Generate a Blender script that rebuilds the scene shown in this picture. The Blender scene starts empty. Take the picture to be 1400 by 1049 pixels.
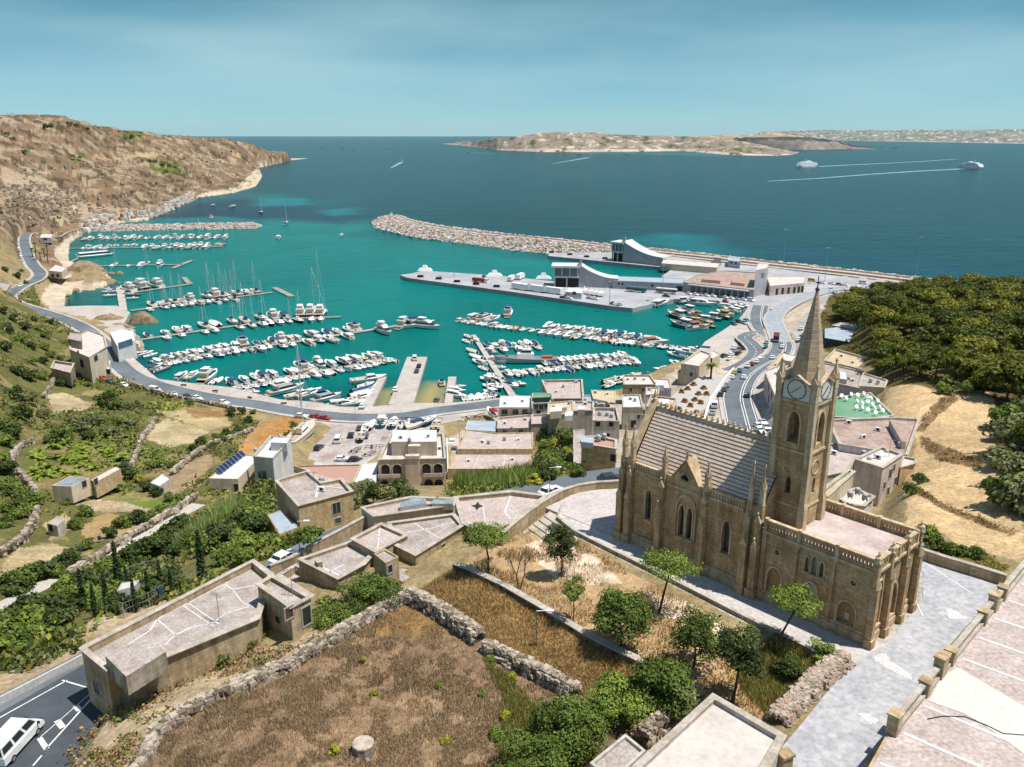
import bpy,math,random
import numpy as np
from mathutils import Vector,Matrix
R=math.radians
random.seed(7);RNG=np.random.default_rng(7)
scene=bpy.context.scene
col=scene.collection
# ---------------------------------------------------------------- camera
H=90.0
PITCH=math.atan(340.5/1131.0)
cam_d=bpy.data.cameras.new("camera");cam=bpy.data.objects.new("camera",cam_d);col.objects.link(cam)
cam_d.sensor_width=36.0;cam_d.lens=36.0*1131.0/1400.0
cam_d.clip_start=1.0;cam_d.clip_end=200000.0
cam.location=(0,0,H);cam.rotation_euler=(math.pi/2-PITCH,0,0)
scene.camera=cam
# ---------------------------------------------------------------- world + sun
SUN_EL,SUN_AZ=R(68),(0.965,-0.262)
world=bpy.data.worlds.new("World");scene.world=world;world.use_nodes=True
nt=world.node_tree;nt.nodes.clear()
out=nt.nodes.new("ShaderNodeOutputWorld");bg=nt.nodes.new("ShaderNodeBackground")
sky=nt.nodes.new("ShaderNodeTexSky");sky.sky_type='NISHITA';sky.sun_disc=False
sky.sun_elevation=SUN_EL;sky.sun_rotation=math.atan2(SUN_AZ[0],SUN_AZ[1])
sky.air_density=1.0;sky.dust_density=0.0;sky.ozone_density=1.0;sky.altitude=50
tint=nt.nodes.new("ShaderNodeMix");tint.data_type='RGBA';tint.blend_type='MULTIPLY';tint.inputs[0].default_value=1.0
tcs=nt.nodes.new("ShaderNodeTexCoord");sxyz=nt.nodes.new("ShaderNodeSeparateXYZ");nt.links.new(tcs.outputs['Generated'],sxyz.inputs[0])
ramp=nt.nodes.new("ShaderNodeValToRGB");nt.links.new(sxyz.outputs[2],ramp.inputs[0])
for i,(p_,c_)in enumerate(((0.0,(.36,.64,.98)),(0.03,(.35,.61,.86)),(0.085,(.32,.56,.66)),(0.165,(.275,.52,.50)),(0.40,(.88,.88,.86)))):  # overhead stop kept brighter than the low sky, as added fill light
 e_=ramp.color_ramp.elements[i]if i<2 else ramp.color_ramp.elements.new(p_)
 e_.position=p_;e_.color=(*c_,1)
nt.links.new(ramp.outputs[0],tint.inputs[7])
# thin veils of high cloud
tc=nt.nodes.new("ShaderNodeTexCoord");mp=nt.nodes.new("ShaderNodeMapping");mp.inputs['Scale'].default_value=(1.2,1.2,7.0)
cn=nt.nodes.new("ShaderNodeTexNoise");cn.inputs['Scale'].default_value=1.6;cn.inputs['Detail'].default_value=5
cr=nt.nodes.new("ShaderNodeMapRange");cr.inputs['From Min'].default_value=0.42;cr.inputs['From Max'].default_value=0.75
cr.inputs['To Min'].default_value=0.0;cr.inputs['To Max'].default_value=0.55
veil=nt.nodes.new("ShaderNodeMix");veil.data_type='RGBA';veil.inputs[7].default_value=(4.0,5.8,6.1,1)
nt.links.new(tc.outputs['Generated'],mp.inputs['Vector']);nt.links.new(mp.outputs[0],cn.inputs['Vector'])
nt.links.new(cn.outputs['Fac'],cr.inputs['Value']);nt.links.new(cr.outputs[0],veil.inputs[0])
nt.links.new(sky.outputs[0],tint.inputs[6]);nt.links.new(tint.outputs[2],veil.inputs[6])
nt.links.new(veil.outputs[2],bg.inputs['Color']);bg.inputs['Strength'].default_value=0.1
nt.links.new(bg.outputs[0],out.inputs['Surface'])
sun_d=bpy.data.lights.new("sun",'SUN');sun=bpy.data.objects.new("sun",sun_d);col.objects.link(sun)
sun_d.energy=5.0;sun_d.angle=R(0.5);sun_d.color=(1.0,0.95,0.87)
_sv=Vector((SUN_AZ[0]*math.cos(SUN_EL),SUN_AZ[1]*math.cos(SUN_EL),math.sin(SUN_EL)))
sun.rotation_euler=_sv.to_track_quat('Z','Y').to_euler();sun.location=(200,0,400)
scene.view_settings.view_transform='Standard';scene.view_settings.look='None'
scene.view_settings.exposure=0.38;scene.view_settings.gamma=1.0;scene.view_settings.use_curve_mapping=False
scene.render.engine='CYCLES';scene.cycles.use_denoising=True
scene.cycles.max_bounces=6;scene.cycles.diffuse_bounces=3;scene.cycles.transparent_max_bounces=6
scene.cycles.volume_bounces=0
# ---------------------------------------------------------------- layout helpers
_c,_s=math.cos(PITCH),math.sin(PITCH)
def ray(px,py):
 dx=(px-700.0)/1131.0;dy=(524.5-py)/1131.0
 return np.array([dx,_c+dy*_s,-_s+dy*_c])
def W(px,py,z=0.0):
 d=ray(px,py);t=(z-H)/d[2];return(d[0]*t,d[1]*t)
def WZ(px,py,Z):
 d=ray(px,py);return(d[0]*Z,d[1]*Z,H+d[2]*Z)
ONES="first second third fourth fifth sixth seventh eighth ninth tenth eleventh twelfth thirteenth fourteenth fifteenth sixteenth seventeenth eighteenth nineteenth twentieth".split()
def ordw(i):
 if i<=20:return ONES[i-1]
 t={2:'twenty',3:'thirty',4:'forty',5:'fifty',6:'sixty'}[i//10]
 return t+'-'+ONES[i%10-1]if i%10 else{2:'twentieth',3:'thirtieth',4:'fortieth',5:'fiftieth',6:'sixtieth'}[i//10]
def lr(i,n):
 if i==0:return 'leftmost'
 if i==n-1:return 'rightmost'
 return f'{ordw(i + 1)} from left' if i<n/2 else f'{ordw(n - i)} from right'
 # ---------------------------------------------------------------- object helpers
def tag(o,label=None,cat=None,group=None,kind=None):
 if label:o['label']=label
 if cat:o['category']=cat
 if group:o['group']=group
 if kind:o['kind']=kind
 return o
def empty(name,loc=(0,0,0),rz=0.0,label=None,cat=None,group=None):
 o=bpy.data.objects.new(name,None);col.objects.link(o);o.location=loc;o.rotation_euler=(0,0,rz)
 o.empty_display_size=0.2
 return tag(o,label,cat,group)
KIDS={}
def adopt(o,parent):
 o.parent=parent;KIDS.setdefault(parent.name,[]).append(o)
def copy_tree(o,parent=None):
 c=o.copy();col.objects.link(c)
 if parent is not None:adopt(c,parent)
 for ch in KIDS.get(o.name,[]):copy_tree(ch,c)
 return c
def mesh_obj(name,me,parent=None):
 o=bpy.data.objects.new(name,me);col.objects.link(o)
 if parent is not None:adopt(o,parent)
 return o
class MB:
 def __init__(s):s.v=[];s.f=[];s.m=[];s.c=[]
 def add(s,vs,fs,m=0):
  b=len(s.v);s.v.extend([tuple(map(float,p))for p in vs])
  for f in fs:s.f.append(tuple(b+i for i in f));s.m.append(m)
  return s
 def box(s,x0,x1,y0,y1,z0,z1,m=0,taper=0.0):
  t=taper;xm,ym=(x0+x1)/2,(y0+y1)/2
  k=lambda a,c:c+(a-c)*(1-t)
  vs=[(x0,y0,z0),(x1,y0,z0),(x1,y1,z0),(x0,y1,z0),(k(x0,xm),k(y0,ym),z1),(k(x1,xm),k(y0,ym),z1),(k(x1,xm),k(y1,ym),z1),(k(x0,xm),k(y1,ym),z1)]
  return s.add(vs,[(3,2,1,0),(4,5,6,7),(0,1,5,4),(1,2,6,5),(2,3,7,6),(3,0,4,7)],m)
 def obox(s,c,ang,hx,hy,z0,z1,m=0):
  ca,sa=math.cos(ang),math.sin(ang)
  P=[(c[0]+ca*x-sa*y,c[1]+sa*x+ca*y)for x,y in((-hx,-hy),(hx,-hy),(hx,hy),(-hx,hy))]
  return s.prism(P,z0,z1,m)
 def prism(s,poly,z0,z1,m=0,mt=None,bottom=True):
  n=len(poly)
  if sum(poly[i][0]*poly[(i+1)%n][1]-poly[(i+1)%n][0]*poly[i][1]for i in range(n))<0:poly=poly[::-1]
  vs=[(x,y,z0)for x,y in poly]+[(x,y,z1)for x,y in poly];b=len(s.v)
  s.v.extend([tuple(map(float,p))for p in vs])
  for i in range(n):
   j=(i+1)%n;s.f.append((b+i,b+j,b+n+j,b+n+i));s.m.append(m)
  s.f.append(tuple(b+n+i for i in range(n)));s.m.append(m if mt is None else mt)
  if bottom:s.f.append(tuple(b+n-1-i for i in range(n)));s.m.append(m)
  return s
 def bar(s,a,b,w,h=None,m=0):
  a,b=Vector(a),Vector(b);d=(b-a)
  if d.length<1e-6:return s
  u=d.cross(Vector((0,0,1)))
  u=Vector((1,0,0))if u.length<1e-5*d.length else u.normalized()
  n=u.cross(d).normalized();h=w if h is None else h
  P=[]
  for p in(a,b):
   for i,j in((-1,-1),(1,-1),(1,1),(-1,1)):P.append(p+u*i*w/2+n*j*h/2)
  return s.add(P,[(0,1,2,3),(7,6,5,4),(0,4,5,1),(1,5,6,2),(2,6,7,3),(3,7,4,0)],m)
 def tube(s,a,b,r0,r1=None,n=8,m=0,cap=True):
  a,b=Vector(a),Vector(b);r1=r0 if r1 is None else r1;d=(b-a).normalized()
  u=d.orthogonal().normalized();w=d.cross(u);P=[]
  for p,r in((a,r0),(b,r1)):
   for i in range(n):
    t=2*math.pi*i/n;P.append(p+u*math.cos(t)*r+w*math.sin(t)*r)
  F=[(i,(i+1)%n,n+(i+1)%n,n+i)for i in range(n)]
  if cap:F+=[tuple(range(n-1,-1,-1)),tuple(range(n,2*n))]
  return s.add(P,F,m)
 def lathe(s,c,prof,n=10,m=0,rot=0.0):
  P=[];k=len(prof)
  for r,z in prof:
   for i in range(n):
    t=2*math.pi*i/n+rot;P.append((c[0]+r*math.cos(t),c[1]+r*math.sin(t),c[2]+z))
  F=[(j*n+i,j*n+(i+1)%n,(j+1)*n+(i+1)%n,(j+1)*n+i)for j in range(k-1)for i in range(n)]
  F+=[tuple(range(n-1,-1,-1)),tuple((k-1)*n+i for i in range(n))]
  return s.add(P,F,m)
 def loft(s,rings,m=0,cap=True,closed=True):
  n=len(rings[0]);P=[p for r in rings for p in r];F=[]
  for j in range(len(rings)-1):
   for i in range(n if closed else n-1):
    F.append((j*n+i,j*n+(i+1)%n,(j+1)*n+(i+1)%n,(j+1)*n+i))
  if cap:F+=[tuple(range(n-1,-1,-1)),tuple((len(rings)-1)*n+i for i in range(n))]
  return s.add(P,F,m)
 def stone(s,c,sx,sy,sz,ang=0.0,m=0,j=0.28):
  ca,sa=math.cos(ang),math.sin(ang);P=[]
  for z in(-1,1):
   for x,y in((-1,-1),(1,-1),(1,1),(-1,1)):
    q=0.82 if z>0 else 1.0
    x1=(x*q+random.uniform(-j,j))*sx/2;y1=(y*q+random.uniform(-j,j))*sy/2;z1=(z+random.uniform(-j,j))*sz/2
    P.append((c[0]+ca*x1-sa*y1,c[1]+sa*x1+ca*y1,c[2]+z1))
  return s.add(P,[(3,2,1,0),(4,5,6,7),(0,1,5,4),(1,2,6,5),(2,3,7,6),(3,0,4,7)],m)
 def mesh(s,name,mats,smooth=False):
  me=bpy.data.meshes.new(name);me.from_pydata(s.v,[],s.f)
  for m in(mats if isinstance(mats,(list,tuple))else[mats]):me.materials.append(m)
  if any(s.m):me.polygons.foreach_set('material_index',s.m)
  if smooth:me.polygons.foreach_set('use_smooth',[True]*len(s.f))
  me.update();return me
 def build(s,name,mats,parent=None,smooth=False,loc=None,rz=None):
  o=mesh_obj(name,s.mesh(name,mats,smooth),parent)
  if loc is not None:o.location=loc
  if rz is not None:o.rotation_euler=(0,0,rz)
  return o
def recentre(o):
 me=o.data;n=len(me.vertices);a=np.empty(n*3);me.vertices.foreach_get('co',a);a=a.reshape(-1,3)
 c=np.array([(a[:,0].min()+a[:,0].max())/2,(a[:,1].min()+a[:,1].max())/2,a[:,2].min()])
 me.vertices.foreach_set('co',(a-c).ravel());o.location=c;me.update();return o
 # ---------------------------------------------------------------- materials
def lin(*rgb):return tuple(((v/255)/12.92 if v/255<=0.04045 else((v/255+0.055)/1.055)**2.4)for v in rgb)
def S(r,g,b,k=0.65):return tuple(v*k for v in lin(r,g,b))
MATS={}
def mat(name,c,rough=0.85,c2=None,scale=1.0,amt=0.35,fine=0.18,metal=0.0,spec=0.3,courses=None,stain=0.0,bump=0.0,coat=0.0,coord='Object',stretch=None):
 """plain surface with two scales of mottling, optional stone courses and rain stains"""
 if name in MATS:return MATS[name]
 m=bpy.data.materials.new(name);m.use_nodes=True;t=m.node_tree;N=t.nodes;L=t.links
 b=N['Principled BSDF'];b.inputs['Roughness'].default_value=rough;b.inputs['Metallic'].default_value=metal
 b.inputs['Specular IOR Level'].default_value=spec;b.inputs['Coat Weight'].default_value=coat
 tc=N.new('ShaderNodeTexCoord');vec=tc.outputs['Object' if coord=='World' else coord]
 if coord=='World':
  vec=N.new('ShaderNodeNewGeometry').outputs['Position']
 if stretch:
  mp=N.new('ShaderNodeMapping');mp.inputs['Scale'].default_value=stretch;L.new(vec,mp.inputs['Vector']);vec2=mp.outputs[0]
 else:vec2=vec
 n1=N.new('ShaderNodeTexNoise');n1.inputs['Scale'].default_value=scale;n1.inputs['Detail'].default_value=6;n1.inputs['Roughness'].default_value=0.65
 L.new(vec2,n1.inputs['Vector'])
 mr=N.new('ShaderNodeMapRange');mr.inputs['From Min'].default_value=0.35;mr.inputs['From Max'].default_value=0.65
 L.new(n1.outputs['Fac'],mr.inputs['Value'])
 mx=N.new('ShaderNodeMix');mx.data_type='RGBA';c2=c2 or tuple(v*(1-amt)for v in c)
 mx.inputs[6].default_value=(*c,1);mx.inputs[7].default_value=(*c2,1);L.new(mr.outputs[0],mx.inputs[0]);cur=mx.outputs[2]
 def mul(cur,fac_socket,lo,hi,f0=0.3,f1=0.7):
  r=N.new('ShaderNodeMapRange');r.inputs['From Min'].default_value=f0;r.inputs['From Max'].default_value=f1
  r.inputs['To Min'].default_value=lo;r.inputs['To Max'].default_value=hi;L.new(fac_socket,r.inputs['Value'])
  q=N.new('ShaderNodeMix');q.data_type='RGBA';q.blend_type='MULTIPLY';q.inputs[0].default_value=1.0
  L.new(cur,q.inputs[6]);L.new(r.outputs[0],q.inputs[7]);return q.outputs[2]
 n2=N.new('ShaderNodeTexNoise');n2.inputs['Scale'].default_value=scale*7;n2.inputs['Detail'].default_value=4;L.new(vec,n2.inputs['Vector'])
 if fine:cur=mul(cur,n2.outputs['Fac'],1-fine,1+fine)
 if courses:
  sx=N.new('ShaderNodeSeparateXYZ');L.new(vec,sx.inputs[0]);ad=N.new('ShaderNodeMath');L.new(sx.outputs[0],ad.inputs[0]);L.new(sx.outputs[1],ad.inputs[1])
  cb=N.new('ShaderNodeCombineXYZ');L.new(ad.outputs[0],cb.inputs[0]);L.new(sx.outputs[2],cb.inputs[1])
  br=N.new('ShaderNodeTexBrick');L.new(cb.outputs[0],br.inputs['Vector']);br.inputs['Scale'].default_value=1.0
  br.inputs['Brick Width'].default_value=courses*2.1;br.inputs['Row Height'].default_value=courses;br.inputs['Mortar Size'].default_value=courses*0.05
  br.inputs['Color1'].default_value=(1.12,1.1,1.06,1);br.inputs['Color2'].default_value=(0.8,0.78,0.76,1);br.inputs['Mortar'].default_value=(0.55,0.5,0.45,1)
  q=N.new('ShaderNodeMix');q.data_type='RGBA';q.blend_type='MULTIPLY';q.inputs[0].default_value=0.8
  L.new(cur,q.inputs[6]);L.new(br.outputs['Color'],q.inputs[7]);cur=q.outputs[2]
 if stain:
  mp=N.new('ShaderNodeMapping');mp.inputs['Scale'].default_value=(1.3,1.3,0.16);L.new(vec,mp.inputs['Vector'])
  n3=N.new('ShaderNodeTexNoise');n3.inputs['Scale'].default_value=1.2;n3.inputs['Detail'].default_value=5;L.new(mp.outputs[0],n3.inputs['Vector'])
  cur=mul(cur,n3.outputs['Fac'],1-stain,1.05,0.34,0.56)
 L.new(cur,b.inputs['Base Color'])
 if bump:
  bp=N.new('ShaderNodeBump');bp.inputs['Strength'].default_value=bump;bp.inputs['Distance'].default_value=0.1;L.new(n2.outputs['Fac'],bp.inputs['Height']);L.new(bp.outputs[0],b.inputs['Normal'])
 MATS[name]=m;return m
def attr_mat(name,attr='col',rough=0.95,spec=0.1,scales=((0.05,0.22),(0.5,0.25),(4.0,0.3)),bump=0.5,bscale=3.0,trans=0.0,coord='World'):
 m=bpy.data.materials.new(name);m.use_nodes=True;t=m.node_tree;N=t.nodes;L=t.links;b=N['Principled BSDF']
 b.inputs['Roughness'].default_value=rough;b.inputs['Specular IOR Level'].default_value=spec
 a=N.new('ShaderNodeAttribute');a.attribute_name=attr;cur=a.outputs['Color']
 vec=N.new('ShaderNodeNewGeometry').outputs['Position']if coord=='World' else N.new('ShaderNodeTexCoord').outputs['Object']
 for sc,am in scales:
  n=N.new('ShaderNodeTexNoise');n.inputs['Scale'].default_value=sc;n.inputs['Detail'].default_value=5;n.inputs['Roughness'].default_value=0.6;L.new(vec,n.inputs['Vector'])
  r=N.new('ShaderNodeMapRange');r.inputs['From Min'].default_value=0.32;r.inputs['From Max'].default_value=0.68;r.inputs['To Min'].default_value=1-am;r.inputs['To Max'].default_value=1+am
  L.new(n.outputs['Fac'],r.inputs['Value'])
  q=N.new('ShaderNodeMix');q.data_type='RGBA';q.blend_type='MULTIPLY';q.inputs[0].default_value=1.0
  L.new(cur,q.inputs[6]);L.new(r.outputs[0],q.inputs[7]);cur=q.outputs[2]
 L.new(cur,b.inputs['Base Color'])
 if bump:
  n=N.new('ShaderNodeTexNoise');n.inputs['Scale'].default_value=bscale;n.inputs['Detail'].default_value=6;L.new(vec,n.inputs['Vector'])
  bp=N.new('ShaderNodeBump');bp.inputs['Strength'].default_value=bump;bp.inputs['Distance'].default_value=0.3;L.new(n.outputs['Fac'],bp.inputs['Height']);L.new(bp.outputs[0],b.inputs['Normal'])
 if trans:
  tr=N.new('ShaderNodeBsdfTranslucent');L.new(cur,tr.inputs['Color']);ms=N.new('ShaderNodeMixShader');ms.inputs[0].default_value=trans
  L.new(b.outputs[0],ms.inputs[1]);L.new(tr.outputs[0],ms.inputs[2]);L.new(ms.outputs[0],N['Material Output'].inputs['Surface'])
 MATS[name]=m;return m
M_white=mat('white_paint',(0.78,0.78,0.77),0.5,scale=0.6,amt=0.1,fine=0.05)
M_glass=mat('dark_glass',(0.02,0.03,0.035),0.12,spec=0.6,amt=0.2,fine=0.0)
M_concrete=mat('concrete',S(205,198,190),0.9,S(170,162,152),0.35,fine=0.15,coord='World')
M_quay=mat('quay_concrete',S(212,203,196),0.9,S(188,178,170),0.12,fine=0.12,coord='World')
M_asphalt=mat('asphalt',S(128,136,144),0.9,S(104,112,120),0.07,fine=0.08,coord='World')
M_paint=mat('road_paint',(0.7,0.7,0.68),0.7,scale=1.0,amt=0.3)
M_steel=mat('galvanised_steel',(0.35,0.36,0.37),0.45,metal=0.6,amt=0.2)
M_black=mat('black_rubber',(0.02,0.02,0.022),0.7,amt=0.3)
M_rust=mat('rusty_steel',S(120,60,45),0.8,scale=0.6)
M_wood=mat('weathered_wood',S(150,105,70),0.8,scale=0.7)
# ================================================================ terrain
def vnoise(x,y,seed=0):
 xi=np.floor(x).astype(np.int64);yi=np.floor(y).astype(np.int64);xf=x-xi;yf=y-yi
 def h(a,b):
  n=(a*374761393+b*668265263+seed*974711)&0xFFFFFFFF
  n=((n^(n>>13))*1274126177)&0xFFFFFFFF
  return((n^(n>>16))&0xFFFF)/65535.0
 u=xf*xf*(3-2*xf);v=yf*yf*(3-2*yf)
 return(h(xi,yi)*(1-u)+h(xi+1,yi)*u)*(1-v)+(h(xi,yi+1)*(1-u)+h(xi+1,yi+1)*u)*v
def fbm(x,y,oct=5,seed=0,gain=0.5):
 a,s,t=1.0,0.0,0.0
 for o in range(oct):
  s=s+a*vnoise(x,y,seed+o*17);t+=a;a*=gain;x=x*2.03+5.1;y=y*2.03+1.7
 return s/t-0.5
CTRL=[
(-60,1100,42),(250,1040,42.6),(500,1040,42.6),(680,1040,42.3),(300,960,42.4),(560,830,42),(500,900,42.2),(700,950,42.2),(400,930,42.3),
(620,800,42.6),(700,870,42.6),(770,930,42.6),(850,1000,42.6),(680,770,43.5),(780,860,43.4),(900,860,43.5),(1000,950,43.4),(1100,920,43.5),(760,740,43.6),
(830,730,44),(1000,850,44),(1150,890,44),(780,690,44),(720,720,43),(1200,930,44),(1300,780,44),(1250,1000,44),(1100,1020,44),(1100,1160,44),(1500,900,44),(1450,1100,44),
(833,657,40.5),(640,695,39.8),(560,700,39.2),(480,735,38.6),(400,768,38.2),(300,880,37.8),(100,960,37.5),(0,1010,37.5),(40,1060,37.6),(-120,1060,37.6),
(150,860,34.5),(60,900,34.5),(20,850,30),(0,810,27),(60,800,26),(150,755,23.5),(270,690,20.5),(240,760,27),(300,740,29),(420,735,31),(470,730,32),(340,720,28),(540,690,36),(520,672,22),
(350,690,22),(330,670,17.5),(300,650,14.5),(360,660,19),(330,610,9.5),(370,590,5),(300,570,4),(240,560,5),(240,600,8),(180,600,9),(100,600,12),(20,600,15.5),(20,700,21),(100,700,18),(0,770,25),(200,660,14),(150,720,20),(220,700,18.5),
(-80,650,24),(-80,760,29),(-100,900,36),
(60,560,9.5),(100,540,7),(30,490,14),(0,450,19),(50,440,9),(20,505,15),(80,500,5.5),(100,455,4.5),(-60,450,30),(-60,550,24),
(0,385,15),(30,355,10),(0,345,18),(-60,380,30),(45,375,6),(30,400,6),(100,440,3.2),(40,330,9),(80,318,6),(60,350,6),(110,380,3.0),(130,375,5),
(530,572,2.4),(300,548,2.6),(200,518,2.6),(150,480,2.8),(700,548,2.4),(610,560,2.4),(420,566,2.5),
(550,600,3),(620,600,4.2),(480,610,3.2),(450,600,3.2),(430,620,4.5),(560,655,8),(510,660,10),(660,655,8.5),(640,665,10.5),(690,660,15),(740,645,20),(760,655,23),(790,645,34),(770,610,13),(760,580,8),(740,560,4),(820,648,37.5),(830,605,19),(800,580,11),(840,560,6.5),(880,545,4.5),(700,600,5),
(900,500,2.4),(1000,425,2.4),(1040,430,2.6),(1100,405,2.6),(1000,480,3.0),(1040,470,4),(1060,455,3.6),(1045,500,5.5),(1010,530,8),(1010,575,10.5),(930,565,9),(950,515,5),(1100,440,4),(1130,470,8),(1160,480,13),(1110,520,14),
(1180,440,9),(1210,500,24),(1215,550,33),(1240,555,35),(1310,590,37.5),(1300,690,41),(1320,740,43),(1262,640,36),(1250,660,37.5),(1235,690,40),(1240,600,34.5),(1205,695,33),(1180,692,33),(1222,672,33.5),(1236,652,34.5),(1150,690,33),(1330,650,39.5),(1390,640,41),(1390,740,43.5),(1380,560,36.5),(1300,480,31),(1200,430,19),(1180,405,6.5),(1250,405,13),(1300,402,17),(1400,412,24),(1480,420,28),(1500,560,38),(1550,750,44),(1250,440,24),(1390,460,31),
(1130,383,2.6),(1290,394,5),(1200,640,31),(1150,600,24),(1060,560,12),(1120,640,33),
]
CW=[]
for px,py,z in CTRL:
 x,y=W(px,py,z);CW.append((x,y,z))
for px,py,Z in[(100,250,1060),(150,250,1077),(100,200,1250),(100,168,1420),(0,164,1250),(200,187,1700),(270,194,2000),(330,201,2320),(300,196,2150),(360,205,2550),(385,208,2800),(405,211,2950),(350,226,2200),(250,230,1500),(200,260,1110),(0,250,900),(0,300,600),(50,290,760),(100,300,800),(300,215,1980),(150,215,1350),(0,210,1050),(-100,160,1100),(-100,250,760),(-100,320,480),(60,166,1350),(150,178,1600),(-300,175,1500),(0,178,1900),(100,182,2100),(-200,185,2600),(0,188,2800),(150,192,2900),(200,192,2400),(280,200,2700)]:
 CW.append(WZ(px,py,Z))
COAST=[(-400,213.5,0),(425,216.5,0.3),(400,219,0.5),(385,222.5,.5),(352,229.5,.5),(359,241,.5),(350,254,1),(320,263,1),(275,269,1),(230,281,1),(210,290,1),(203,300,1),(170,303,1),(150,307,1),(120,312,1),(112,320,1),(96,331,1),(94,345,1),(94,357,1),(116,360,1),(132,368,1),(156,382,1),(140,392,1),(102,398,1),(90,402,1),(88,418,1.5),(120,419,1.5),(162,420,1.5),(178,428,1.5),(170,445,1.5),(178,455,1.5),(186,464,1.5),(182,478,1.5),(182,489,1.5),(206,511,1.5),(216,519,1.5),(262,525,1.5),(318,531,1.5),(382,547,1.5),(436,551,1.5),(464,557,1.5),(502,557.5,1.5),(565,552,1.5),(610,552.5,1.5),(685,545,1.5),(706,541,1.5),(745,547,1.5),(800,546,1.5),(850,536,1.5),(870,521,1.5),(905,506,1.5),(932,495,1.5),(956,478,1.5),(966,467,1.5),(988,453,1.5),(1010,436,1.5),(1023,421,1.5),(1035,412,1.5),(1060,395,1.5),(1075,374,1.5),(1150,378,1.5),(1240,387,1.5),(1310,393,1.5),(1376,389,1.5),(1410,392,1.5),(1700,410,1.5)]
LAND=[W(a,b,c)for a,b,c in COAST];LAND+=[(LAND[-1][0]+300,100.0),(300.0,5.0),(-300.0,5.0),(-1100.0,300.0),(-3000,2500)]
for(a,b,c)in COAST[1:32]:
 x,y=W(a,b,c);CW.append((x,y,1.2))
CW=np.array(CW);P_st=np.stack([CW[:,0]/CW[:,1],0.30*np.log(CW[:,1])],1);ZC=CW[:,2]
def _phi(r2):return 0.5*r2*np.log(r2+1e-12)
def _fit():
 n=len(P_st);d2=((P_st[:,None]-P_st[None])**2).sum(-1);A=np.zeros((n+3,n+3));A[:n,:n]=_phi(d2)+np.eye(n)*2e-5
 A[:n,n]=1;A[:n,n+1:]=P_st;A[n,:n]=1;A[n+1:,:n]=P_st.T
 return np.linalg.solve(A,np.concatenate([ZC,np.zeros(3)]))
_w=_fit()
def h_base(x,y):
 x=np.asarray(x,float).ravel();y=np.maximum(np.asarray(y,float).ravel(),20.0);s=np.clip(x/y,-0.95,0.95);t=0.30*np.log(y);o=np.empty_like(s);n=len(ZC)
 for i in range(0,len(s),40000):
  q=slice(i,i+40000);d2=(s[q,None]-P_st[None,:,0])**2+(t[q,None]-P_st[None,:,1])**2
  o[q]=_phi(d2)@_w[:n]+_w[n]+_w[n+1]*s[q]+_w[n+2]*t[q]
 return o
def inside(x,y,poly):
 r=np.zeros(len(x),bool);n=len(poly)
 for i in range(n):
  (x0,y0),(x1,y1)=poly[i],poly[(i+1)%n]
  if y0==y1:continue
  c=((y0>y)!=(y1>y))&(x<(x1-x0)*(y-y0)/(y1-y0)+x0);r^=c
 return r
def pdist(x,y,pts,closed=False):
 """distance to a polyline and the parameter (segment + t) of its nearest point"""
 best=np.full(len(x),1e18);par=np.zeros(len(x));n=len(pts)
 for i in range(n if closed else n-1):
  (x0,y0),(x1,y1)=pts[i][:2],pts[(i+1)%n][:2];dx,dy=x1-x0,y1-y0;l2=dx*dx+dy*dy+1e-9
  t=np.clip(((x-x0)*dx+(y-y0)*dy)/l2,0,1);d=(x-x0-t*dx)**2+(y-y0-t*dy)**2
  m=d<best;best=np.where(m,d,best);par=np.where(m,i+t,par)
 return np.sqrt(best),par
FLATS=[]
RIBBONS=[]
def near(x,y,pts,pad):
 a=np.array([p[:2]for p in pts]);return(x>a[:,0].min()-pad)&(x<a[:,0].max()+pad)&(y>a[:,1].min()-pad)&(y<a[:,1].max()+pad)
def height(x,y):
 x=np.asarray(x,float).ravel();y=np.asarray(y,float).ravel();z=h_base(x,y)
 for pts,hw,fo in RIBBONS:
  k=np.where(near(x,y,pts,hw+fo))[0]
  if not len(k):continue
  d,p=pdist(x[k],y[k],pts);zz=np.interp(p,np.arange(len(pts)),[q[2]for q in pts]);w=np.clip(1-(d-hw)/fo,0,1);w=w*w*(3-2*w)
  z[k]=z[k]*(1-w)+zz*w
 for poly,fz,fo in FLATS:
  k=np.where(near(x,y,poly,fo))[0]
  if not len(k):continue
  d,_=pdist(x[k],y[k],poly,True);d=np.where(inside(x[k],y[k],poly),0,d);w=np.clip(1-d/fo,0,1);w=w*w*(3-2*w)
  z[k]=z[k]*(1-w)+fz*w
 return z
def hz(x,y):return float(height([x],[y])[0])
_G={}
def G(px,py):
 """first meeting of a photograph point's line of sight with the ground"""
 if(px,py)in _G:return _G[(px,py)]
 d=ray(px,py);n=math.hypot(d[0],d[1])
 D=np.exp(np.linspace(math.log(35),math.log(4500),500));T=D/n
 f=(H+d[2]*T)-height(d[0]*T,d[1]*T);k=np.argmax(f<0)
 if not(f<0).any():k=len(T)-1
 t0,t1=T[max(k-1,0)],T[k]
 for _ in range(2):
  tt=np.linspace(t0,t1,24);g=(H+d[2]*tt)-height(d[0]*tt,d[1]*tt);k=max(int(np.argmax(g<0)),1);t0,t1=tt[k-1],tt[k]
 t=(t0+t1)/2;r=(d[0]*t,d[1]*t,H+d[2]*t);_G[(px,py)]=r;return r
def poly_at(pts,z):return[W(a,b,z)for a,b in pts]
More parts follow.
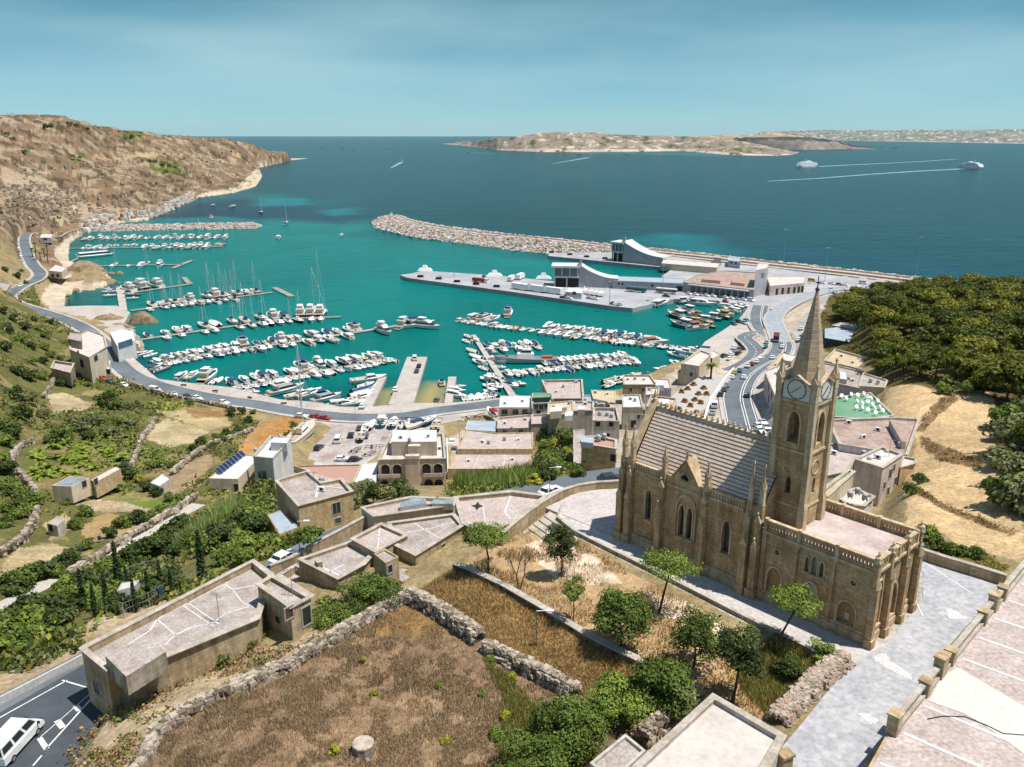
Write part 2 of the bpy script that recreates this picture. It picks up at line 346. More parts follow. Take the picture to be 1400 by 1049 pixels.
# levelled ground: the church terrace, the yard, the roads and quays
FLATS.append((poly_at([(765,712),(780,672),(850,660),(900,660),(1080,745),(1290,730),(1330,770),(1390,800),(1290,900),(1230,1010),(1200,1100),(1050,1100),(1065,1000),(1160,905),(1000,862),(810,752)],44),44.0,1.2))
FLATS.append((poly_at([(-200,1000),(0,958),(112,905),(140,980),(95,1049),(60,1200),(-200,1200)],37.5),37.5,2.0))
FLATS.append((poly_at([(186,480),(206,509),(217,518),(262,524),(318,530),(382,546),(436,550),(464,556),(502,557),(565,552),(610,552),(685,545),(706,541),(860,541),(850,552),(700,560),(690,580),(630,590),(600,590),(590,600),(540,600),(480,640),(420,640),(440,600),(480,585),(420,572),(350,562),(250,546),(205,532),(180,520),(160,503),(145,480)],2.2),1.9,3.0))
FLATS.append((poly_at([(932,495),(956,478),(966,467),(988,453),(1010,436),(1023,421),(1035,412),(1060,395),(1075,374),(1150,378),(1290,394),(1150,402),(1110,410),(1060,440),(1035,450),(1020,470),(1000,490),(960,508),(935,510)],2.2),1.9,4.0))
def rib(pts,hw,fo):
 q=[(*W(a,b,z),z)for a,b,z in pts];RIBBONS.append((q,hw,fo));return q
ROAD_UP=rib([(-60,1030,37.5),(110,935,37.5),(300,850,37.8),(400,770,38.2),(470,735,38.6),(540,712,39.2),(625,692,39.8),(700,682,40.2),(745,671,40.4),(800,658,40.5),(860,650,40.5)],3.2,2.5)
ROAD_W=rib([(107,311,5.5),(85,318,6),(72,324,6.5),(45,318,8.5),(33,325,9),(36,345,8.5),(44,362,7.5),(54,374,6.8),(48,383,6.4),(32,390,6.2),(16,400,5.8),(10,408,5.5),(22,416,5),(50,425,4.2),(82,435,3.4),(108,446,2.8),(130,461,2.4),(147,480,2.2),(160,497,2.1),(180,514,2.1),(212,527,2.1),(250,537,2.1),(300,547,2.1),(350,554,2.1),(400,563,2.1),(457,570,2.1),(500,572,2.1),(550,570,2.1),(600,562,2.1),(650,556,2.1),(690,551,2.1)],4.2,3.0)
ROAD_E=rib([(1040,418,2.2),(1037,432,2.3),(1040,446,2.6),(1052,458,3.0),(1068,468,3.6),(1066,482,4.4),(1053,492,5.2),(1038,500,6.0),(1022,512,7.0),(1012,528,8.0),(1008,545,8.8),(1012,565,9.6),(1018,590,10.4),(1024,620,11)],5.0,4.0)
ROAD_H=rib([(1000,507,4.0),(1022,496,3.9),(1034,482,3.7),(1026,470,3.4),(1018,462,3.1),(1032,456,3.0),(1052,458,3.0)],3.4,2.5)
ROAD_V=rib([(1068,468,3.6),(1062,452,3.4),(1057,438,3.2),(1066,424,3.0),(1086,412,2.9),(1112,402,2.8),(1145,395,2.7),(1200,398,2.7)],4.2,2.5)
LANE=rib([(-40,850,29),(0,831,27.4),(50,806,25.5),(100,780,24.4),(150,755,23.3),(200,729,22.2),(240,707,21.2),(272,690,20.4)],1.7,1.2)
# ---- what grows or lies where (real ground colours), later entries lie over earlier ones
REG=[
('hill',S(140,116,92),[(-400,150),(430,205),(430,222),(352,232),(300,266),(215,290),(150,306),(60,312),(20,320),(0,345),(-400,400)]),
('hillrock',S(182,160,135),[(0,222),(60,235),(90,265),(150,280),(200,290),(150,305),(60,300),(30,275),(0,265)]),
('cliff',S(216,198,172),[(205,292),(230,276),(275,265),(330,254),(348,232),(354,225),(390,216),(430,213),(430,222),(385,227),(355,232),(364,243),(352,258),(275,275),(214,295)]),
('hillgreen',S(108,112,50),[(195,220),(235,215),(250,228),(268,238),(225,240),(205,232)]),
('hillgreen',S(108,112,50),[(168,183),(190,180),(200,188),(172,192)]),
('hillgreen',S(108,112,50),[(92,212),(118,212),(118,220),(95,220)]),
('hilltan',S(190,160,120),[(130,206),(260,212),(330,210),(330,218),(200,214),(128,211)]),
('village',S(196,186,172),[(612,600),(690,560),(735,545),(860,540),(940,505),(1000,500),(1010,560),(985,600),(860,600),(850,640),(800,640),(760,570),(735,590),(620,640)]),
('lot',S(186,182,178),[(1022,600),(1018,570),(1014,545),(1024,520),(1045,500),(1072,480),(1085,465),(1105,440),(1125,440),(1125,480),(1090,500),(1062,550),(1070,600)]),
('lot',S(186,182,178),[(1085,405),(1150,398),(1152,436),(1125,470),(1085,465),(1072,440)]),
('paved',S(206,198,192),[(760,712),(780,668),(862,652),(900,640),(1100,740),(1270,745),(1270,900),(1180,915),(1110,898),(1000,842),(900,790),(790,735)]),
('valley',S(112,110,64),[(-300,400),(0,400),(45,385),(60,430),(130,470),(150,500),(200,535),(300,560),(350,575),(345,640),(290,690),(230,720),(0,840),(-300,900)]),
('valley2',S(116,112,64),[(0,845),(280,690),(345,670),(370,640),(405,720),(440,730),(350,770),(115,885),(0,930)]),
('scree',S(188,166,136),[(-100,960),(0,925),(70,880),(110,860),(180,822),(240,800),(245,815),(112,902),(0,955),(-100,1000)]),
('tan',S(192,176,140),[(66,540),(88,537),(130,552),(118,560),(70,566)]),
('tan',S(192,176,140),[(192,590),(228,572),(290,590),(262,606),(234,612),(195,596)]),
('tan',S(190,170,128),[(215,562),(300,562),(318,582),(285,588),(228,570)]),
('lime',S(150,158,58),[(202,552),(250,549),(255,558),(212,562)]),
('brown',S(162,128,86),[(255,556),(310,560),(312,570),(262,570)]),
('crop',S(106,130,58),[(150,640),(180,612),(234,614),(200,635),(165,650)]),
('orange',S(190,140,84),[(320,622),(345,585),(385,570),(412,572),(402,598),(350,625),(330,640)]),
('tan',S(200,184,155),[(108,690),(130,682),(215,690),(200,700),(115,698)]),
('dry',S(178,150,104),[(110,720),(140,702),(210,705),(160,735),(120,742)]),
('tan',S(196,176,136),[(0,775),(20,750),(75,742),(95,750),(40,785),(0,800)]),
('tan',S(190,170,128),[(60,715),(90,700),(110,715),(70,740)]),
('crop',S(120,138,62),[(135,672),(160,668),(240,685),(255,690),(215,698),(160,684)]),
('soil',S(172,150,118),[(218,650),(262,630),(292,618),(288,640),(240,680),(215,672)]),
('yard',S(196,190,184),[(420,640),(455,600),(480,582),(605,582),(610,610),(520,620),(500,636)]),
('green',S(98,116,44),[(610,645),(735,650),(800,580),(740,580),(730,640)]),
('green',S(104,112,48),[(735,585),(785,585),(800,650),(760,660),(735,650)]),
('slope',S(120,116,62),[(612,662),(740,655),(800,640),(800,655),(740,668),(625,680)]),
('rubblebank',S(190,170,140),[(60,1100),(110,1000),(150,960),(210,930),(300,905),(400,880),(480,830),(560,800),(560,815),(400,905),(300,950),(215,1000),(200,1100)]),
('fieldbrown',S(152,126,100),[(195,1100),(215,1003),(300,952),(400,908),(470,863),(560,816),(655,876),(720,925),(850,1000),(900,1100)]),
('fieldpale',S(164,138,110),[(535,960),(600,958),(650,975),(640,990),(560,985)]),
('fieldochre',S(164,130,84),[(490,850),(560,822),(620,850),(600,870),(520,872)]),
('fieldgreen',S(138,126,74),[(660,900),(700,930),(760,1000),(800,1060),(720,1100),(680,1040),(690,960)]),
('strip',S(178,144,98),[(562,812),(625,775),(690,805),(800,872),(885,920),(800,955),(655,872)]),
('gardendry',S(196,166,126),[(625,775),(700,730),(745,716),(810,752),(1000,860),(1150,905),(1055,990),(960,960),(880,915),(800,872),(690,805)]),
('gardenpale',S(232,210,186),[(720,745),(760,735),(830,775),(850,800),(800,800),(760,790),(740,770)]),
('gardenpale',S(232,210,186),[(880,810),(940,825),(1000,860),(980,880),(920,850)]),
('gardengreen',S(140,126,66),[(1010,900),(1060,870),(1130,900),(1100,960),(1050,980),(1010,940)]),
('terrace',S(214,184,140),[(1215,530),(1290,540),(1350,535),(1365,560),(1360,640),(1400,680),(1400,770),(1320,750),(1240,720),(1235,660),(1255,600),(1205,560)]),
('bank',S(150,122,88),[(1283,548),(1300,535),(1310,545),(1285,565),(1262,590),(1250,590),(1262,572)]),
('bank',S(150,122,88),[(1258,596),(1300,615),(1345,632),(1340,642),(1290,632),(1258,610)]),
('bank',S(152,124,88),[(1255,671),(1290,688),(1390,728),(1385,734),(1290,697),(1250,677)]),
('bank',S(120,116,55),[(1262,742),(1330,750),(1380,775),(1370,785),(1262,752)]),
('woodfloor',S(112,98,56),[(1105,460),(1140,400),(1300,380),(1700,380),(1700,720),(1405,690),(1362,640),(1368,560),(1350,535),(1290,536),(1215,530),(1190,500)]),
('coastland',S(206,190,172),[(1010,400),(1075,370),(1320,390),(1300,400),(1140,402),(1100,430),(1060,480),(1040,500),(1000,520),(940,520),(930,500)]),
]
# ---- mesh
nS=860
sg=np.concatenate([np.linspace(-0.92,-0.66,50)[:-1],np.linspace(-0.66,0.66,nS),np.linspace(0.66,0.92,50)[1:]])
tg=np.concatenate([np.linspace(math.log(24),math.log(50),30)[:-1],np.linspace(math.log(50),math.log(125),250)[:-1],np.linspace(math.log(125),math.log(420),250)[:-1],np.linspace(math.log(420),math.log(3400),150)])
Sg,Tg=np.meshgrid(sg,tg);Yg=np.exp(Tg).ravel();Xg=Sg.ravel()*Yg;nr,nc=Sg.shape
Zg=height(Xg,Yg);land=inside(Xg,Yg,LAND)
hillw=np.clip((Yg-520)/200,0,1)*(Xg<-200)
_r=fbm(Xg/60,Yg/60,5,3)
Zg=Zg+hillw*(_r*9+fbm(Xg/14,Yg/14,4,9)*6)*np.clip(Zg/15,0.1,1)
stepz=Zg/9.0;fr=stepz-np.floor(stepz);terr=(np.floor(stepz)+np.clip((fr-0.35)/0.3,0,1))*9.0
Zg=Zg+hillw*0.5*(terr-3-Zg)*(Zg>9)
flatw=np.zeros(len(Xg))
for poly,fz,fo in FLATS:
 k=near(Xg,Yg,poly,1);flatw[k]=np.maximum(flatw[k],inside(Xg[k],Yg[k],poly))
for pts,hw,fo in RIBBONS:
 k=np.where(near(Xg,Yg,pts,hw+fo))[0];d,_=pdist(Xg[k],Yg[k],pts);flatw[k]=np.maximum(flatw[k],np.clip(1-(d-hw)/fo,0,1))
rough=(1-flatw)*np.clip((Yg-45)/40,0.25,1)*(1-hillw)
Zg=Zg+rough*(fbm(Xg/5,Yg/5,4,21)*0.9+fbm(Xg/0.9,Yg/0.9,2,33)*0.16)
Zg=np.where(land,np.maximum(Zg,0.45),-2.5)
COLg=np.tile(np.array(S(164,146,108)),(len(Xg),1));wob=0.012
wx=fbm(Xg/(Yg*.02),Yg/(Yg*.02),3,40);
jx=Xg+fbm(Xg/3,Yg/3,3,51)*2.2*np.clip(Yg/200,.3,6);jy=Yg+fbm(Xg/3,Yg/3,3,61)*2.2*np.clip(Yg/200,.3,6)
REGW={}
COLg[hillw>.2]=S(140,116,92)
for name,c,pts in REG:
 poly=[G(a,b)[:2]for a,b in pts];k=np.where(near(jx,jy,poly,2))[0];k=k[inside(jx[k],jy[k],poly)];COLg[k]=c;REGW.setdefault(name,[]).append(poly)
 # rock showing through on the headland and loose stones in the fields
rk=fbm(Xg/22,Yg/22,5,70,0.62);mrock=(hillw>0.3)&(rk>0.07);COLg[mrock]=COLg[mrock]*0.45+np.array(S(196,178,150))*0.55
mdark=(hillw>0.3)&(fbm(Xg/18,Yg/18,5,77,0.62)>0.09);COLg[mdark]*=np.array((0.42,0.44,0.42))
mscr=(hillw<0.3)&(fbm(Xg/9,Yg/9,4,81)>0.06)&(flatw<.2)&(Yg>110)&(Xg<60);COLg[mscr]=COLg[mscr]*0.5+np.array(S(176,152,110))*0.5
shore=np.where(land&(Zg<2.6)&(flatw<.5)&(Yg>420))[0];COLg[shore]=np.array(S(212,196,172))
idx=np.arange(nr*nc).reshape(nr,nc);q=np.stack([idx[:-1,:-1],idx[:-1,1:],idx[1:,1:],idx[1:,:-1]],-1).reshape(-1,4)
q=q[land[q].any(1)];used=np.unique(q);remap=-np.ones(nr*nc,np.int64);remap[used]=np.arange(len(used));q=remap[q]
def grid_mesh(name,V,Q,C,material,smooth=True):
 me=bpy.data.meshes.new(name);me.vertices.add(len(V));me.vertices.foreach_set('co',np.asarray(V,np.float32).ravel());me.loops.add(Q.size);me.loops.foreach_set('vertex_index',Q.astype(np.int32).ravel())
 me.polygons.add(len(Q));k=Q.shape[1];me.polygons.foreach_set('loop_start',np.arange(0,Q.size,k,dtype=np.int32));me.polygons.foreach_set('loop_total',np.full(len(Q),k,np.int32))
 if smooth:me.polygons.foreach_set('use_smooth',np.ones(len(Q),bool))
 if C is not None:
  a=me.attributes.new('col','FLOAT_COLOR','POINT');a.data.foreach_set('color',np.concatenate([C,np.ones((len(C),1))],1).astype(np.float32).ravel())
 me.materials.append(material);me.update(calc_edges=True);me.validate();return me
M_ground=attr_mat('ground_soil',scales=((0.03,0.16),(0.22,0.22),(1.6,0.28),(9.0,0.3)),bump=0.6,bscale=2.5)
ground=mesh_obj('ground',grid_mesh('ground',np.stack([Xg,Yg,Zg],1)[used],q,COLg[used],M_ground));tag(ground,'ground of the headland, fields, gardens and terraces',kind='structure')
# ================================================================ sea
ns,nt_=520,460
sg=np.linspace(-1.0,1.0,ns);kk=np.linspace(90/150.0,90/30000.0,nt_);yy=90/kk
yy=np.unique(np.concatenate([yy,np.exp(np.linspace(math.log(2500),math.log(45000),60))]))
Sg,Yg2=np.meshgrid(sg,yy);Yw=Yg2.ravel();Xw=Sg.ravel()*Yw
wdeep=np.array(lin(0,92,100))*0.36;wharb=np.array(lin(0,132,126))*0.54;wbay=np.array(lin(2,108,112))*.46;wweed=np.array(lin(8,60,76))*0.6;wsand=np.array(lin(196,180,116))*0.6;wlight=np.array(lin(0,136,142))*0.46
Cw=np.tile(wdeep,(len(Xw),1))
Cw*=(1+0.25*np.clip(fbm(Xw/700,Yw/1500,4,5)*2,-1,1)*np.clip(Yw/900,0,1))[:,None]
harb_px=[(205,292),(300,282),(370,272),(430,290),(500,303),(520,318),(700,345),(925,365),(1040,415),(960,500),(850,540),(690,548),(550,560),(180,540),(60,420),(80,310)]
def softin(pts,soft,z=0):
 p=[W(a,b,z)for a,b in pts];d,_=pdist(Xw,Yw,p,True);ins=inside(Xw,Yw,p);n=fbm(Xw/60,Yw/60,4,15)*soft*1.6
 return np.clip(0.5+(np.where(ins,d,-d)+n)/soft,0,1)[:,None]
def blend(w,c):
 global Cw;Cw=Cw*(1-w)+np.asarray(c)*w
blend(softin([(205,292),(300,255),(350,262),(400,268),(470,290),(520,305),(520,335),(300,330),(150,310)],90),wbay)
blend(softin(harb_px,60),wharb)
for pts,c,s in[([(205,298),(240,282),(330,272),(430,280),(520,296),(470,306),(360,300),(300,308)],wweed,40),([(215,300),(300,296),(350,302),(300,308),(220,307)],wlight,18),([(360,272),(420,270),(420,280),(360,282)],wlight,25),([(430,288),(480,284),(500,292),(455,296)],wlight,25),([(890,330),(930,325),(990,345),(930,350)],wlight,60),([(840,207),(930,205),(930,207.5),(850,209)],wlight,60),([(1060,340),(1200,350),(1300,380),(1100,365)],wweed*1.5,90)]:
 blend(softin(pts,s),c)
blend(softin([(790,208),(990,210),(990,214),(870,211),(790,210.5)],60)*.7,wlight)
for pts in([(566,552),(574,532),(584,522),(608,524),(606,554),(566,556)],[(509,560),(518,535),(540,530),(550,530),(533,560)],[(60,400),(75,395),(92,402),(90,422),(66,420)]):
 blend(softin(pts,9)*0.92,wsand)
Cw*=(1+0.30*fbm(Xw/26,Yw/40,5,31)+0.22*fbm(Xw/120,Yw/320,3,37))[:,None]
idx=np.arange(Sg.size).reshape(Sg.shape);q=np.stack([idx[:-1,:-1],idx[:-1,1:],idx[1:,1:],idx[1:,:-1]],-1).reshape(-1,4)
mw=bpy.data.materials.new('sea_water');mw.use_nodes=True;t=mw.node_tree;N=t.nodes;L=t.links;b=N['Principled BSDF']
a=N.new('ShaderNodeAttribute');a.attribute_name='col';L.new(a.outputs['Color'],b.inputs['Base Color']);b.inputs['Roughness'].default_value=0.22;b.inputs['Specular IOR Level'].default_value=0.03;b.inputs['IOR'].default_value=1.33
geo=N.new('ShaderNodeNewGeometry');prev=None
for sc,st,ds,stretch in((0.06,0.5,2.2,(1,1.7,1)),(0.5,0.5,0.25,(1,1.4,1)),(0.012,0.3,6.0,(0.7,1.8,1))):
 mp=N.new('ShaderNodeMapping');mp.inputs['Scale'].default_value=stretch;mp.inputs['Rotation'].default_value=(0,0,0.35);L.new(geo.outputs['Position'],mp.inputs['Vector'])
 n=N.new('ShaderNodeTexNoise');n.inputs['Scale'].default_value=sc;n.inputs['Detail'].default_value=6;n.inputs['Roughness'].default_value=0.6;L.new(mp.outputs[0],n.inputs['Vector'])
 bp=N.new('ShaderNodeBump');bp.inputs['Strength'].default_value=st;bp.inputs['Distance'].default_value=ds;L.new(n.outputs['Fac'],bp.inputs['Height'])
 if prev is not None:L.new(prev.outputs[0],bp.inputs['Normal'])
 prev=bp
L.new(prev.outputs[0],b.inputs['Normal'])
sea=mesh_obj('sea',grid_mesh('sea',np.stack([Xw,Yw,np.zeros(len(Xw))],1),q,Cw,mw));tag(sea,'blue sea and turquoise harbour water',kind='structure')
# ================================================================ islands across the channel
def island(name,label,base,ridge,backdrop,c_low,c_high,rockc,rows=26,shore=.10,step=2.0,seed=1,cliff=0.0,greens=0.0,rough=1.0):
 x0,x1=base[0][0],base[-1][0];xs=np.arange(x0,x1+.01,step);by=np.interp(xs,[p[0]for p in base],[p[1]for p in base]);ry=np.interp(xs,[p[0]for p in ridge],[p[1]for p in ridge]);rZ=np.interp(xs,[p[0]for p in ridge],[p[2]for p in ridge])
 V=[];C=[]
 for i,px in enumerate(xs):
  b3=np.array([*W(px,by[i],0.0),0.0]);r3=np.array(WZ(px,ry[i],max(rZ[i],b3[1]*1.02)));r3[2]=max(r3[2],0.6)
  for j in range(rows+1):
   f=j/rows
   if f<=0.75:g=f/0.75;p=b3+(r3-b3)*g;z=r3[2]*(cliff*min(1,g*8)+(1-cliff)*g)
   else:g=(f-0.75)/0.25;p=r3+(r3-b3)*0.5*g;z=r3[2]*(1-g)-3*g
   n=fbm(np.array([p[0]/160]),np.array([p[1]/160]),5,seed)[0];n2=fbm(np.array([p[0]/40]),np.array([p[1]/90]),4,seed+5)[0]
   env=min(1,min(i,len(xs)-1-i)/6)
   V.append((p[0],p[1],z*env+(n*22+n2*7)*rough*min(1,4*f)*env*(f<0.98)-(3 if j==0 else 0)))
   t=min(1,max(0,0.5+n*2.6));cc=np.array(c_low)*(1-t)+np.array(c_high)*t
   if f<shore or n2>0.17:cc=np.array(rockc)
   if greens and n2<-greens:cc=np.array(S(92,98,56))
   C.append(cc)
 nc_=rows+1;idx=np.arange(len(V)).reshape(len(xs),nc_);q=np.stack([idx[:-1,:-1],idx[1:,:-1],idx[1:,1:],idx[:-1,1:]],-1).reshape(-1,4)
 o=mesh_obj(name,grid_mesh(name,np.array(V),q,np.array(C),M_island));return tag(o,label,kind='structure')
M_island=attr_mat('island_scrub',scales=((0.004,0.2),(0.02,0.28),(0.1,0.22)),bump=0.3,bscale=0.05)
island('island','low scrubby island with pale shore across the channel',[(606,197),(640,200),(680,205.5),(740,208),(800,208),(870,207.5),(930,206.5),(1000,212.5),(1060,213.5),(1084,211.5),(1092,209)],[(606,196,4300),(640,193.5,4700),(665,191,4800),(700,186,5000),(765,179.5,5000),(830,183,5200),(900,184,5300),(1000,189,5000),(1060,203,4400),(1092,208.4,4000)],None,S(146,132,118),S(164,148,132),S(206,192,176),seed=3,greens=0.16)
island('island','low ridge of the island behind its near shore',[(930,203),(1000,203),(1100,203),(1130,203)],[(930,186,6000),(1000,183.5,6400),(1040,183.5,6600),(1058,181,6600),(1090,186,6500),(1130,198,6000)],None,S(165,142,120),S(180,158,134),S(200,180,158),seed=8)
island('headland','dark cliffed headland of the island',[(985,200),(1020,203.5),(1100,205),(1160,204),(1200,204.5),(1236,204.8)],[(985,192,5600),(1000,189,5600),(1050,187,5700),(1110,188,5700),(1140,191,5600),(1165,198,5500),(1200,203,5350),(1236,204.3,5330)],None,S(52,66,62),S(78,84,74),S(150,140,132),seed=12,cliff=0.75)
island('far_coast','pale far coast with towns along the horizon',[(1030,192),(1140,192),(1180,193),(1250,194),(1330,195.5),(1420,197),(1500,198)],[(1030,181,15000),(1100,178,15000),(1140,177.5,15000),(1200,178.5,14500),(1260,177,14000),(1330,178,14000),(1380,176,14000),(1500,175,14000)],None,S(120,124,112),S(158,156,144),S(212,206,196),seed=20,step=1.5,greens=0.2,rough=1.6,shore=.03)
# ================================================================ roads, quays, piers
def smooth_line(pts,step=2.0):
 P=[np.array(p,float)for p in pts];o=[]
 for i in range(len(P)-1):
  p0=P[max(i-1,0)];p1,p2=P[i],P[i+1];p3=P[min(i+2,len(P)-1)];n=max(1,int(np.linalg.norm(p2-p1)/step))
  for k in range(n):
   t=k/n;o.append(0.5*(2*p1+(p2-p0)*t+(2*p0-5*p1+4*p2-p3)*t*t+(3*p1-p0-3*p2+p3)*t**3))
 o.append(P[-1]);return o
def strip_mesh(mb,line,off0,off1,dz,m=0,thick=0.0):
 L_,R_=[],[]
 for i,p in enumerate(line):
  a=line[max(i-1,0)];c=line[min(i+1,len(line)-1)];d=np.array([c[0]-a[0],c[1]-a[1]]);d/=np.linalg.norm(d)+1e-9;n=np.array([-d[1],d[0]])
  L_.append((p[0]+n[0]*off0,p[1]+n[1]*off0,p[2]+dz));R_.append((p[0]+n[0]*off1,p[1]+n[1]*off1,p[2]+dz))
 n=len(line)
 if not thick:mb.add(L_+R_,[(i,i+1,n+i+1,n+i)if off1>off0 else(i,n+i,n+i+1,i+1)for i in range(n-1)],m)
 else:
  lo=lambda q:[(x,y,z-thick)for x,y,z in q]
  mb.loft([[a,b,b2,a2]for a,b,b2,a2 in zip(L_,R_,lo(R_),lo(L_))],m)
def road(name,label,pts,hw,m,dz=0.10,lines=(),walk=0.0,step=2.0,walk_r=None):
 ln=smooth_line(pts,step);mb=MB();strip_mesh(mb,ln,-hw,hw,dz);o=mb.build(name,m,smooth=True);tag(o,label,kind='structure')
 if lines:
  mb=MB()
  for off,dash in lines:
   if not dash:strip_mesh(mb,ln,off-.12,off+.12,dz+.02)
   else:
    for i in range(0,len(ln)-2,dash):strip_mesh(mb,ln[i:i+2],off-.12,off+.12,dz+.02)
  tag(mb.build('road_marking',M_paint),'white painted lines on '+label,kind='structure')
 for sgn,wd in((-1,walk),(1,walk if walk_r is None else walk_r)):
  if wd:
   mb=MB();strip_mesh(mb,ln,sgn*hw,sgn*(hw+wd),dz+0.13,0,0.5);tag(mb.build('pavement',M_quay),'pale pavement beside '+label,kind='structure')
 return ln
L_W=road('road','grey seafront road',ROAD_W,3.6,M_asphalt,0.12,lines=((-3.3,0),),walk=1.3)
L_E=road('road','curving asphalt road up from the harbour',ROAD_E,4.6,M_asphalt,0.12,lines=((0.9,0),(1.7,0),(-4.2,0),(4.2,0)),walk=1.2)
L_H=road('road','looping side road to the small boat quay',ROAD_H,3.2,M_asphalt,0.16,lines=((0,2),),walk=0.8)
L_V=road('road','raised ramp road to the ferry quay',ROAD_V,3.9,mat('pale_asphalt',S(176,182,190),0.9,scale=0.1,amt=0.1,coord='World'),0.14,walk=0.9)
L_U=road('road','asphalt road climbing past the long building',ROAD_UP,3.0,M_asphalt,0.12)
mb=MB();strip_mesh(mb,smooth_line(LANE,2),-1.55,1.55,0.12);tag(mb.build('lane',mat('lane_concrete',S(214,206,196),.9,scale=.4,amt=.12,coord='World')),'pale concrete lane through the fields',kind='structure')
# wide forking asphalt down at the lower road, with its lines and hatches
mb=MB();mb.prism(poly_at([(-60,1010),(0,975),(118,908),(142,985),(90,1060),(-60,1150)],37.6),37.2,37.66);tag(mb.build('road',mat('dark_asphalt',S(92,98,106),.85,S(74,80,88),.12,fine=.1,coord='World')),'dark asphalt of the lower road by the minibus',kind='structure')
mb=MB()
def ln_px(mb,a,b,w,z):
 p,q=W(*a,z),W(*b,z);d=np.array(q)-np.array(p);d/=np.linalg.norm(d);n=np.array([-d[1],d[0]])*w/2
 mb.add([(p[0]-n[0],p[1]-n[1],z),(q[0]-n[0],q[1]-n[1],z),(q[0]+n[0],q[1]+n[1],z),(p[0]+n[0],p[1]+n[1],z)],[(0,1,2,3)])
for a,b,w in[((62,1025),(127,953),.16),((55,1008),(126,946),.08),((45,1047),(57,1033),.16),((78,985),(86,995),.55),((103,965),(109,971),.55),((54,1009),(64,1024),.45),((85,930),(122,941),.16),((0,981),(92,930),.14),((-40,1003),(0,981),.14)]:ln_px(mb,a,b,w,37.68)
tag(mb.build('road_marking',M_paint),'white arrow lines and hatches on the lower road',kind='structure')
# quays
PROM=[(60,418),(90,419),(120,418),(160,418),(178,427),(168,445),(178,456),(186,463),(181,478),(181,488),(205,509),(216,518),(262,524),(318,530),(382,546),(436,550),(464,556),(502,556.5),(565,551),(610,551.5),(685,544),(706,540),(730,545),(720,556),(690,562),(640,572),(600,580),(540,584),(480,590),(430,585),(350,570),(250,551),(205,538),(175,524),(150,505),(132,474),(110,458),(82,446),(60,434)]
mb=MB();mb.prism(poly_at(PROM,2.0),-3.0,2.0);tag(mb.build('promenade',M_quay),'pale concrete seafront promenade above the marina',kind='structure')
mb=MB();mb.prism(poly_at([(436,577),(540,584),(606,582),(607,608),(520,619),(497,636),(398,641),(403,622),(424,612),(442,596)],3.0),0,2.5);tag(mb.build('yard',mat('yard_concrete',S(206,200,196),.9,S(170,150,145),.12,coord='World')),'concrete boatyard behind the seafront road',kind='structure')
QF=[(547,376),(562,374),(578,370),(622,373),(694,378),(758,385),(840,383),(906,385),(905,377),(921,367),(902,365),(750,350),(750,346),(845,345),(920,351),(985,359),(1060,367),(1150,378),(1290,393),(1330,398),(1150,404),(1112,410),(1070,425),(1050,440),(1012,437),(1022,420),(981,411),(921,409),(894,415),(865,421.5),(832,418),(762,408),(700,399),(557,380)]
mb=MB();mb.prism(poly_at(QF,2.3),-3.0,2.3);tag(mb.build('quay',mat('ferry_quay',S(196,196,200),.9,S(168,168,174),.05,fine=.1,coord='World')),'grey ferry quay and its long pier',kind='structure')
EQ=[(931,496),(955,478),(964,467),(988,452),(1012,436),(1026,424),(1052,441),(1046,452),(1020,458),(1008,470),(1012,488),(998,500),(965,512),(945,512)]
mb=MB();mb.prism(poly_at(EQ,2.2),-3.0,2.2);tag(mb.build('quay',M_quay),'white concrete quay by the fishing boats',kind='structure')
# jetties and slips
def jetty(poly,z,label,m=M_quay):
 mb=MB();mb.prism(poly_at(poly,z),-2.5,z);return tag(mb.build('jetty',m),label,'jetty')
jetty([(518.6,515),(528.5,515),(508,558),(490,557)],1.3,'narrow white concrete jetty with boats packed along its flank')
jetty([(556.7,488),(584,488),(565,553),(531,553)],1.4,'broad concrete jetty with cars parked on it')
jetty([(613,515),(624,515),(618,553),(607,552)],1.3,'short concrete jetty beside the sandy slipway')
jetty([(158,392),(169,392),(174,424),(164,426)],1.1,'short wide grey jetty with small boats tied on each side')
jetty([(644,458),(650,457.5),(706,541),(696,541)],0.9,'long slanting grey jetty crowded with small boats')
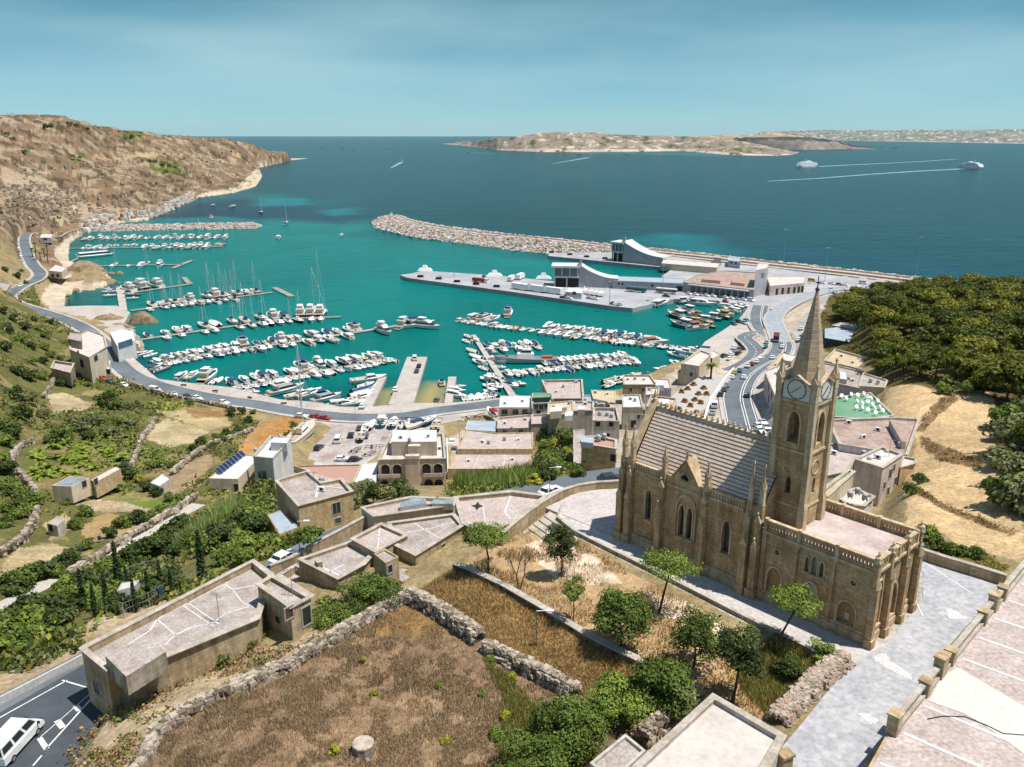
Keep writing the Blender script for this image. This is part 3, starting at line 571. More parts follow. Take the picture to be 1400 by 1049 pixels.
# floating pontoons: each a deck on floats
def pontoon(line,w,label,piles=True):
 pts=[np.array([*W(a,b,.55),.55])for a,b in line];t=empty('pontoon',(float(pts[0][0]),float(pts[0][1]),0),0,label,'pontoon','marina pontoons');o=np.array([pts[0][0],pts[0][1],0])
 q=[p-o for p in pts];mb=MB();strip_mesh(mb,q,-w/2,w/2,0.0,0,0.22);mb.build('deck',mat('pontoon_deck',S(190,184,178),.85,S(150,140,132),.3),t)
 mb=MB();strip_mesh(mb,q,-w/2+.2,w/2-.2,-.225,0,.75)
 mb.build('float_hull',mat('float_plastic',(.12,.12,.13),.7),t)
 return[tuple(p)for p in pts]
PONT={
'P1':pontoon([(118,326.5),(305,325)],3.0,'long pontoon close inside the rubble mole'),
'P2':pontoon([(96,339.5),(305,337)],3.0,'long pontoon ending at the brown barge'),
'P3':pontoon([(128,363.5),(250,361.5)],2.8,'sparsely used pontoon by the rocky islet'),
'P4':pontoon([(172,401),(262,388)],2.8,'pontoon with three large white motor yachts'),
'P5':pontoon([(178,424.5),(372,399.5)],2.6,'pontoon crowded with masts of sailing yachts'),
'P6':pontoon([(186,465),(316,446),(406,435),(466,433)],2.4,'pontoon ending below the tall twin mast yacht'),
'P7':pontoon([(206,499),(260,488),(316,478),(398,468),(460,458),(545,445),(580,441)],3.0,'longest pontoon with three big cruisers at its tip'),
'P8':pontoon([(318,528),(385,516),(431,508),(474,501),(530,489)],2.6,'pontoon nearest the seafront road'),
'P9':pontoon([(661,476.5),(741,472)],1.8,'short side pontoon off the slanting jetty'),
'P10':pontoon([(681,508.5),(866,491)],2.2,'side pontoon with the grey patrol boat'),
'P11':pontoon([(627,435.5),(700,446),(800,458),(900,470),(952,477)],2.4,'long pontoon off the fishing boat quay'),
}
pontoon([(236,366.5),(262,356)],3.2,'angled end piece of the sparsely used pontoon');pontoon([(251,379),(260,388.5)],3.2,'angled end piece beside the large motor yachts');pontoon([(375,393),(399,405)],3.6,'angled end piece beyond the sailing yachts')
pontoon([(92,360),(111,350.5)],1.8,'narrow gangway from the islet to the glass tour boat')
# rubble breakwaters: a core with a paved crest, and the boulders on it
def boulders(name,label,inner,outer,n,s0,s1,ztop,c,seed,zlow=-0.6):
 """boulders tumbled between the crest line (inner) and the waterline (outer)"""
 random.seed(seed);mb=MB();A=[np.array(p)for p in inner];B=[np.array(p)for p in outer]
 la=np.cumsum([0]+[np.linalg.norm(b-a)for a,b in zip(A[:-1],A[1:])]);lb=np.cumsum([0]+[np.linalg.norm(b-a)for a,b in zip(B[:-1],B[1:])])
 for k in range(n):
  t=random.random();f=random.random();p=np.array([np.interp(t*la[-1],la,[q[i]for q in A])for i in(0,1)]);q=np.array([np.interp(t*lb[-1],lb,[w[i]for w in B])for i in(0,1)])
  r=p+(q-p)*f;s=random.uniform(s0,s1);mb.stone((r[0],r[1],ztop+(zlow-ztop)*f+random.uniform(-.2,.4)),s*random.uniform(.8,1.5),s*random.uniform(.7,1.1),s*random.uniform(.6,1),random.uniform(0,3.14),random.choice((0,0,0,1,2)))
 return tag(mb.build(name,[mat('boulder_pale',S(236,224,214),.95,scale=.3,amt=.2),mat('boulder_grey',S(208,196,188),.95,scale=.3,amt=.25),mat('boulder_ochre',S(206,180,150),.95,scale=.3,amt=.3)]),label,kind='stuff')
CREST=[(533,296,3.4),(545,297,3.4),(560,303,3.6),(580,307.5,3.8),(600,311,3.8),(650,318,3.8),(700,323,3.8),(780,331,3.8),(840,338,3.8),(920,345.5,3.8),(1000,354,3.8),(1060,361,3.8),(1150,370.5,3.8),(1250,382,3.8),(1320,388,3.8)]
cr3=smooth_line([(*W(a,b,z),z)for a,b,z in CREST],6)
bw=empty('breakwater',(float(cr3[0][0]),float(cr3[0][1]),0),0,'long curved breakwater with a paved walk along its crest','breakwater');o=np.array([cr3[0][0],cr3[0][1],0]);ql=[p-o for p in cr3]
mb=MB();strip_mesh(mb,ql,-9,9,-1.2,0,6);mb.build('core',mat('mole_core',S(218,206,194),.95,coord='World'),bw)
mb=MB();strip_mesh(mb,ql,-3.4,2.6,0.0,0,3);mb.build('crest_walk',mat('mole_walk',S(222,202,186),.9,scale=.08,amt=.2,coord='World'),bw)
mb=MB();strip_mesh(mb,ql,2.6,3.4,1.0,0,3);mb.build('crest_wall',mat('mole_wall',S(226,214,202),.9,scale=.3,amt=.2,coord='World'),bw)
INN=[W(a,b,0)for a,b in[(533,294.5),(518,296.5),(507,304.5),(512,312),(567,325),(625,333),(700,342.5),(750,348),(840,349),(930,357)]]
boulders('rubble','pale boulders heaped along the harbour side of the breakwater',[q[:2]for q in cr3 if q[0]<W(930,347,3.8)[0]],INN,5600,1.1,2.7,3.0,None,3)
OUT=[W(a,b,0)for a,b in[(533,293.3),(548,295),(562,300.5),(600,308.3),(700,320.2),(837,334),(920,342.3),(1050,356.5),(1200,373),(1320,387)]]
boulders('rubble','pale boulders along the seaward side of the breakwater',[q[:2]for q in cr3],OUT,3000,1.1,2.8,3.0,None,4)
M1=smooth_line([(*W(a,b,2.6),2.6)for a,b in[(116,312.5),(160,311.5),(230,309.5),(300,308),(350,307.5)]],8)
bw2=empty('breakwater',(float(M1[0][0]),float(M1[0][1]),0),0,'straight low rubble mole sheltering the yacht marina','breakwater');o=np.array([M1[0][0],M1[0][1],0]);ql=[p-o for p in M1]
mb=MB();strip_mesh(mb,ql,-5,4,-1.4,0,5);mb.build('core',MATS['mole_core'],bw2);mb=MB();strip_mesh(mb,ql,-1.8,1.8,0.1,0,2);mb.build('crest_walk',mat('mole_walk_pale',S(220,198,178),.9,scale=.1,amt=.2,coord='World'),bw2)
boulders('rubble','boulders along the inner foot of the yacht marina mole',[q[:2]for q in M1],[W(a,b,0)for a,b in[(120,317),(200,315.5),(300,314),(352,312.5),(357,309)]],900,1.3,2.8,2.4,None,5)
boulders('rubble','boulders along the outer foot of the yacht marina mole',[q[:2]for q in M1],[W(a,b,0)for a,b in[(120,308),(200,306.8),(300,304.8),(345,304),(357,308)]],700,1.3,2.8,2.4,None,6)
boulders('rubble','loose boulders on the shore below the terraced hill',[G(a,b)[:2]for a,b in[(30,285),(90,296),(150,300),(205,297),(260,272)]],[W(a,b,.5)for a,b in[(96,330),(112,320),(150,306),(208,298),(270,271)]],420,1.5,5.5,9,None,7,0.5)
# boulders on the slope of the hill
random.seed(11);mb=MB()
for k in range(620):
 px,py=random.choice([(random.uniform(0,110),random.uniform(255,308)),(random.uniform(0,110),random.uniform(255,308)),(random.uniform(60,200),random.uniform(265,302)),(random.uniform(0,300),random.uniform(215,275))]);p=G(px,py)
 if p[1]<400:continue
 s=random.uniform(.9,3.0)*random.choice((.7,1,1.5))*(p[1]/900)**.5;mb.stone((p[0],p[1],p[2]+s*.15),s*1.3,s,s*.9,random.uniform(0,3),random.choice((0,1,1,2)),.33)
tag(mb.build('boulders',[mat('hill_boulder',S(196,176,150),.95,scale=.3,amt=.35),mat('hill_boulder_grey',S(186,166,142),.95,scale=.3,amt=.35),MATS['boulder_ochre']]),'scattered fallen boulders on the dry hillside',kind='stuff')
# rocks in the water: each an object
def rock(px,py,w,d,h,label,z=0.0,c=None,n=9):
 random.seed(int(px*7+py));x,y=W(px,py,z);mb=MB();rings=[]
 for j,(r,zz)in enumerate(((1,-.4),(1.02,.05),(.86,.4),(.6,.75),(.22,1.0))):
  rings.append([(math.cos(2*math.pi*i/n)*w/2*r*random.uniform(.8,1.15),math.sin(2*math.pi*i/n)*d/2*r*random.uniform(.8,1.15),h*zz+random.uniform(-.1,.1)*h)for i in range(n)])
 mb.loft(rings);o=mb.build('rock',mat('shore_rock',S(186,158,126),.95,S(130,112,90),.35,bump=.6),loc=(x,y,z));return tag(o,label,'rock','rocks along the marina shore')
rock(196,442,15,8,5.5,'steep pointed rock in the water beside the boat clubhouse');rock(141,372,6,4,2.2,'rounded rock off the islet, close to its edge');rock(153,376,6,4,2.0,'rounded rock off the islet, second of three in a line');rock(164,375.5,5,4,2.4,'small lone rock farthest out from the islet')
rock(117,376,30,26,9,'large brown rock islet topped with scrub beside the gangway');rock(107,388,22,14,5,'low brown rock at the foot of the scrubby islet');rock(140,388,22,12,4.0,'pale flat rock at the outer end of the islet');rock(105,399,6,4,2,'small pale rock in the shallows beneath the islet')
rock(150,441,20,12,4,'scrubby brown rock beside the seafront walk');rock(163,449,14,6,2.4,'low brown rock ledge reaching towards the pointed rock')
boulders('rubble','ochre boulders round the foot of the boat clubhouse',[W(a,b,1)for a,b in[(170,452),(184,466),(190,478)]],[W(a,b,0)for a,b in[(180,452),(194,470),(198,485)]],90,.9,2.2,1.6,None,8)
# ================================================================ walls
def rubble_wall(name,label,pts,w,h,size,n_per_m,mats,seed,base=None):
 """drystone wall: irregular stones heaped along the line, standing on the ground"""
 random.seed(seed);P=[np.array(p)for p in pts];mb=MB()
 for a,b in zip(P[:-1],P[1:]):
  Ld=np.linalg.norm(b[:2]-a[:2]);d=(b-a)[:2]/(Ld+1e-9);n=np.array([-d[1],d[0]]);ang=math.atan2(d[1],d[0]);m_=max(2,int(Ld/1.2))
  ring=[]
  for k in range(m_+1):
   c=a+(b-a)*k/m_;hh=h*random.uniform(.78,.95);ring.append([(c[0]+n[0]*o_,c[1]+n[1]*o_,c[2]+z_)for o_,z_ in((-w*.46,-.8),(-w*.33,hh*.9),(w*.33,hh*.9),(w*.46,-.8))])
  mb.loft(ring,3)
  for k in range(int(Ld*n_per_m)):
   t=random.random();c=a+(b-a)*t;o_=random.uniform(-1,1);z_=random.random()if abs(o_)>.6 else random.uniform(.85,1.05);s=size*random.uniform(.55,1.5)
   wz=w/2*(1-.25*z_);mb.stone((c[0]+n[0]*o_*wz,c[1]+n[1]*o_*wz,c[2]+z_*h),s*1.25,s*.9,s*.75,ang+random.uniform(-.5,.5),random.choice((0,0,1,1,2)))
 return tag(mb.build(name,mats),label,'wall','drystone walls')
WALLM=[mat('drystone_pale',S(216,202,184),.95,S(168,154,138),1.2,fine=.25),mat('drystone_grey',S(186,172,154),.95,S(138,126,110),1.2,fine=.3),mat('drystone_dark',S(150,134,112),.95,S(104,92,76),1.2),mat('drystone_core',S(120,104,84),.95,scale=1)]
def gp(pts,dz=0.0):return[(G(a,b)[0],G(a,b)[1],G(a,b)[2]+dz)for a,b in pts]
rubble_wall('rubble_wall','long pale drystone wall edging the brown field above the road',gp([(190,1065),(206,1022),(222,1002),(262,975),(300,956),(350,932),(400,912),(440,886),(470,867),(520,838),(560,818)]),1.25,.9,.42,46,WALLM,1)
rubble_wall('rubble_wall','tall tumbled drystone wall across the top of the brown field',gp([(560,820),(585,833),(612,850),(640,868),(655,878)]),1.6,1.35,.40,70,WALLM,2)
rubble_wall('rubble_wall','drystone wall between the gap and the lower garden bushes',gp([(664,890),(690,903),(712,914),(750,932),(786,952)]),1.5,1.1,.40,60,WALLM,3)
rubble_wall('rubble_wall','short drystone wall behind the flat roofed shed',gp([(878,1018),(905,995),(930,975),(950,956)]),1.4,1.5,.40,55,WALLM,4)
rubble_wall('rubble_wall','broad pinkish rubble bank between garden and church forecourt',gp([(1062,990),(1090,962),(1120,932),(1152,904)]),2.2,.9,.32,130,[WALLM[0],mat('drystone_pink',S(206,178,160),.95,scale=1.2),WALLM[1],WALLM[3]],5)
for k,(lab,pts)in enumerate([('curving field wall round the banana grove',[(52,682),(45,668),(18,640),(18,625),(30,612),(45,605)]),('low field wall below the seafront houses',[(235,650),(260,630),(268,622),(290,610),(320,600),(345,590)]),('crumbling wall round the pale terraced field',[(180,640),(196,600),(205,588),(214,575)]),('curved terrace wall beside the sheltered plot',[(0,762),(30,742),(45,722),(52,700)]),('low wall along the uphill side of the concrete lane',[(95,790),(140,762),(160,748),(205,722),(240,702),(268,682)]),('broken wall on the slope above the house',[(60,545),(75,520),(105,512)]),('wall under the seafront road beside the parked cars',[(180,527),(230,543),(300,556),(318,560)])]):
 rubble_wall('rubble_wall',lab,gp(pts),1.0,1.1,.7,5,WALLM,20+k)
def wall(name,label,pts,w,h,m,cap=None,capw=None,foot=.6):
 P=[np.array(p)for p in pts];t=empty(name,tuple(map(float,P[0])),0,label,'wall');q=[p-P[0]for p in P];mb=MB();strip_mesh(mb,q,-w/2,w/2,h,0,h+foot);mb.build('masonry',m,t)
 if cap:mb=MB();strip_mesh(mb,q,-(capw or w+.12)/2,(capw or w+.12)/2,h+.13,0,.128);mb.build('coping',cap,t)
 return t
M_lime=mat('limestone',S(216,196,162),.92,S(184,160,124),.25,fine=.15,courses=.35,stain=.3,coord='World')
M_limegrey=mat('limestone_grey',S(208,196,178),.92,S(164,150,132),.3,fine=.2,courses=.3,stain=.45,coord='World')
M_coping=mat('coping_stone',S(214,204,192),.9,S(176,164,148),.6,fine=.18,coord='World')
wall('retaining_wall','weathered retaining wall below the church garden',gp([(622,778),(640,784),(690,808),(745,840),(800,874),(845,897),(884,916)],-.1),.7,.75,mat('weathered_wall',S(176,160,138),.95,S(84,74,62),.5,fine=.25,courses=.3,stain=.6,coord='World'),M_coping,.8,3.0)
wall('garden_wall','low wall between church path and dry garden',[(*W(a,b,44),43.6)for a,b in[(762,710),(785,729),(810,742),(850,762),(900,787),(950,812),(1000,838),(1060,868),(1112,894),(1150,908)]],.35,.75,M_limegrey,M_coping,.4,1.2)
wall('parapet_wall','curved parapet wall between forecourt and road',[(*W(a,b,44),43.8)for a,b in[(686,741),(700,728),(722,710),(745,694),(768,680),(790,673),(815,669),(862,666)]],.4,1.2,M_lime,M_coping,.5,2.5)
wall('parapet_wall','stone parapet along the near side of the climbing road',[(p[0],p[1],p[2])for p in[(*W(a,b,z),z)for a,b,z in[(370,784,38.4),(400,772,38.6),(432,752,39.0),(470,732,39.4),(510,710,39.9),(530,706,40),(575,700,40.4),(620,694,40.6)]]],.4,1.0,M_lime,M_coping,.5,2.0)
wall('boundary_wall','stone boundary wall behind the church courtyard',[(*W(a,b,44),43.9)for a,b in[(1254,763),(1290,775),(1340,790),(1374,801)]],.5,1.3,M_lime,M_coping,.6)
wall('roadside_wall','white retaining wall along the curving road beside parked cars',[(p[0],p[1],p[2]+.3)for p in[G(a,b)for a,b in[(962,585),(966,565),(972,550),(982,535),(992,520),(1003,508)]]],.6,1.2,M_white,None,None,3)
wall('crash_barrier','pale concrete barrier along the lower road',[(*W(a,b,37.6),37.6)for a,b in[(-60,996),(0,962),(60,931),(113,903)]],.5,.8,mat('barrier',S(220,218,214),.8,scale=.5,amt=.1),M_steel,.12)
# paved forecourt, steps and path of the church
def slab(name,label,pts,z,m,t=.5):
 mb=MB();mb.prism(poly_at(pts,z),z-t,z);return tag(mb.build(name,m),label,kind='structure')
M_court=mat('court_concrete',S(200,200,204),.9,S(180,181,187),.3,fine=.22,coord='World')
slab('forecourt','grey concrete courtyard before the church',[(1252,757),(1376,795),(1300,880),(1240,960),(1190,1060),(1160,1180),(1000,1180),(1062,1030),(1100,985),(1158,912),(1212,880),(1262,822),(1262,785)],44.06,M_court)
slab('forecourt','pale paved forecourt at the rear of the church',[(770,704),(745,694),(790,674),(862,667),(880,690),(846,735)],44.06,mat('forecourt_paving',S(216,206,204),.9,scale=.3,amt=.12,coord='World'))
slab('path','pale path along the side of the church',[(765,708),(845,735),(1182,886),(1212,880),(1160,913),(1112,894),(1000,838),(900,787),(810,742),(786,727)],44.05,mat('path_concrete',S(214,208,204),.9,scale=.4,amt=.1,coord='World'))
st=MB()
for k in range(7):
 a0,b0,a1,b1=(752-k*7.5,699+k*5.6,776-k*7.5,716+k*5.6);p=[W(a0,b0,44-k*.17),W(a1,b1,44-k*.17),W(a1-8,b1+6,44-k*.17),W(a0-8,b0+6,44-k*.17)];st.prism(p,42.0,44.0-k*.17)
tag(st.build('stone_steps',M_coping),'flight of broad stone steps down from the forecourt','steps')
mb=MB()
for a,b,w in[((1258,765),(1330,812),.12),((1247,812),(1262,842),.15)]:ln_px(mb,a,b,w,44.075)
tag(mb.build('court_line',M_paint),'thin white lines on the courtyard',kind='structure')
mb=MB();random.seed(4)
for pts in([(1192,898),(1212,892),(1216,904),(1245,920),(1246,930),(1225,920),(1206,910)],[(1290,832),(1305,834),(1318,842),(1330,845),(1300,846)],[(1172,977),(1190,974),(1200,986),(1190,992),(1180,984)]):
 P=poly_at(pts,44.075);P=[tuple(np.array(P[i])+(np.array(P[(i+1)%len(P)])-np.array(P[i]))*k/5+np.array([random.uniform(-.16,.16),random.uniform(-.16,.16)]))for i in range(len(P))for k in range(5)];mb.add([(x,y,44.075)for x,y in P],[tuple(range(len(P)))])
tag(mb.build('court_patch',mat('court_patch',S(228,226,226),.9,scale=.6,amt=.1,coord='World')),'pale repair patches in the courtyard',kind='structure')
# ================================================================ church
from mathutils.geometry import tessellate_polygon
def holed(mb,O3,U,Wd,outer,holes,depth,m=0,mr=None,mb_back=None,m_back=0):
 """a wall face in the plane O3 + u*U + z*Z with real openings; Wd points into the wall; reveals are `depth` deep and may end in a panel"""
 O3,U,Wd=Vector(O3),Vector(U),Vector(Wd);P=lambda u,z,d=0.0:O3+U*u+Vector((0,0,z))+Wd*d
 loops=[outer]+holes;tris=tessellate_polygon([[Vector((u,z,0))for u,z in lp]for lp in loops]);flat=[q for lp in loops for q in lp]
 n0=U.cross(Vector((0,0,1)));want=-Wd
 def orient(t):
  a,b,c=(P(*flat[i])for i in t);return t if(b-a).cross(c-a).dot(want)>0 else t[::-1]
 mb.add([P(u,z)for u,z in flat],[orient(tuple(t))for t in tris if abs((flat[t[1]][0]-flat[t[0]][0])*(flat[t[2]][1]-flat[t[0]][1])-(flat[t[2]][0]-flat[t[0]][0])*(flat[t[1]][1]-flat[t[0]][1]))>1e-9],m)
 for lp in holes:
  n=len(lp);mb.add([P(u,z)for u,z in lp]+[P(u,z,depth)for u,z in lp],[(i,(i+1)%n,n+(i+1)%n,n+i)for i in range(n)],m if mr is None else mr)
  if mb_back is not None:mb_back.add([P(u,z,depth*.98)for u,z in lp],[tuple(range(n))],m_back)
def rect(u0,u1,z0,z1):return[(u0,z0),(u1,z0),(u1,z1),(u0,z1)]
def pointed(uc,w,z0,zs,zt,n=6):
 L_=[(uc-w/2*math.cos(t)**0.8 if t<1.57 else uc,zs+(zt-zs)*math.sin(t)**1.25)for t in[math.pi/2*k/n for k in range(n+1)]]
 return[(uc+w/2,z0)]+[(2*uc-u,z)for u,z in L_]+L_[::-1][1:]+[(uc-w/2,z0)]
def roundarch(uc,w,z0,zs,n=8):
 return[(uc+w/2,z0)]+[(uc+w/2*math.cos(t),zs+w/2*math.sin(t))for t in[math.pi*k/n for k in range(n+1)]]+[(uc-w/2,z0)]
def circle(uc,zc,r,n=14):return[(uc+r*math.cos(2*math.pi*k/n),zc+r*math.sin(2*math.pi*k/n))for k in range(n)]
def cross4(uc,zc,r,n=5):
 o=[]
 for q in range(4):
  a0=q*math.pi/2;cx,cz=uc+r*.55*math.cos(a0),zc+r*.55*math.sin(a0)
  for k in range(n+1):t=a0-math.pi*.62+math.pi*1.24*k/n;o.append((cx+r*.42*math.cos(t),cz+r*.42*math.sin(t)))
 return o
M_ch=mat('church_stone',S(226,198,156),.92,S(192,158,116),.45,fine=.16,courses=.42,stain=.28)
M_chl=mat('church_trim',S(236,214,180),.9,S(204,174,136),.6,fine=.16,stain=.3)
M_chroof=mat('church_roof_slabs',S(248,228,212),.92,S(226,202,182),1.1,fine=.3,bump=.2)
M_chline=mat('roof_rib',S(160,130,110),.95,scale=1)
M_chflat=mat('church_flat_roof',S(224,208,202),.92,S(188,166,160),.35,fine=.1)
M_lead=mat('leaded_glass',(.06,.065,.075),.35,(.03,.03,.035),3.0,spec=.5)
M_doorw=mat('pale_door',S(205,210,215),.6,scale=1,amt=.1)
M_bd=mat('blind_stone',S(206,166,116),.92,S(180,138,92),.5)
ca=math.atan2(-0.73629706,0.67665844)
church=empty('church',(12.358,88.944,44.04),ca,'golden stone church with a tall spired clock tower and pinnacled buttresses','church')
CY,YN,YF=5.2,0.8,9.7
XE=30.0
def part(name,mb,m,parent=church,smooth=False):return mb.build(name,m,parent,smooth)
def arch_trim(mb,loop,O3,U,out,w,d):
 O3,U,out=Vector(O3),Vector(U),Vector(out)
 pts=loop;c=(sum(p[0]for p in pts)/len(pts),min(p[1]for p in pts));rings=[]
 for i,(u,z)in enumerate(pts):
  a=pts[max(i-1,0)];b=pts[min(i+1,len(pts)-1)];d_=Vector((b[0]-a[0],b[1]-a[1])).normalized();nrm=Vector((d_.y,-d_.x))
  Q=lambda off,o:O3+U*(u+nrm.x*off)+Vector((0,0,z+nrm.y*off))+out*o
  rings.append([Q(0,-.02),Q(0,d),Q(w,d),Q(w,-.02)])
 mb.loft(rings)
def window(parent,lp,O3,U,out,depth,glass,trim=.16,proud=.09,name='window'):
 mb=MB();arch_trim(mb,lp,O3,U,out,trim,proud);z0=min(p[1]for p in lp);u0=min(p[0]for p in lp);u1=max(p[0]for p in lp)
 A=Vector(O3)+Vector(U)*(u0-.2)+Vector((0,0,z0-.1));B=Vector(O3)+Vector(U)*(u1+.2)+Vector((0,0,z0-.1));mb.bar(A+Vector(out)*.1,B+Vector(out)*.1,.3,.18)
 f=mb.build(name,M_chl,parent);g=MB();V=[Vector(O3)+Vector(U)*u+Vector((0,0,z))-Vector(out)*depth*.96 for u,z in lp];g.add(V,[tuple(range(len(V)))]);g.build('glass' if glass is M_lead else 'panel',glass,f);return f
OUTS=(0,-1,0)
# --- nave walls with lancets
wl=MB();l1=pointed(3.95,.85,3.55,5.9,7.15);l2a=pointed(8.55,.7,3.2,5.8,7.0);l2b=pointed(9.6,.7,3.2,5.8,7.0);l3=pointed(14.25,.95,3.3,5.8,7.1)
holed(wl,(0,YN,0),(1,0,0),(0,1,0),rect(0.4,18.2,0,9.9),[l1,l2a,l2b,l3],.5)
holed(wl,(0,YF,0),(1,0,0),(0,-1,0),rect(0.4,18.2,0,9.9),[pointed(u,.85,3.5,5.9,7.1)for u in(3.95,9.05,14.25)],.5)
wl.add([(0.4,YN,0),(0.4,YF,0),(0.4,YF,9.9),(0.4,CY,15.9),(0.4,YN,9.9)],[(0,4,3,2,1)])
wl.add([(18.2,YN,8),(18.2,YF,8),(18.2,YF,9.9),(18.2,CY,15.6),(18.2,YN,9.9)],[(0,1,2,3,4)])
part('nave_wall',wl,M_ch)
for lp in(l1,l2a,l2b,l3):window(church,lp,(0,YN,0),(1,0,0),OUTS,.5,M_lead)
mb=MB();arch_trim(mb,pointed(9.07,2.35,3.2,6.3,8.1),(0,YN,0),(1,0,0),OUTS,.22,.14);part('arch_moulding',mb,M_chl)
# plinth
mb=MB()
for x0,x1,y0,y1 in((0.1,18.4,YN-.3,YF+.3),(18.4,XE+.25,YN-.22,YF+.22)):
 mb.box(x0,x1,y0,y1,-.3,.85);mb.box(x0+.1,x1-.1,y0+.12,y1-.12,.85,1.15)
part('plinth',mb,M_chl)
# --- nave roof
mb=MB();zr,ze=15.6,9.55;yl,yh=YN+.35,CY
for sgn in(1,-1):
 nst=17
 for k in range(nst):
  f0,f1=k/nst,(k+1)/nst;g=lambda f,dz:(CY-sgn*(CY-yl)*(1-f),ze+(zr-ze)*f+dz)
  (ya,za),(yb,zb),(yc,zc)=g(f0,.05),g(f1,0.02),g(f0,-.03);q=[(1.2,ya,za),(17.9,ya,za),(17.9,yb,zb),(1.2,yb,zb),(1.2,yc,zc),(17.9,yc,zc)]
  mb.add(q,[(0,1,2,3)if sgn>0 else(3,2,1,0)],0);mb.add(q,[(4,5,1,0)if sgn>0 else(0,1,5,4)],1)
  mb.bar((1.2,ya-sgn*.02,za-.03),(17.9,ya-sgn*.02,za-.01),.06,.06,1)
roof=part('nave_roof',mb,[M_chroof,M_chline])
mb=MB()
mb.box(.7,17.6,CY-.16,CY+.16,zr-.15,zr+.14)
for k in range(24):
 x=1.0+k*.7;mb.box(x-.1,x+.1,CY-.09,CY+.09,zr+.14,zr+.34);mb.lathe((x,CY,zr+.3),[(.05,0),(.2,.14),(.1,.26),(.13,.34),(.02,.46)],6)
mb.build('ridge_crest',M_chl,roof)
mb=MB()
for sgn in(1,-1):
 a=(0.75,CY-sgn*(CY-YN+.1),9.7);b=(0.75,CY,16.15);mb.bar(a,b,.75,.4)
mb.lathe((0.75,CY,16.0),[(.3,0),(.3,.5),(.12,.7),(.2,.9),(.03,1.6)],6);part('gable_coping',mb,M_chl)
# --- balustrades over bays one and three, both sides
def balustrade(x0,x1,y,z0,z1,parent=church):
 mb=MB();mb.box(x0,x1,y-.16,y+.2,z0,z0+.22);mb.box(x0,x1,y-.2,y+.24,z1-.2,z1);n=int((x1-x0)/.34);s=(x1-x0)/n
 for k in range(n+1):x=x0+k*s;mb.box(max(x0,x-.07),min(x1,x+.07),y-.1,y+.14,z0+.22,z1-.2)
 for k in range(int((x1-x0)/.3)):x=x0+.1+k*.3;mb.box(x,x+.15,y-.14,y+.02,z0-.2,z0-.002)
 return part('balustrade',mb,M_chl,parent)
for y in(YN,YF-.05):
 balustrade(1.9,5.4,y,8.95,10.05);balustrade(11.95,16.2,y,8.95,10.05)
 # --- gabled middle bay
gx0,gx1,gz,ga=6.35,11.0,8.9,12.1;gm=(gx0+gx1)/2
for y,w in((YF+.02,-1),(YN-.02,1)):
 mb=MB();holed(mb,(0,y,0),(1,0,0),(0,w,0),[(gx0,gz),(gx1,gz),(gm,ga)],[cross4(gm,gz+1.25,.62)],.3)
 for s in(0,1):
  x=gx1 if s else gx0;P=[(x,y-w*.06,gz+.1),(gm,y-w*.06,ga+.14),(gm,CY-w*2.6,ga+.14),(x,CY-w*(5.6-1.9),gz+.1)];up=[(a,b,c+.22)for a,b,c in P]
  mb.loft([P,up],1)
 mb.bar((gx0,y-w*.05,gz-.02),(gx1,y-w*.05,gz-.02),.2,.22,1);gable=part('gable',mb,[M_ch,M_chl])
mb=MB();mb.add([(gm-.7,YN+.27,gz+.5),(gm+.7,YN+.27,gz+.5),(gm+.7,YN+.27,gz+2.0),(gm-.7,YN+.27,gz+2.0)],[(0,1,2,3)]);mb.build('glass',M_glass,gable)
mb=MB();arch_trim(mb,circle(gm,gz+1.25,.66,16)+[circle(gm,gz+1.25,.66,16)[0]],(0,YN-.02,0),(1,0,0),OUTS,-.12,.1);mb.build('ring',M_chl,gable)
mb=MB();mb.lathe((gm,YN+.1,ga+.3),[(.16,0),(.16,.3),(.08,.45),(.08,1.2)],6);mb.box(gm-.28,gm+.28,YN+.04,YN+.16,ga+1.0,ga+1.16);mb.build('finial_cross',M_chl,gable)
# --- buttresses and pinnacles
def pinnacle(c,w,z0,zt,parent,gab=True):
 mb=MB();x,y=c;h=zt-z0
 mb.box(x-w/2,x+w/2,y-w/2,y+w/2,z0,z0+h*.42)
 if gab:
  for dx,dy in((1,0),(-1,0),(0,1),(0,-1)):
   px,py=-dy,dx;f=lambda a,b,z:(x+dx*b+px*a,y+dy*b+py*a,z)
   mb.add([f(-w*.55,w*.5,z0+h*.36),f(w*.55,w*.5,z0+h*.36),f(0,w*.5,z0+h*.56),f(-w*.55,w*.62,z0+h*.36),f(w*.55,w*.62,z0+h*.36),f(0,w*.62,z0+h*.56)],[(3,4,5),(0,2,1),(0,3,5,2),(1,2,5,4),(0,1,4,3)])
 mb.lathe((x,y,z0),[(w*.62,h*.42),(w*.13,h*.86),(w*.3,h*.89),(w*.3,h*.93),(w*.05,h)],4,rot=math.pi/4);return mb.build('pinnacle',M_chl,parent)
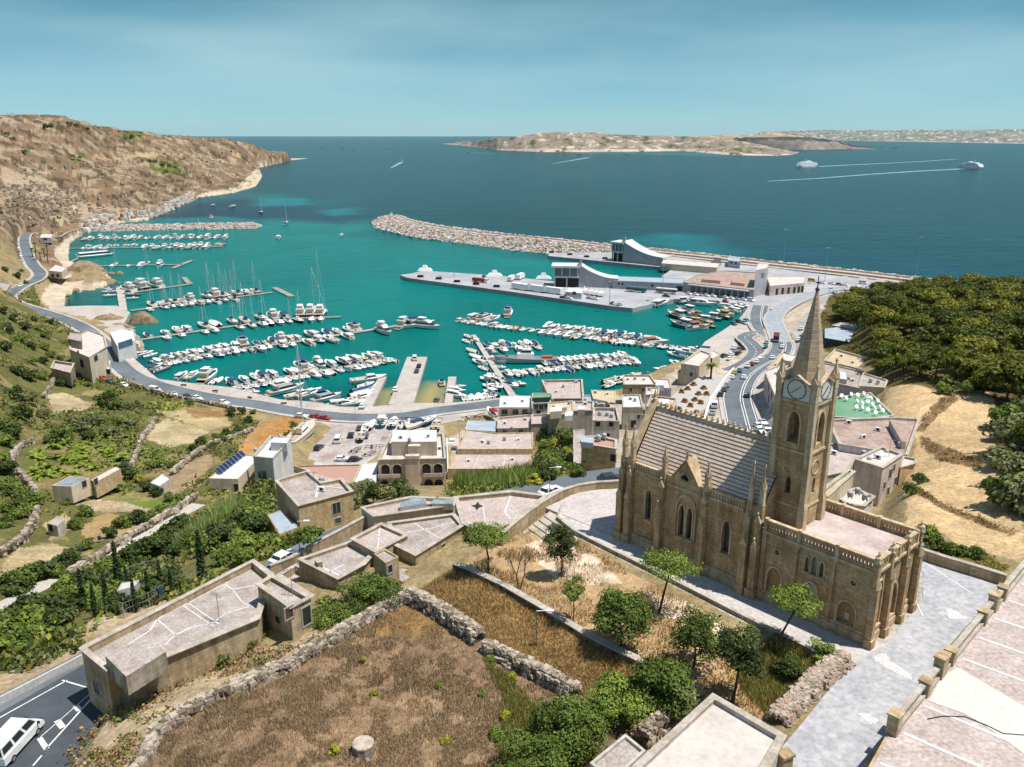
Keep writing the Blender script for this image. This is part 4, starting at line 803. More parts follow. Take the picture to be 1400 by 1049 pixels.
def buttress(x,zt,w=.75,far=False,d=.8):
 f=(lambda y:y)if not far else(lambda y:2*CY+.1-y);mb=MB()
 B=lambda x0,x1,y0,y1,z0,z1:mb.box(x0,x1,min(f(y0),f(y1)),max(f(y0),f(y1)),z0,z1)
 B(x-w/2-.16,x+w/2+.16,YN-d-.18,YN,-.2,1.0);B(x-w/2,x+w/2,YN-d,YN-.002,1.0,5.6)
 def gablet(z,y0,wd,dep,hh):
  y1=y0+dep;P=[(x-wd/2-.06,f(y0-.06),z),(x+wd/2+.06,f(y0-.06),z),(x,f(y0-.06),z+hh)];Q=[(x-wd/2-.06,f(y1),z+.1),(x+wd/2+.06,f(y1),z+.1),(x,f(y1),z+hh+.05)];mb.loft([P,Q],1)
  mb.lathe((x,f(y0),z+hh-.05),[(.07,0),(.13,.15),(.12,.25),(.02,.35)],6,1)
 gablet(5.6,YN-d,w,.5,1.0);B(x-w*.44,x+w*.44,YN-d*.62,YN+.05,5.6,8.4);gablet(8.4,YN-d*.62,w*.9,.6,.9);B(x-w*.4,x+w*.4,YN-.25,YN+.45,8.4,10.3)
 o=part('buttress',mb,[M_ch,M_chl]);pinnacle((x,f(YN+.1)),w*.66,10.3,zt,o);return o
for far in(False,True):
 for x,zt in((.15,14.4),(1.35,14.5),(5.85,13.3),(11.5,13.0),(16.75,14.75),(18.0,14.7)):buttress(x,zt,far=far)
 # --- front block
fb=MB();d1=pointed(20.15,1.5,.9,2.9,4.0);d2=pointed(24.05,1.35,.25,2.9,4.0);d3=pointed(27.8,1.75,.6,2.5,3.6);r1=circle(20.25,5.85,.42);r2=circle(28.15,5.75,.42);t1=pointed(23.45,.42,5.05,6.1,6.6);t2=pointed(24.2,.55,4.95,6.4,7.0);t3=pointed(24.95,.42,5.05,6.1,6.6)
holed(fb,(0,YN,0),(1,0,0),(0,1,0),rect(18.2,XE,0,7.75),[d1,d2,d3,r1,r2,t1,t2,t3],.4)
holed(fb,(0,YF,0),(1,0,0),(0,-1,0),rect(18.2,XE,0,7.75),[d1,d3,t2],.4)
fd=pointed(CY,2.2,.2,3.2,4.8);n1=pointed(2.15,1.2,1.6,5.2,6.3);n2=pointed(8.3,1.2,1.6,5.2,6.3)
holed(fb,(XE,0,0),(0,1,0),(-1,0,0),rect(YN,YF,0,7.75),[n1,fd,n2],.6)
part('front_wall',fb,M_ch)
for lp,g in((d1,M_bd),(d3,M_bd),(t1,M_doorw),(t2,M_doorw),(t3,M_bd)):window(church,lp,(0,YN,0),(1,0,0),OUTS,.4,g,.18,.1,'blind_arch' if g is M_bd else 'window')
window(church,d2,(0,YN,0),(1,0,0),OUTS,.4,M_doorw,.22,.12,'door')
for lp in(n1,n2):window(church,lp,(XE,0,0),(0,1,0),(1,0,0),.6,M_bd,.15,.1,'niche')
window(church,fd,(XE,0,0),(0,1,0),(1,0,0),.6,mat('dark_door',S(90,60,40),.7),.25,.12,'door')
for c in(r1,r2):
 mb=MB();arch_trim(mb,c+[c[0]],(0,YN,0),(1,0,0),OUTS,-.14,.1);o=part('rose_window',mb,M_chl)
 uc=sum(p[0]for p in c)/len(c);zc=sum(p[1]for p in c)/len(c);mb=MB();mb.add([(u,YN+.38,z)for u,z in c],[tuple(range(len(c)))]);mb.build('glass',M_glass,o);mb=MB()
 for k in range(4):t=math.pi*k/4;mb.bar((uc-.42*math.cos(t),YN+.15,zc-.42*math.sin(t)),(uc+.42*math.cos(t),YN+.15,zc+.42*math.sin(t)),.07)
 mb.build('tracery',M_chl,o)
mb=MB();mb.box(27.55,28.0,YN+.28,YN+.36,1.6,2.3);part('plaque',mb,M_doorw)
for u in(18.75,22.2,26.05,29.75):
 mb=MB();mb.box(u-.22,u+.22,YN-.18,YN-.002,.85,7.75);part('pilaster',mb,M_ch)
mb=MB()
for y0,y1 in((YN-.26,YN),(YF,YF+.26)):mb.box(18.5,XE+.3,y0,y1,7.5,7.74)
mb.box(XE,XE+.3,YN-.26,YF+.26,7.5,7.74);part('cornice',mb,M_chl)
mb=MB();mb.box(18.22,XE-.02,YN+.1,YF-.1,7.2,7.8);part('flat_roof',mb,M_chflat)
def pierced(p0,p1,z0,z1,th,groups,per):
 a,b=Vector((*p0,0)),Vector((*p1,0));Ln=(b-a).length;U=(b-a)/Ln;Wd=Vector((-U.y,U.x,0));holes=[];gl=Ln/groups
 for g in range(groups):
  s=(gl-.7)/per
  for k in range(per):holes.append(roundarch(g*gl+.35+s*(k+.5),s*.55,z0+.28,z0+.62,4))
 mb=MB()
 for sg in(0,1):holed(mb,a+Wd*th*sg,U,Wd*(1 if not sg else-1),rect(0,Ln,z0,z1-.15),holes,th/2,0)
 mb.bar(a+Wd*th/2+Vector((0,0,z1-.07)),b+Wd*th/2+Vector((0,0,z1-.07)),th+.18,.16,1)
 for g in range(groups+1):
  c=a+U*min(max(g*gl,.15),Ln-.15)+Wd*th/2;mb.obox((c.x,c.y),math.atan2(U.y,U.x),.16,th/2+.1,z0-.6,z1+.12,1)
 return part('parapet',mb,[M_ch,M_chl])
pierced((18.6,YN-.1),(XE+.1,YN-.1),7.76,8.95,.3,3,9);pierced((XE+.1,YF+.1),(18.6,YF+.1),7.76,8.95,.3,3,9);pierced((XE+.16,YN+.25),(XE+.16,YF-.25),7.76,8.95,.3,2,7)
for y in(YN-.2,3.55,7.0,YF+.2):
 mb=MB();mb.box(XE-.05,XE+.75,y-.42,y+.42,-.2,.9);mb.box(XE-.02,XE+.62,y-.3,y+.3,.9,6.2);mb.box(XE-.02,XE+.4,y-.24,y+.24,6.2,8.7)
 mb.add([(XE+.42,y-.36,6.2),(XE+.42,y+.36,6.2),(XE+.42,y,7.0),(XE+.7,y-.36,6.2),(XE+.7,y+.36,6.2),(XE+.7,y,7.0)],[(3,4,5),(0,3,5,2),(1,2,5,4),(0,1,4,3)],1);mb.box(XE-.1,XE+.5,y-.32,y+.32,8.7,8.95,1)
 mb.lathe((XE+.2,y,8.95),[(.34,0),(.34,.35),(.1,.6),(.18,.75),(.02,.95)],6,1);part('buttress',mb,[M_ch,M_chl])
 # --- tower
T0,T1,TY0,TY1=17.45,21.05,3.35,6.95;tw=T1-T0;TC=((T0+T1)/2,(TY0+TY1)/2)
tb=MB();faces=[((T0,TY0,0),(1,0,0),(0,1,0)),((T1,TY0,0),(0,1,0),(-1,0,0)),((T1,TY1,0),(-1,0,0),(0,-1,0)),((T0,TY1,0),(0,-1,0),(1,0,0))]
bel=pointed(tw/2,1.25,16.6,18.7,19.9);low=pointed(tw/2,.6,11.2,12.4,12.95)
for i,(o3,U,Wd)in enumerate(faces):
 holed(tb,o3,U,Wd,rect(0,tw,7.8,21.2),[bel]+([low]if i<2 else[]),.5)
 holed(tb,Vector(o3)+Vector(Wd)*.5,U,-Vector(Wd),rect(.5,tw-.5,16.2,21.0),[bel],.02)
tb.box(T0+.3,T1-.3,TY0+.3,TY1-.3,16.0,16.3);tb.box(T0+.05,T1-.05,TY0+.05,TY1-.05,20.9,22.4)
for z,h,o in((15.7,.25,.14),(20.75,.3,.16),(9.9,.2,.1)):tb.box(T0-o,T1+o,TY0-o,TY1+o,z,z+h,1)
tower=part('tower',tb,[M_ch,M_chl])
for(x,y)in((T0,TY0),(T1,TY0),(T1,TY1),(T0,TY1)):
 mb=MB();sx,sy=(1 if x==T1 else-1),(1 if y==TY1 else-1)
 mb.box(x-.28+sx*.06,x+.28+sx*.06,y-.28+sy*.06,y+.28+sy*.06,7.8,22.0)
 mb.box(x-.36+sx*.1,x+.36+sx*.1,y-.36+sy*.1,y+.36+sy*.1,7.8,10.2);mb.lathe((x+sx*.1,y+sy*.1,10.2),[(.5,0),(.36,.5),(.1,.7)],4,rot=math.pi/4)
 mb.build('corner_pier',M_chl,tower);pinnacle((x+sx*.06,y+sy*.06),.62,22.0,25.1,tower)
M_clock=mat('clock_panel',S(242,238,228),.6,scale=2,amt=.06,fine=.04)
for i,(o3,U,Wd)in enumerate(faces):
 o3,U,Wd=Vector(o3),Vector(U),Vector(Wd);c=o3+U*(tw/2)-Wd*.13;P=lambda u,z,d=0.0:c+U*u+Vector((0,0,z))-Wd*d
 mb=MB();w=1.42;prof=[(-w,21.15),(w,21.15),(w,22.75),(0,23.6),(-w,22.75)];mb.loft([[P(u,z,-.3)for u,z in prof],[P(u,z,.05)for u,z in prof]],0)
 for a,b in zip(prof[2:4],prof[3:5]):mb.bar(P(*a,.0),P(*b,.0),.4,.14,2)
 zc=22.2;rr=[[P(r*math.cos(t),zc+r*math.sin(t),d)for r,d in((.93,.052),(.93,.085),(1.0,.085),(1.0,.052))]for t in[2*math.pi*k/40 for k in range(41)]];mb.loft(rr,1,cap=False)
 for ang,ln in((R(222),.75),(R(42),.5)):mb.bar(P(-.1*math.cos(ang),zc-.1*math.sin(ang),.09),P(ln*math.cos(ang),zc+ln*math.sin(ang),.09),.085,.03,1)
 for k in range(12):t=k*math.pi/6;mb.bar(P(.78*math.cos(t),zc+.78*math.sin(t),.07),P(.86*math.cos(t),zc+.86*math.sin(t),.07),.04,.03,1)
 mb.build('clock',[M_clock,M_black,M_chl],tower)
 if i<3:mb=MB();arch_trim(mb,bel,o3,U,-Wd,.2,.12);arch_trim(mb,circle(tw/2,14.1,.8,18)+[circle(tw/2,14.1,.8,18)[0]],o3,U,-Wd,-.1,.08);mb.build('moulding',M_chl,tower)
 if i<2:mb=MB();V=[o3+U*u+Vector((0,0,z))+Wd*.45 for u,z in low];mb.add(V,[tuple(range(len(V)))]);mb.build('glass',M_lead,tower)
 mb=MB();m0=o3+U*(tw/2-.62)+Wd*.3;m1=o3+U*(tw/2+.62)+Wd*.3
 for z in(17.3,18.3):mb.bar(m0+Vector((0,0,z)),m1+Vector((0,0,z)),.06)
 mb.build('bell_louvre',M_wood,tower)
mb=MB();mb.lathe((TC[0],TC[1],19.0),[(.02,.9),(.2,.85),(.3,.4),(.45,0)],12);mb.build('bell',mat('bell_bronze',S(70,110,90),.5,metal=.4),tower)
mb=MB();zs,ztip,rs=22.4,31.7,1.78;rings=[(rs,0)]
for k in range(1,19):f=k/18;r=rs*(1-f)+.1*f;z=(ztip-zs)*f;rings+=[(r+.035,z-.05),(r,z)]
mb.lathe((TC[0],TC[1],zs),rings,8,rot=math.pi/8)
sp=mb.build('spire',mat('spire_stone',S(222,194,160),.92,S(206,182,160),.5,fine=.14,courses=.52,stain=.15),tower)
mb=MB();mb.lathe((TC[0],TC[1],ztip-.1),[(.12,0),(.24,.15),(.2,.3),(.06,.4),(.045,1.5)],6);mb.box(TC[0]-.22,TC[0]+.22,TC[1]-.04,TC[1]+.04,ztip+.7,ztip+.8);mb.build('finial',mat('finial_metal',S(90,80,70),.6),tower)
# raking buttress against the foot of the tower
mb=MB();mb.loft([[(T0-1.5,y,7.8),(T0-0.2,y,7.8),(T0-0.2,y,13.2)]for y in(TY0+.1,TY0+.65)]);part('flying_buttress',mb,M_chl)
# ================================================================ buildings
def ccw(P):
 n=len(P);return P if sum(P[i][0]*P[(i+1)%n][1]-P[(i+1)%n][0]*P[i][1]for i in range(n))>0 else P[::-1]
def inset(P,d):
 n=len(P);o=[]
 for i in range(n):
  a,b,c=(np.array(P[i-1]),np.array(P[i]),np.array(P[(i+1)%n]));e1=(b-a)/np.linalg.norm(b-a);e2=(c-b)/np.linalg.norm(c-b);n1=np.array([-e1[1],e1[0]]);n2=np.array([-e2[1],e2[0]])
  k=n1+n2;l=k.dot(k)/2;o.append(tuple(b+k*min(d/max(l,.25),3*d)))
 return o
WL={
'lime':M_lime,'grey':M_limegrey,'white':mat('white_render',S(236,238,240),.85,S(214,212,206),.25,fine=.05,stain=.12,coord='World'),
'cream':mat('cream_render',S(236,222,198),.9,S(218,200,172),.3,fine=.1,stain=.16,coord='World'),'ochre':mat('ochre_stone',S(226,204,164),.92,S(208,182,140),.3,fine=.15,courses=.3,stain=.22,coord='World'),
'conc':mat('concrete_render',S(220,212,202),.9,S(194,184,174),.3,fine=.12,stain=.24,coord='World'),'pink':mat('pinkish_render',S(236,222,212),.9,S(206,186,176),.3,fine=.08,stain=.2,coord='World'),
'villa':mat('villa_stone',S(230,216,196),.9,S(210,192,168),.4,fine=.1,stain=.2,coord='World'),'dark':mat('dark_green_wall',S(60,84,80),.8,scale=.4,coord='World'),'lgrey':mat('light_grey_wall',S(206,206,210),.85,S(188,188,192),.2,fine=.05,stain=.15,coord='World'),
}
RF={
'slab':mat('roof_slabs',S(214,199,193),.93,S(190,172,165),.5,fine=.26,coord='World'),'grey':mat('roof_screed',S(202,191,184),.93,S(168,155,147),.55,fine=.26,coord='World'),'white':mat('roof_membrane',S(238,240,242),.7,S(216,218,222),.3,fine=.05,coord='World'),
'cream':mat('roof_cream',S(226,206,176),.93,S(206,180,148),.3,fine=.12,coord='World'),'red':mat('roof_red',S(204,150,132),.93,S(190,160,148),.5,fine=.2,coord='World'),'blue':mat('roof_bluegrey',S(190,204,218),.6,S(170,182,196),.3,fine=.06,coord='World'),
'green':mat('roof_green',S(132,178,142),.85,S(112,158,126),.2,fine=.08,coord='World'),'pale':mat('roof_pale',S(232,224,216),.9,S(212,202,194),.3,fine=.1,coord='World'),'brown':mat('roof_brown',S(200,178,166),.93,S(166,140,128),.25,fine=.2,coord='World'),
'tin':mat('roof_tin',S(170,186,196),.5,S(140,150,156),.5,metal=.1,coord='World'),
}
M_frame=mat('window_frame',S(190,186,180),.6,scale=2,amt=.1);M_pane=M_glass;M_door=mat('brown_door',S(110,84,62),.7,scale=2);M_dkin=mat('dark_interior',(.03,.028,.025),.9)  # last: near-black colour standing in for the shade inside openings
M_green=mat('green_shutter',S(70,110,96),.7,scale=2);M_blue=mat('blue_shutter',S(80,130,160),.6,scale=2)
def find_wall(px,py,P,zb,zt):
 d=ray(px,py);best=None;n=len(P)
 for i in range(n):
  a,b=np.array(P[i]),np.array(P[(i+1)%n]);e=b-a;ln=np.linalg.norm(e);nn=np.array([e[1],-e[0]])/ln
  den=d[0]*nn[0]+d[1]*nn[1]
  if den>-1e-6:continue
  t=(a@nn)/den;h=d*t;z=H+h[2];u=((h[:2]-a)@e)/ln
  if-.4<=u<=ln+.4 and zb-1<=z<=zt+.6 and(best is None or t<best[0]):best=(t,h[0],h[1],z,e/ln,nn)
 return best
BUILT={}
def opening(t,o,kind,w,h,px,py,P,zb,zt):
 r=find_wall(px,py,P,zb,zt)
 if r is None:return
 _,x,y,z,e,nn=r;q=lambda u,v,d:(x+e[0]*u+nn[0]*d-o[0],y+e[1]*u+nn[1]*d-o[1],z+v-o[2])
 name={'d':'door','a':'arched_opening','g':'garage_door','n':'dark_opening'}.get(kind,'window');mb=MB()
 if kind=='a':
  lp=[(w/2*math.cos(k*math.pi/8),h/2-w/2+w/2*math.sin(k*math.pi/8))for k in range(9)];lp=[(w/2,-h/2)]+lp+[(-w/2,-h/2)]
  mb.loft([[q(u,v,-.05),q(u,v,.1),q(u*1.16,v*1.09,.1),q(u*1.16,v*1.09,-.05)]for u,v in lp]);f=mb.build(name,WL['villa'],t);g=MB();g.add([q(u,v,.012)for u,v in lp],[tuple(range(len(lp)))]);g.build('painted_shade',M_dkin,f);return  # flat near-black sheet paints the shade behind the arch
 fw=.1 if kind in 'wsb' else.14
 for u0,u1,v0,v1 in((-w/2-fw,-w/2,-h/2-fw,h/2+fw),(w/2,w/2+fw,-h/2-fw,h/2+fw),(-w/2,w/2,h/2,h/2+fw),(-w/2,w/2,-h/2-fw,-h/2)):
  mb.add([q(u0,v0,-.03),q(u1,v0,-.03),q(u1,v1,-.03),q(u0,v1,-.03),q(u0,v0,.07),q(u1,v0,.07),q(u1,v1,.07),q(u0,v1,.07)],[(4,5,6,7),(0,1,5,4),(1,2,6,5),(2,3,7,6),(3,0,4,7)])
 if kind=='w' and w>.9:mb.add([q(-.03,-h/2,.05),q(.03,-h/2,.05),q(.03,h/2,.05),q(-.03,h/2,.05)],[(0,1,2,3)])
 f=mb.build(name,M_frame,t);g=MB();g.add([q(-w/2,-h/2,.015),q(w/2,-h/2,.015),q(w/2,h/2,.015),q(-w/2,h/2,.015)],[(0,1,2,3)])
 g.build('pane' if name=='window' else 'leaf',{'w':M_pane,'d':M_door,'g':M_green,'n':M_dkin,'s':M_green,'b':M_blue}.get(kind,M_pane),f)  # dark openings get a near-black sheet painted as inner shade
def building(label,roof,zt,zb,wall_='cream',rf='slab',par=.6,th=.25,wins=(),name='house',cat='house',huts=(),auto=0,group='flat roofed harbour houses',world_pts=None,lines=0):
 P=ccw([tuple(p)for p in(world_pts or poly_at(roof,zt))]);cx=sum(p[0]for p in P)/len(P);cy=sum(p[1]for p in P)/len(P);o=(cx,cy,zb)
 t=empty(name,o,0,label,cat,group);L_=[(x-cx,y-cy)for x,y in P];I=inset(L_,th);n=len(P);h=zt-zb;mb=MB()
 vs=[(x,y,-.8)for x,y in L_]+[(x,y,h)for x,y in L_]+[(x,y,h)for x,y in I]+[(x,y,h-max(par,.05))for x,y in I];F=[]
 for i in range(n):
  j=(i+1)%n;F+=[(i,j,n+j,n+i),(n+i,n+j,2*n+j,2*n+i),(2*n+i,2*n+j,3*n+j,3*n+i)]
 mb.add(vs,F);mb.build('wall',WL[wall_],t)
 r=MB();zr=h-max(par,.05);r.add([(x,y,zr)for x,y in I],[tuple(range(n))]);ro=r.build('roof',RF[rf],t)
 if par>=.3:
  c=MB();O2=inset(L_,-.06);I2=inset(L_,th+.05);c.add([(x,y,h+.003)for x,y in O2]+[(x,y,h+.09)for x,y in O2]+[(x,y,h+.09)for x,y in I2]+[(x,y,h+.003)for x,y in I2],[f for i in range(n)for j in[(i+1)%n]for f in((i,j,n+j,n+i),(n+i,n+j,2*n+j,2*n+i),(2*n+i,2*n+j,3*n+j,3*n+i),(3*n+i,3*n+j,j,i))]);c.build('coping',M_coping,t)
 if lines:
  random.seed(int(cx*10));m=MB();a,b,c_,d_=(np.array(I[k])for k in(0,1,2,3))
  for k in range(lines):
   f=(k+1)/(lines+1)+random.uniform(-.05,.05);p,q=a+(b-a)*f,d_+(c_-d_)*f;m.add([(p[0],p[1],zr+.006),(q[0],q[1],zr+.006),(q[0]+.14,q[1]+.1,zr+.006),(p[0]+.14,p[1]+.1,zr+.006)],[(0,1,2,3)])
  m.build('roof_joint',RF['white'],ro)
 for hp,hz_,hm,hr in huts:
  Q=[(x-cx,y-cy)for x,y in ccw(poly_at(hp,hz_))];m=MB();m.prism(Q,h-max(par,.05)-.02,hz_-zb,0,1,bottom=False);m.build('roof_hut',[WL[hm],RF[hr]],t)
 for(px,py,w,hh,kind)in wins:opening(t,o,kind,w,hh,px,py,P,zb,zt)
 if auto:
  for i in range(n):
   a,b=np.array(P[i]),np.array(P[(i+1)%n]);e=b-a;ln=np.linalg.norm(e);nn=np.array([e[1],-e[0]])/ln
   if nn@a<0 and auto<2:continue
   if ln<3.5:continue
   for fl in range(max(1,int((zt-zb)/3.2))):
    for k in range(max(1,int(ln/4))):
     u=(k+.5)/max(1,int(ln/4));c=a+e*u;z=zb+1.7+fl*3.2;m=MB();ang=math.atan2(e[1],e[0])
     q=lambda uu,vv,d:(c[0]+e[0]/ln*uu+nn[0]*d-o[0],c[1]+e[1]/ln*uu+nn[1]*d-o[1],z+vv-o[2])
     m.add([q(-.62,-.75,-.02),q(.62,-.75,-.02),q(.62,.75,-.02),q(-.62,.75,-.02),q(-.62,-.75,.06),q(.62,-.75,.06),q(.62,.75,.06),q(-.62,.75,.06)],[(4,5,6,7),(0,1,5,4),(1,2,6,5),(2,3,7,6),(3,0,4,7)])
     f=m.build('window',M_frame,t);g=MB();g.add([q(-.5,-.63,.063),q(.5,-.63,.063),q(.5,.63,.063),q(-.5,.63,.063)],[(0,1,2,3)]);g.build('pane',M_pane,f)
 return t
 # --- along the valley and the seafront
building('white cubic house with bluish shade side among the fields',[(346,624),(373,627),(398,599),(370,596)],25.2,15.5,'white','white',.7,.25,[(361,650,1.1,1.9,'w'),(356,651,.9,1.8,'w'),(361,666,1.6,1.2,'w'),(351,668,.8,1.2,'w')],huts=[([(374,598),(396,599),(392,606),(370,605)],26.4,'white','white')])
sol=building('low cream annex with solar panels beside the white cubic house',[(285,654),(325,655),(348,632),(351,622),(327,621)],20.5,15.0,'cream','white',.25,.2,[(323,668,.9,2.1,'n'),(310,672,1.2,1.2,'w')])
building('square limestone house with a cracked flat roof by the lane',[(377,657),(408,692),(482,672),(467,655),(440,660),(421,644)],36,29.5,'ochre','grey',.5,.3,[(460,695,1.3,1.9,'w'),(462,712,1.0,.9,'s')],lines=1)
building('lean to shed with blue grey roof against the limestone house',[(365,704),(384,697),(409,721),(382,731)],33,28.5,'ochre','blue',.0,.2)
building('row of joined low roofs, one pinkish red, behind the limestone house',[(401,637),(494,635),(481,664),(467,654),(440,659),(421,643)],14,8.0,'cream','red',.3,.25,lines=3)
building('white membrane roof sloping beside the arched villa',[(495,634),(517,632),(513,662),(482,664)],13.4,8.5,'white','white',.1,.2)
# villa with arched loggias
Vp=[(517,629),(609,627),(606,593),(534,594)]
villa=building('two storey villa with arched loggias and white penthouse roof',Vp,17.2,8.2,'villa','pale',.8,.3,[(527,643,2.0,2.9,'a'),(543,643,2.0,2.9,'a'),(583,642,2.0,2.9,'a'),(599,642,2.0,2.9,'a'),(526,661,2.0,1.8,'a'),(543,661,2.0,1.8,'a'),(586,660,2.0,1.8,'a'),(600,660,2.0,1.8,'a'),(569,651,1.1,1.3,'w'),(554,659,1.1,1.3,'w')],'villa','villa',huts=[([(535,604),(597,604),(597,588),(537,588)],20.0,'villa','white'),([(558,610),(575,610),(573,601),(558,601)],19.4,'villa','pale')],group=None)
mb=MB();vo=villa.location
for y_,z_ in((651,13.0),):
 for x0,x1 in((516,549),(578,609)):
  a,b=W(x0,y_,z_),W(x1,y_,z_);mb=MB();e=np.array(b)-np.array(a);e/=np.linalg.norm(e);nn=np.array([e[1],-e[0]])
  fa=find_wall(x0+1,y_,ccw(poly_at(Vp,17.2)),8,17.2);fb_=find_wall(x1-1,y_,ccw(poly_at(Vp,17.2)),8,17.2)
  if fa and fb_:
   A=np.array(fa[1:3]);B=np.array(fb_[1:3]);z0=12.8;mb.prism([(p[0]-vo[0],p[1]-vo[1])for p in(A+fa[5]*.9,B+fb_[5]*.9,B-fb_[5]*.05,A-fa[5]*.05)],z0-vo[2],z0+.2-vo[2]);mb.prism([(p[0]-vo[0],p[1]-vo[1])for p in(A+fa[5]*.95,B+fb_[5]*.95,B+fb_[5]*.82,A+fa[5]*.82)],z0+.2-vo[2],z0+1.1-vo[2]);mb.build('balcony',WL['villa'],villa)
fa=find_wall(555,640,ccw(poly_at(Vp,17.2)),8,17.2);fb_=find_wall(574,640,ccw(poly_at(Vp,17.2)),8,17.2)
if fa and fb_:
 A=np.array(fa[1:3]);B=np.array(fb_[1:3]);Lb=lambda p:(p[0]-vo[0],p[1]-vo[1]);mb=MB();mb.prism([Lb(A+fa[5]*1.1),Lb(B+fb_[5]*1.1),Lb(B-fb_[5]*.05),Lb(A-fa[5]*.05)],-.5,9.6);mb.build('centre_bay',WL['villa'],villa)
 mb=MB();mb.prism([Lb(A+fa[5]*1.3),Lb(B+fb_[5]*1.3),Lb(B-fb_[5]*.05),Lb(A-fa[5]*.05)],9.6,10.3);mb.build('balcony_parapet',WL['pink'],villa)
wall('boundary_wall','ochre stone wall before the arched villa',[(*W(a,b,9),8.6)for a,b in[(512,664),(545,668),(580,668),(612,667)]],.5,1.6,WL['ochre'],M_coping,.6)
wall('boundary_wall','white wall along the side of the villa towards the road',[(*W(a,b,6),5.5)for a,b in[(613,663),(612,630),(611,606)]],.4,2.2,WL['white'])
building('large warehouse with pale slab roof and weeds, lower of two',[(612,641),(725,641),(727,616),(625,615)],11.5,7.0,'ochre','slab',.25,.3,lines=2)
building('large warehouse with pale slab roof, upper of two',[(625,614),(728,614),(729,591),(679,592),(638,587)],12.8,5.0,'ochre','slab',.25,.3,lines=3)
building('warehouse front with glazed bluish canopy facing the seafront road',[(636,587),(678,590),(682,576),(640,575)],9.5,3.0,'white','blue',.1,.2)
building('house with a long white awning roof by the seafront',[(682,557),(727,557),(726,541),(684,541)],12.5,2.5,'cream','white',.15,.2,[(690,563,1.6,1.6,'w'),(705,563,1.6,1.6,'w'),(718,563,1.4,1.6,'w')])
building('terrace house below the white awning roof',[(680,586),(726,585),(727,567),(681,571)],10.4,3.5,'pink','slab',.6,.25,[(690,592,1.2,1.4,'w'),(712,591,1.2,1.4,'w')])
building('house with pale green upper floor and dark windows',[(728,552),(752,551),(755,538),(728,538)],14.0,3.0,'white','grey',.4,.2,[(733,557,1.2,1.5,'s'),(740,557,1.2,1.5,'w'),(747,556,1.2,1.5,'s'),(736,565,1.2,1.9,'n')],huts=[([(729,544),(752,543),(754,539),(729,539)],15.2,'dark','green')])
building('big old building with parapeted slab roof on the waterfront',[(741,520),(796,519),(798,545),(752,545)],13.5,2.0,'lime','slab',.7,.4,auto=1,lines=1)
building('stepped house with white roof patches beside the walled garden',[(749,567),(784,566),(783,548),(750,551)],15.8,5.0,'cream','pink' if False else 'cream',.3,.2,huts=[([(752,563),(768,562),(768,556),(754,557)],17.6,'cream','white'),([(772,569),(783,568),(783,562),(773,563)],17.0,'white','white'),([(759,558),(775,557),(775,553),(760,554)],17.2,'cream','pale')],auto=1)
building('ochre fronted lower terrace facing the overgrown garden',[(749,577),(783,576),(783,566),(749,567)],13.2,7.0,'ochre','pale',.5,.25,[(760,582,1.0,1.4,'d')])
building('narrow house front between the garden and pale roofs',[(727,580),(748,579),(749,566),(728,567)],12.0,4.0,'pink','slab',.6,.2,[(735,571,1.2,2.0,'n')])
building('small roofs behind the tall grey wall',[(796,556),(823,552),(819,540),(797,541)],16.5,5.0,'lgrey','blue',.3,.2)
building('cream roofed house with a dark doorway behind cluttered roof',[(811,545),(841,551),(842,534),(808,533)],17.2,4.0,'cream','cream',.2,.2,[(824,557,1.5,2.2,'n'),(834,559,2.2,2.6,'n')],huts=[([(833,560),(842,560),(842,553),(834,553)],17.8,'ochre','cream')])
building('tall house with a blank grey flank over the garden',[(784,562),(811,561),(811,549),(785,549)],24.0,12.0,'conc','slab',.4,.25,huts=[([(790,560),(800,560),(800,555),(790,555)],25.6,'conc','white')])
building('grey stone house with two small windows and cluttered roof',[(811,575),(847,576),(843,558),(812,558)],25.5,15.0,'conc','grey',.7,.25,[(817.5,580,1.1,1.2,'n'),(835.5,580,1.1,1.2,'n'),(830,596,1.2,1.3,'n')])
building('low grey annex at the foot of the tall blank house',[(784,588),(799,587),(799,606),(793,634),(784,632)],25,19,'conc','grey',.2,.2)
building('ochre rendered house with pink roof by the church forecourt',[(795,606),(842,614),(843,602),(826,598),(812,597),(796,597)],42,36.2,'ochre','red',.3,.25,[(838,626,.9,1.2,'n')],huts=[([(794,604),(811,606),(812,598),(795,597)],42.7,'white','blue')])
building('waterfront building with rooftop solar sheet by the quay',[(853,526),(898,526),(889,513),(852,513)],12.0,2.5,'lime','pale',.5,.3,auto=1,wins=[(862,533,1.0,1.4,'w'),(880,533,1.0,1.4,'w')])
building('white roofed house facing down to the church',[(852,557),(879,557),(875,540),(851,540)],20.5,9.0,'conc','white',.35,.2,[(866,580,1.4,2.2,'n'),(873,570,.9,1.2,'w')])
building('small flat house in the huddle beside the quay',[(883,540),(900,539),(901,530),(884,530)],14,4,'pink','pale',.4,.2,[(890,545,1.0,1.3,'w')])
building('pale low building with white rooftop boxes on the huddle edge',[(880,530),(918,531),(915,519),(889,517)],11.0,3.0,'white','pale',.3,.2,huts=[([(896,527),(908,527),(908,522),(897,522)],12.6,'white','white')],auto=1)
building('old limestone house with arched dark doorway above the church',[(884,556),(921,558),(925,545),(890,541)],14.5,6.5,'lime','cream',.5,.3,[(903,560,1.6,2.2,'n')],huts=[([(900,552),(914,553),(915,546),(902,545)],15.8,'lime','white')])
building('cream cube building on the fishing quay beside the palm',[(931,497),(956,501),(972,484),(958,479)],13.0,3.5,'cream','pale',.5,.25,[(945,500+12,1.0,1.2,'w')],auto=1)
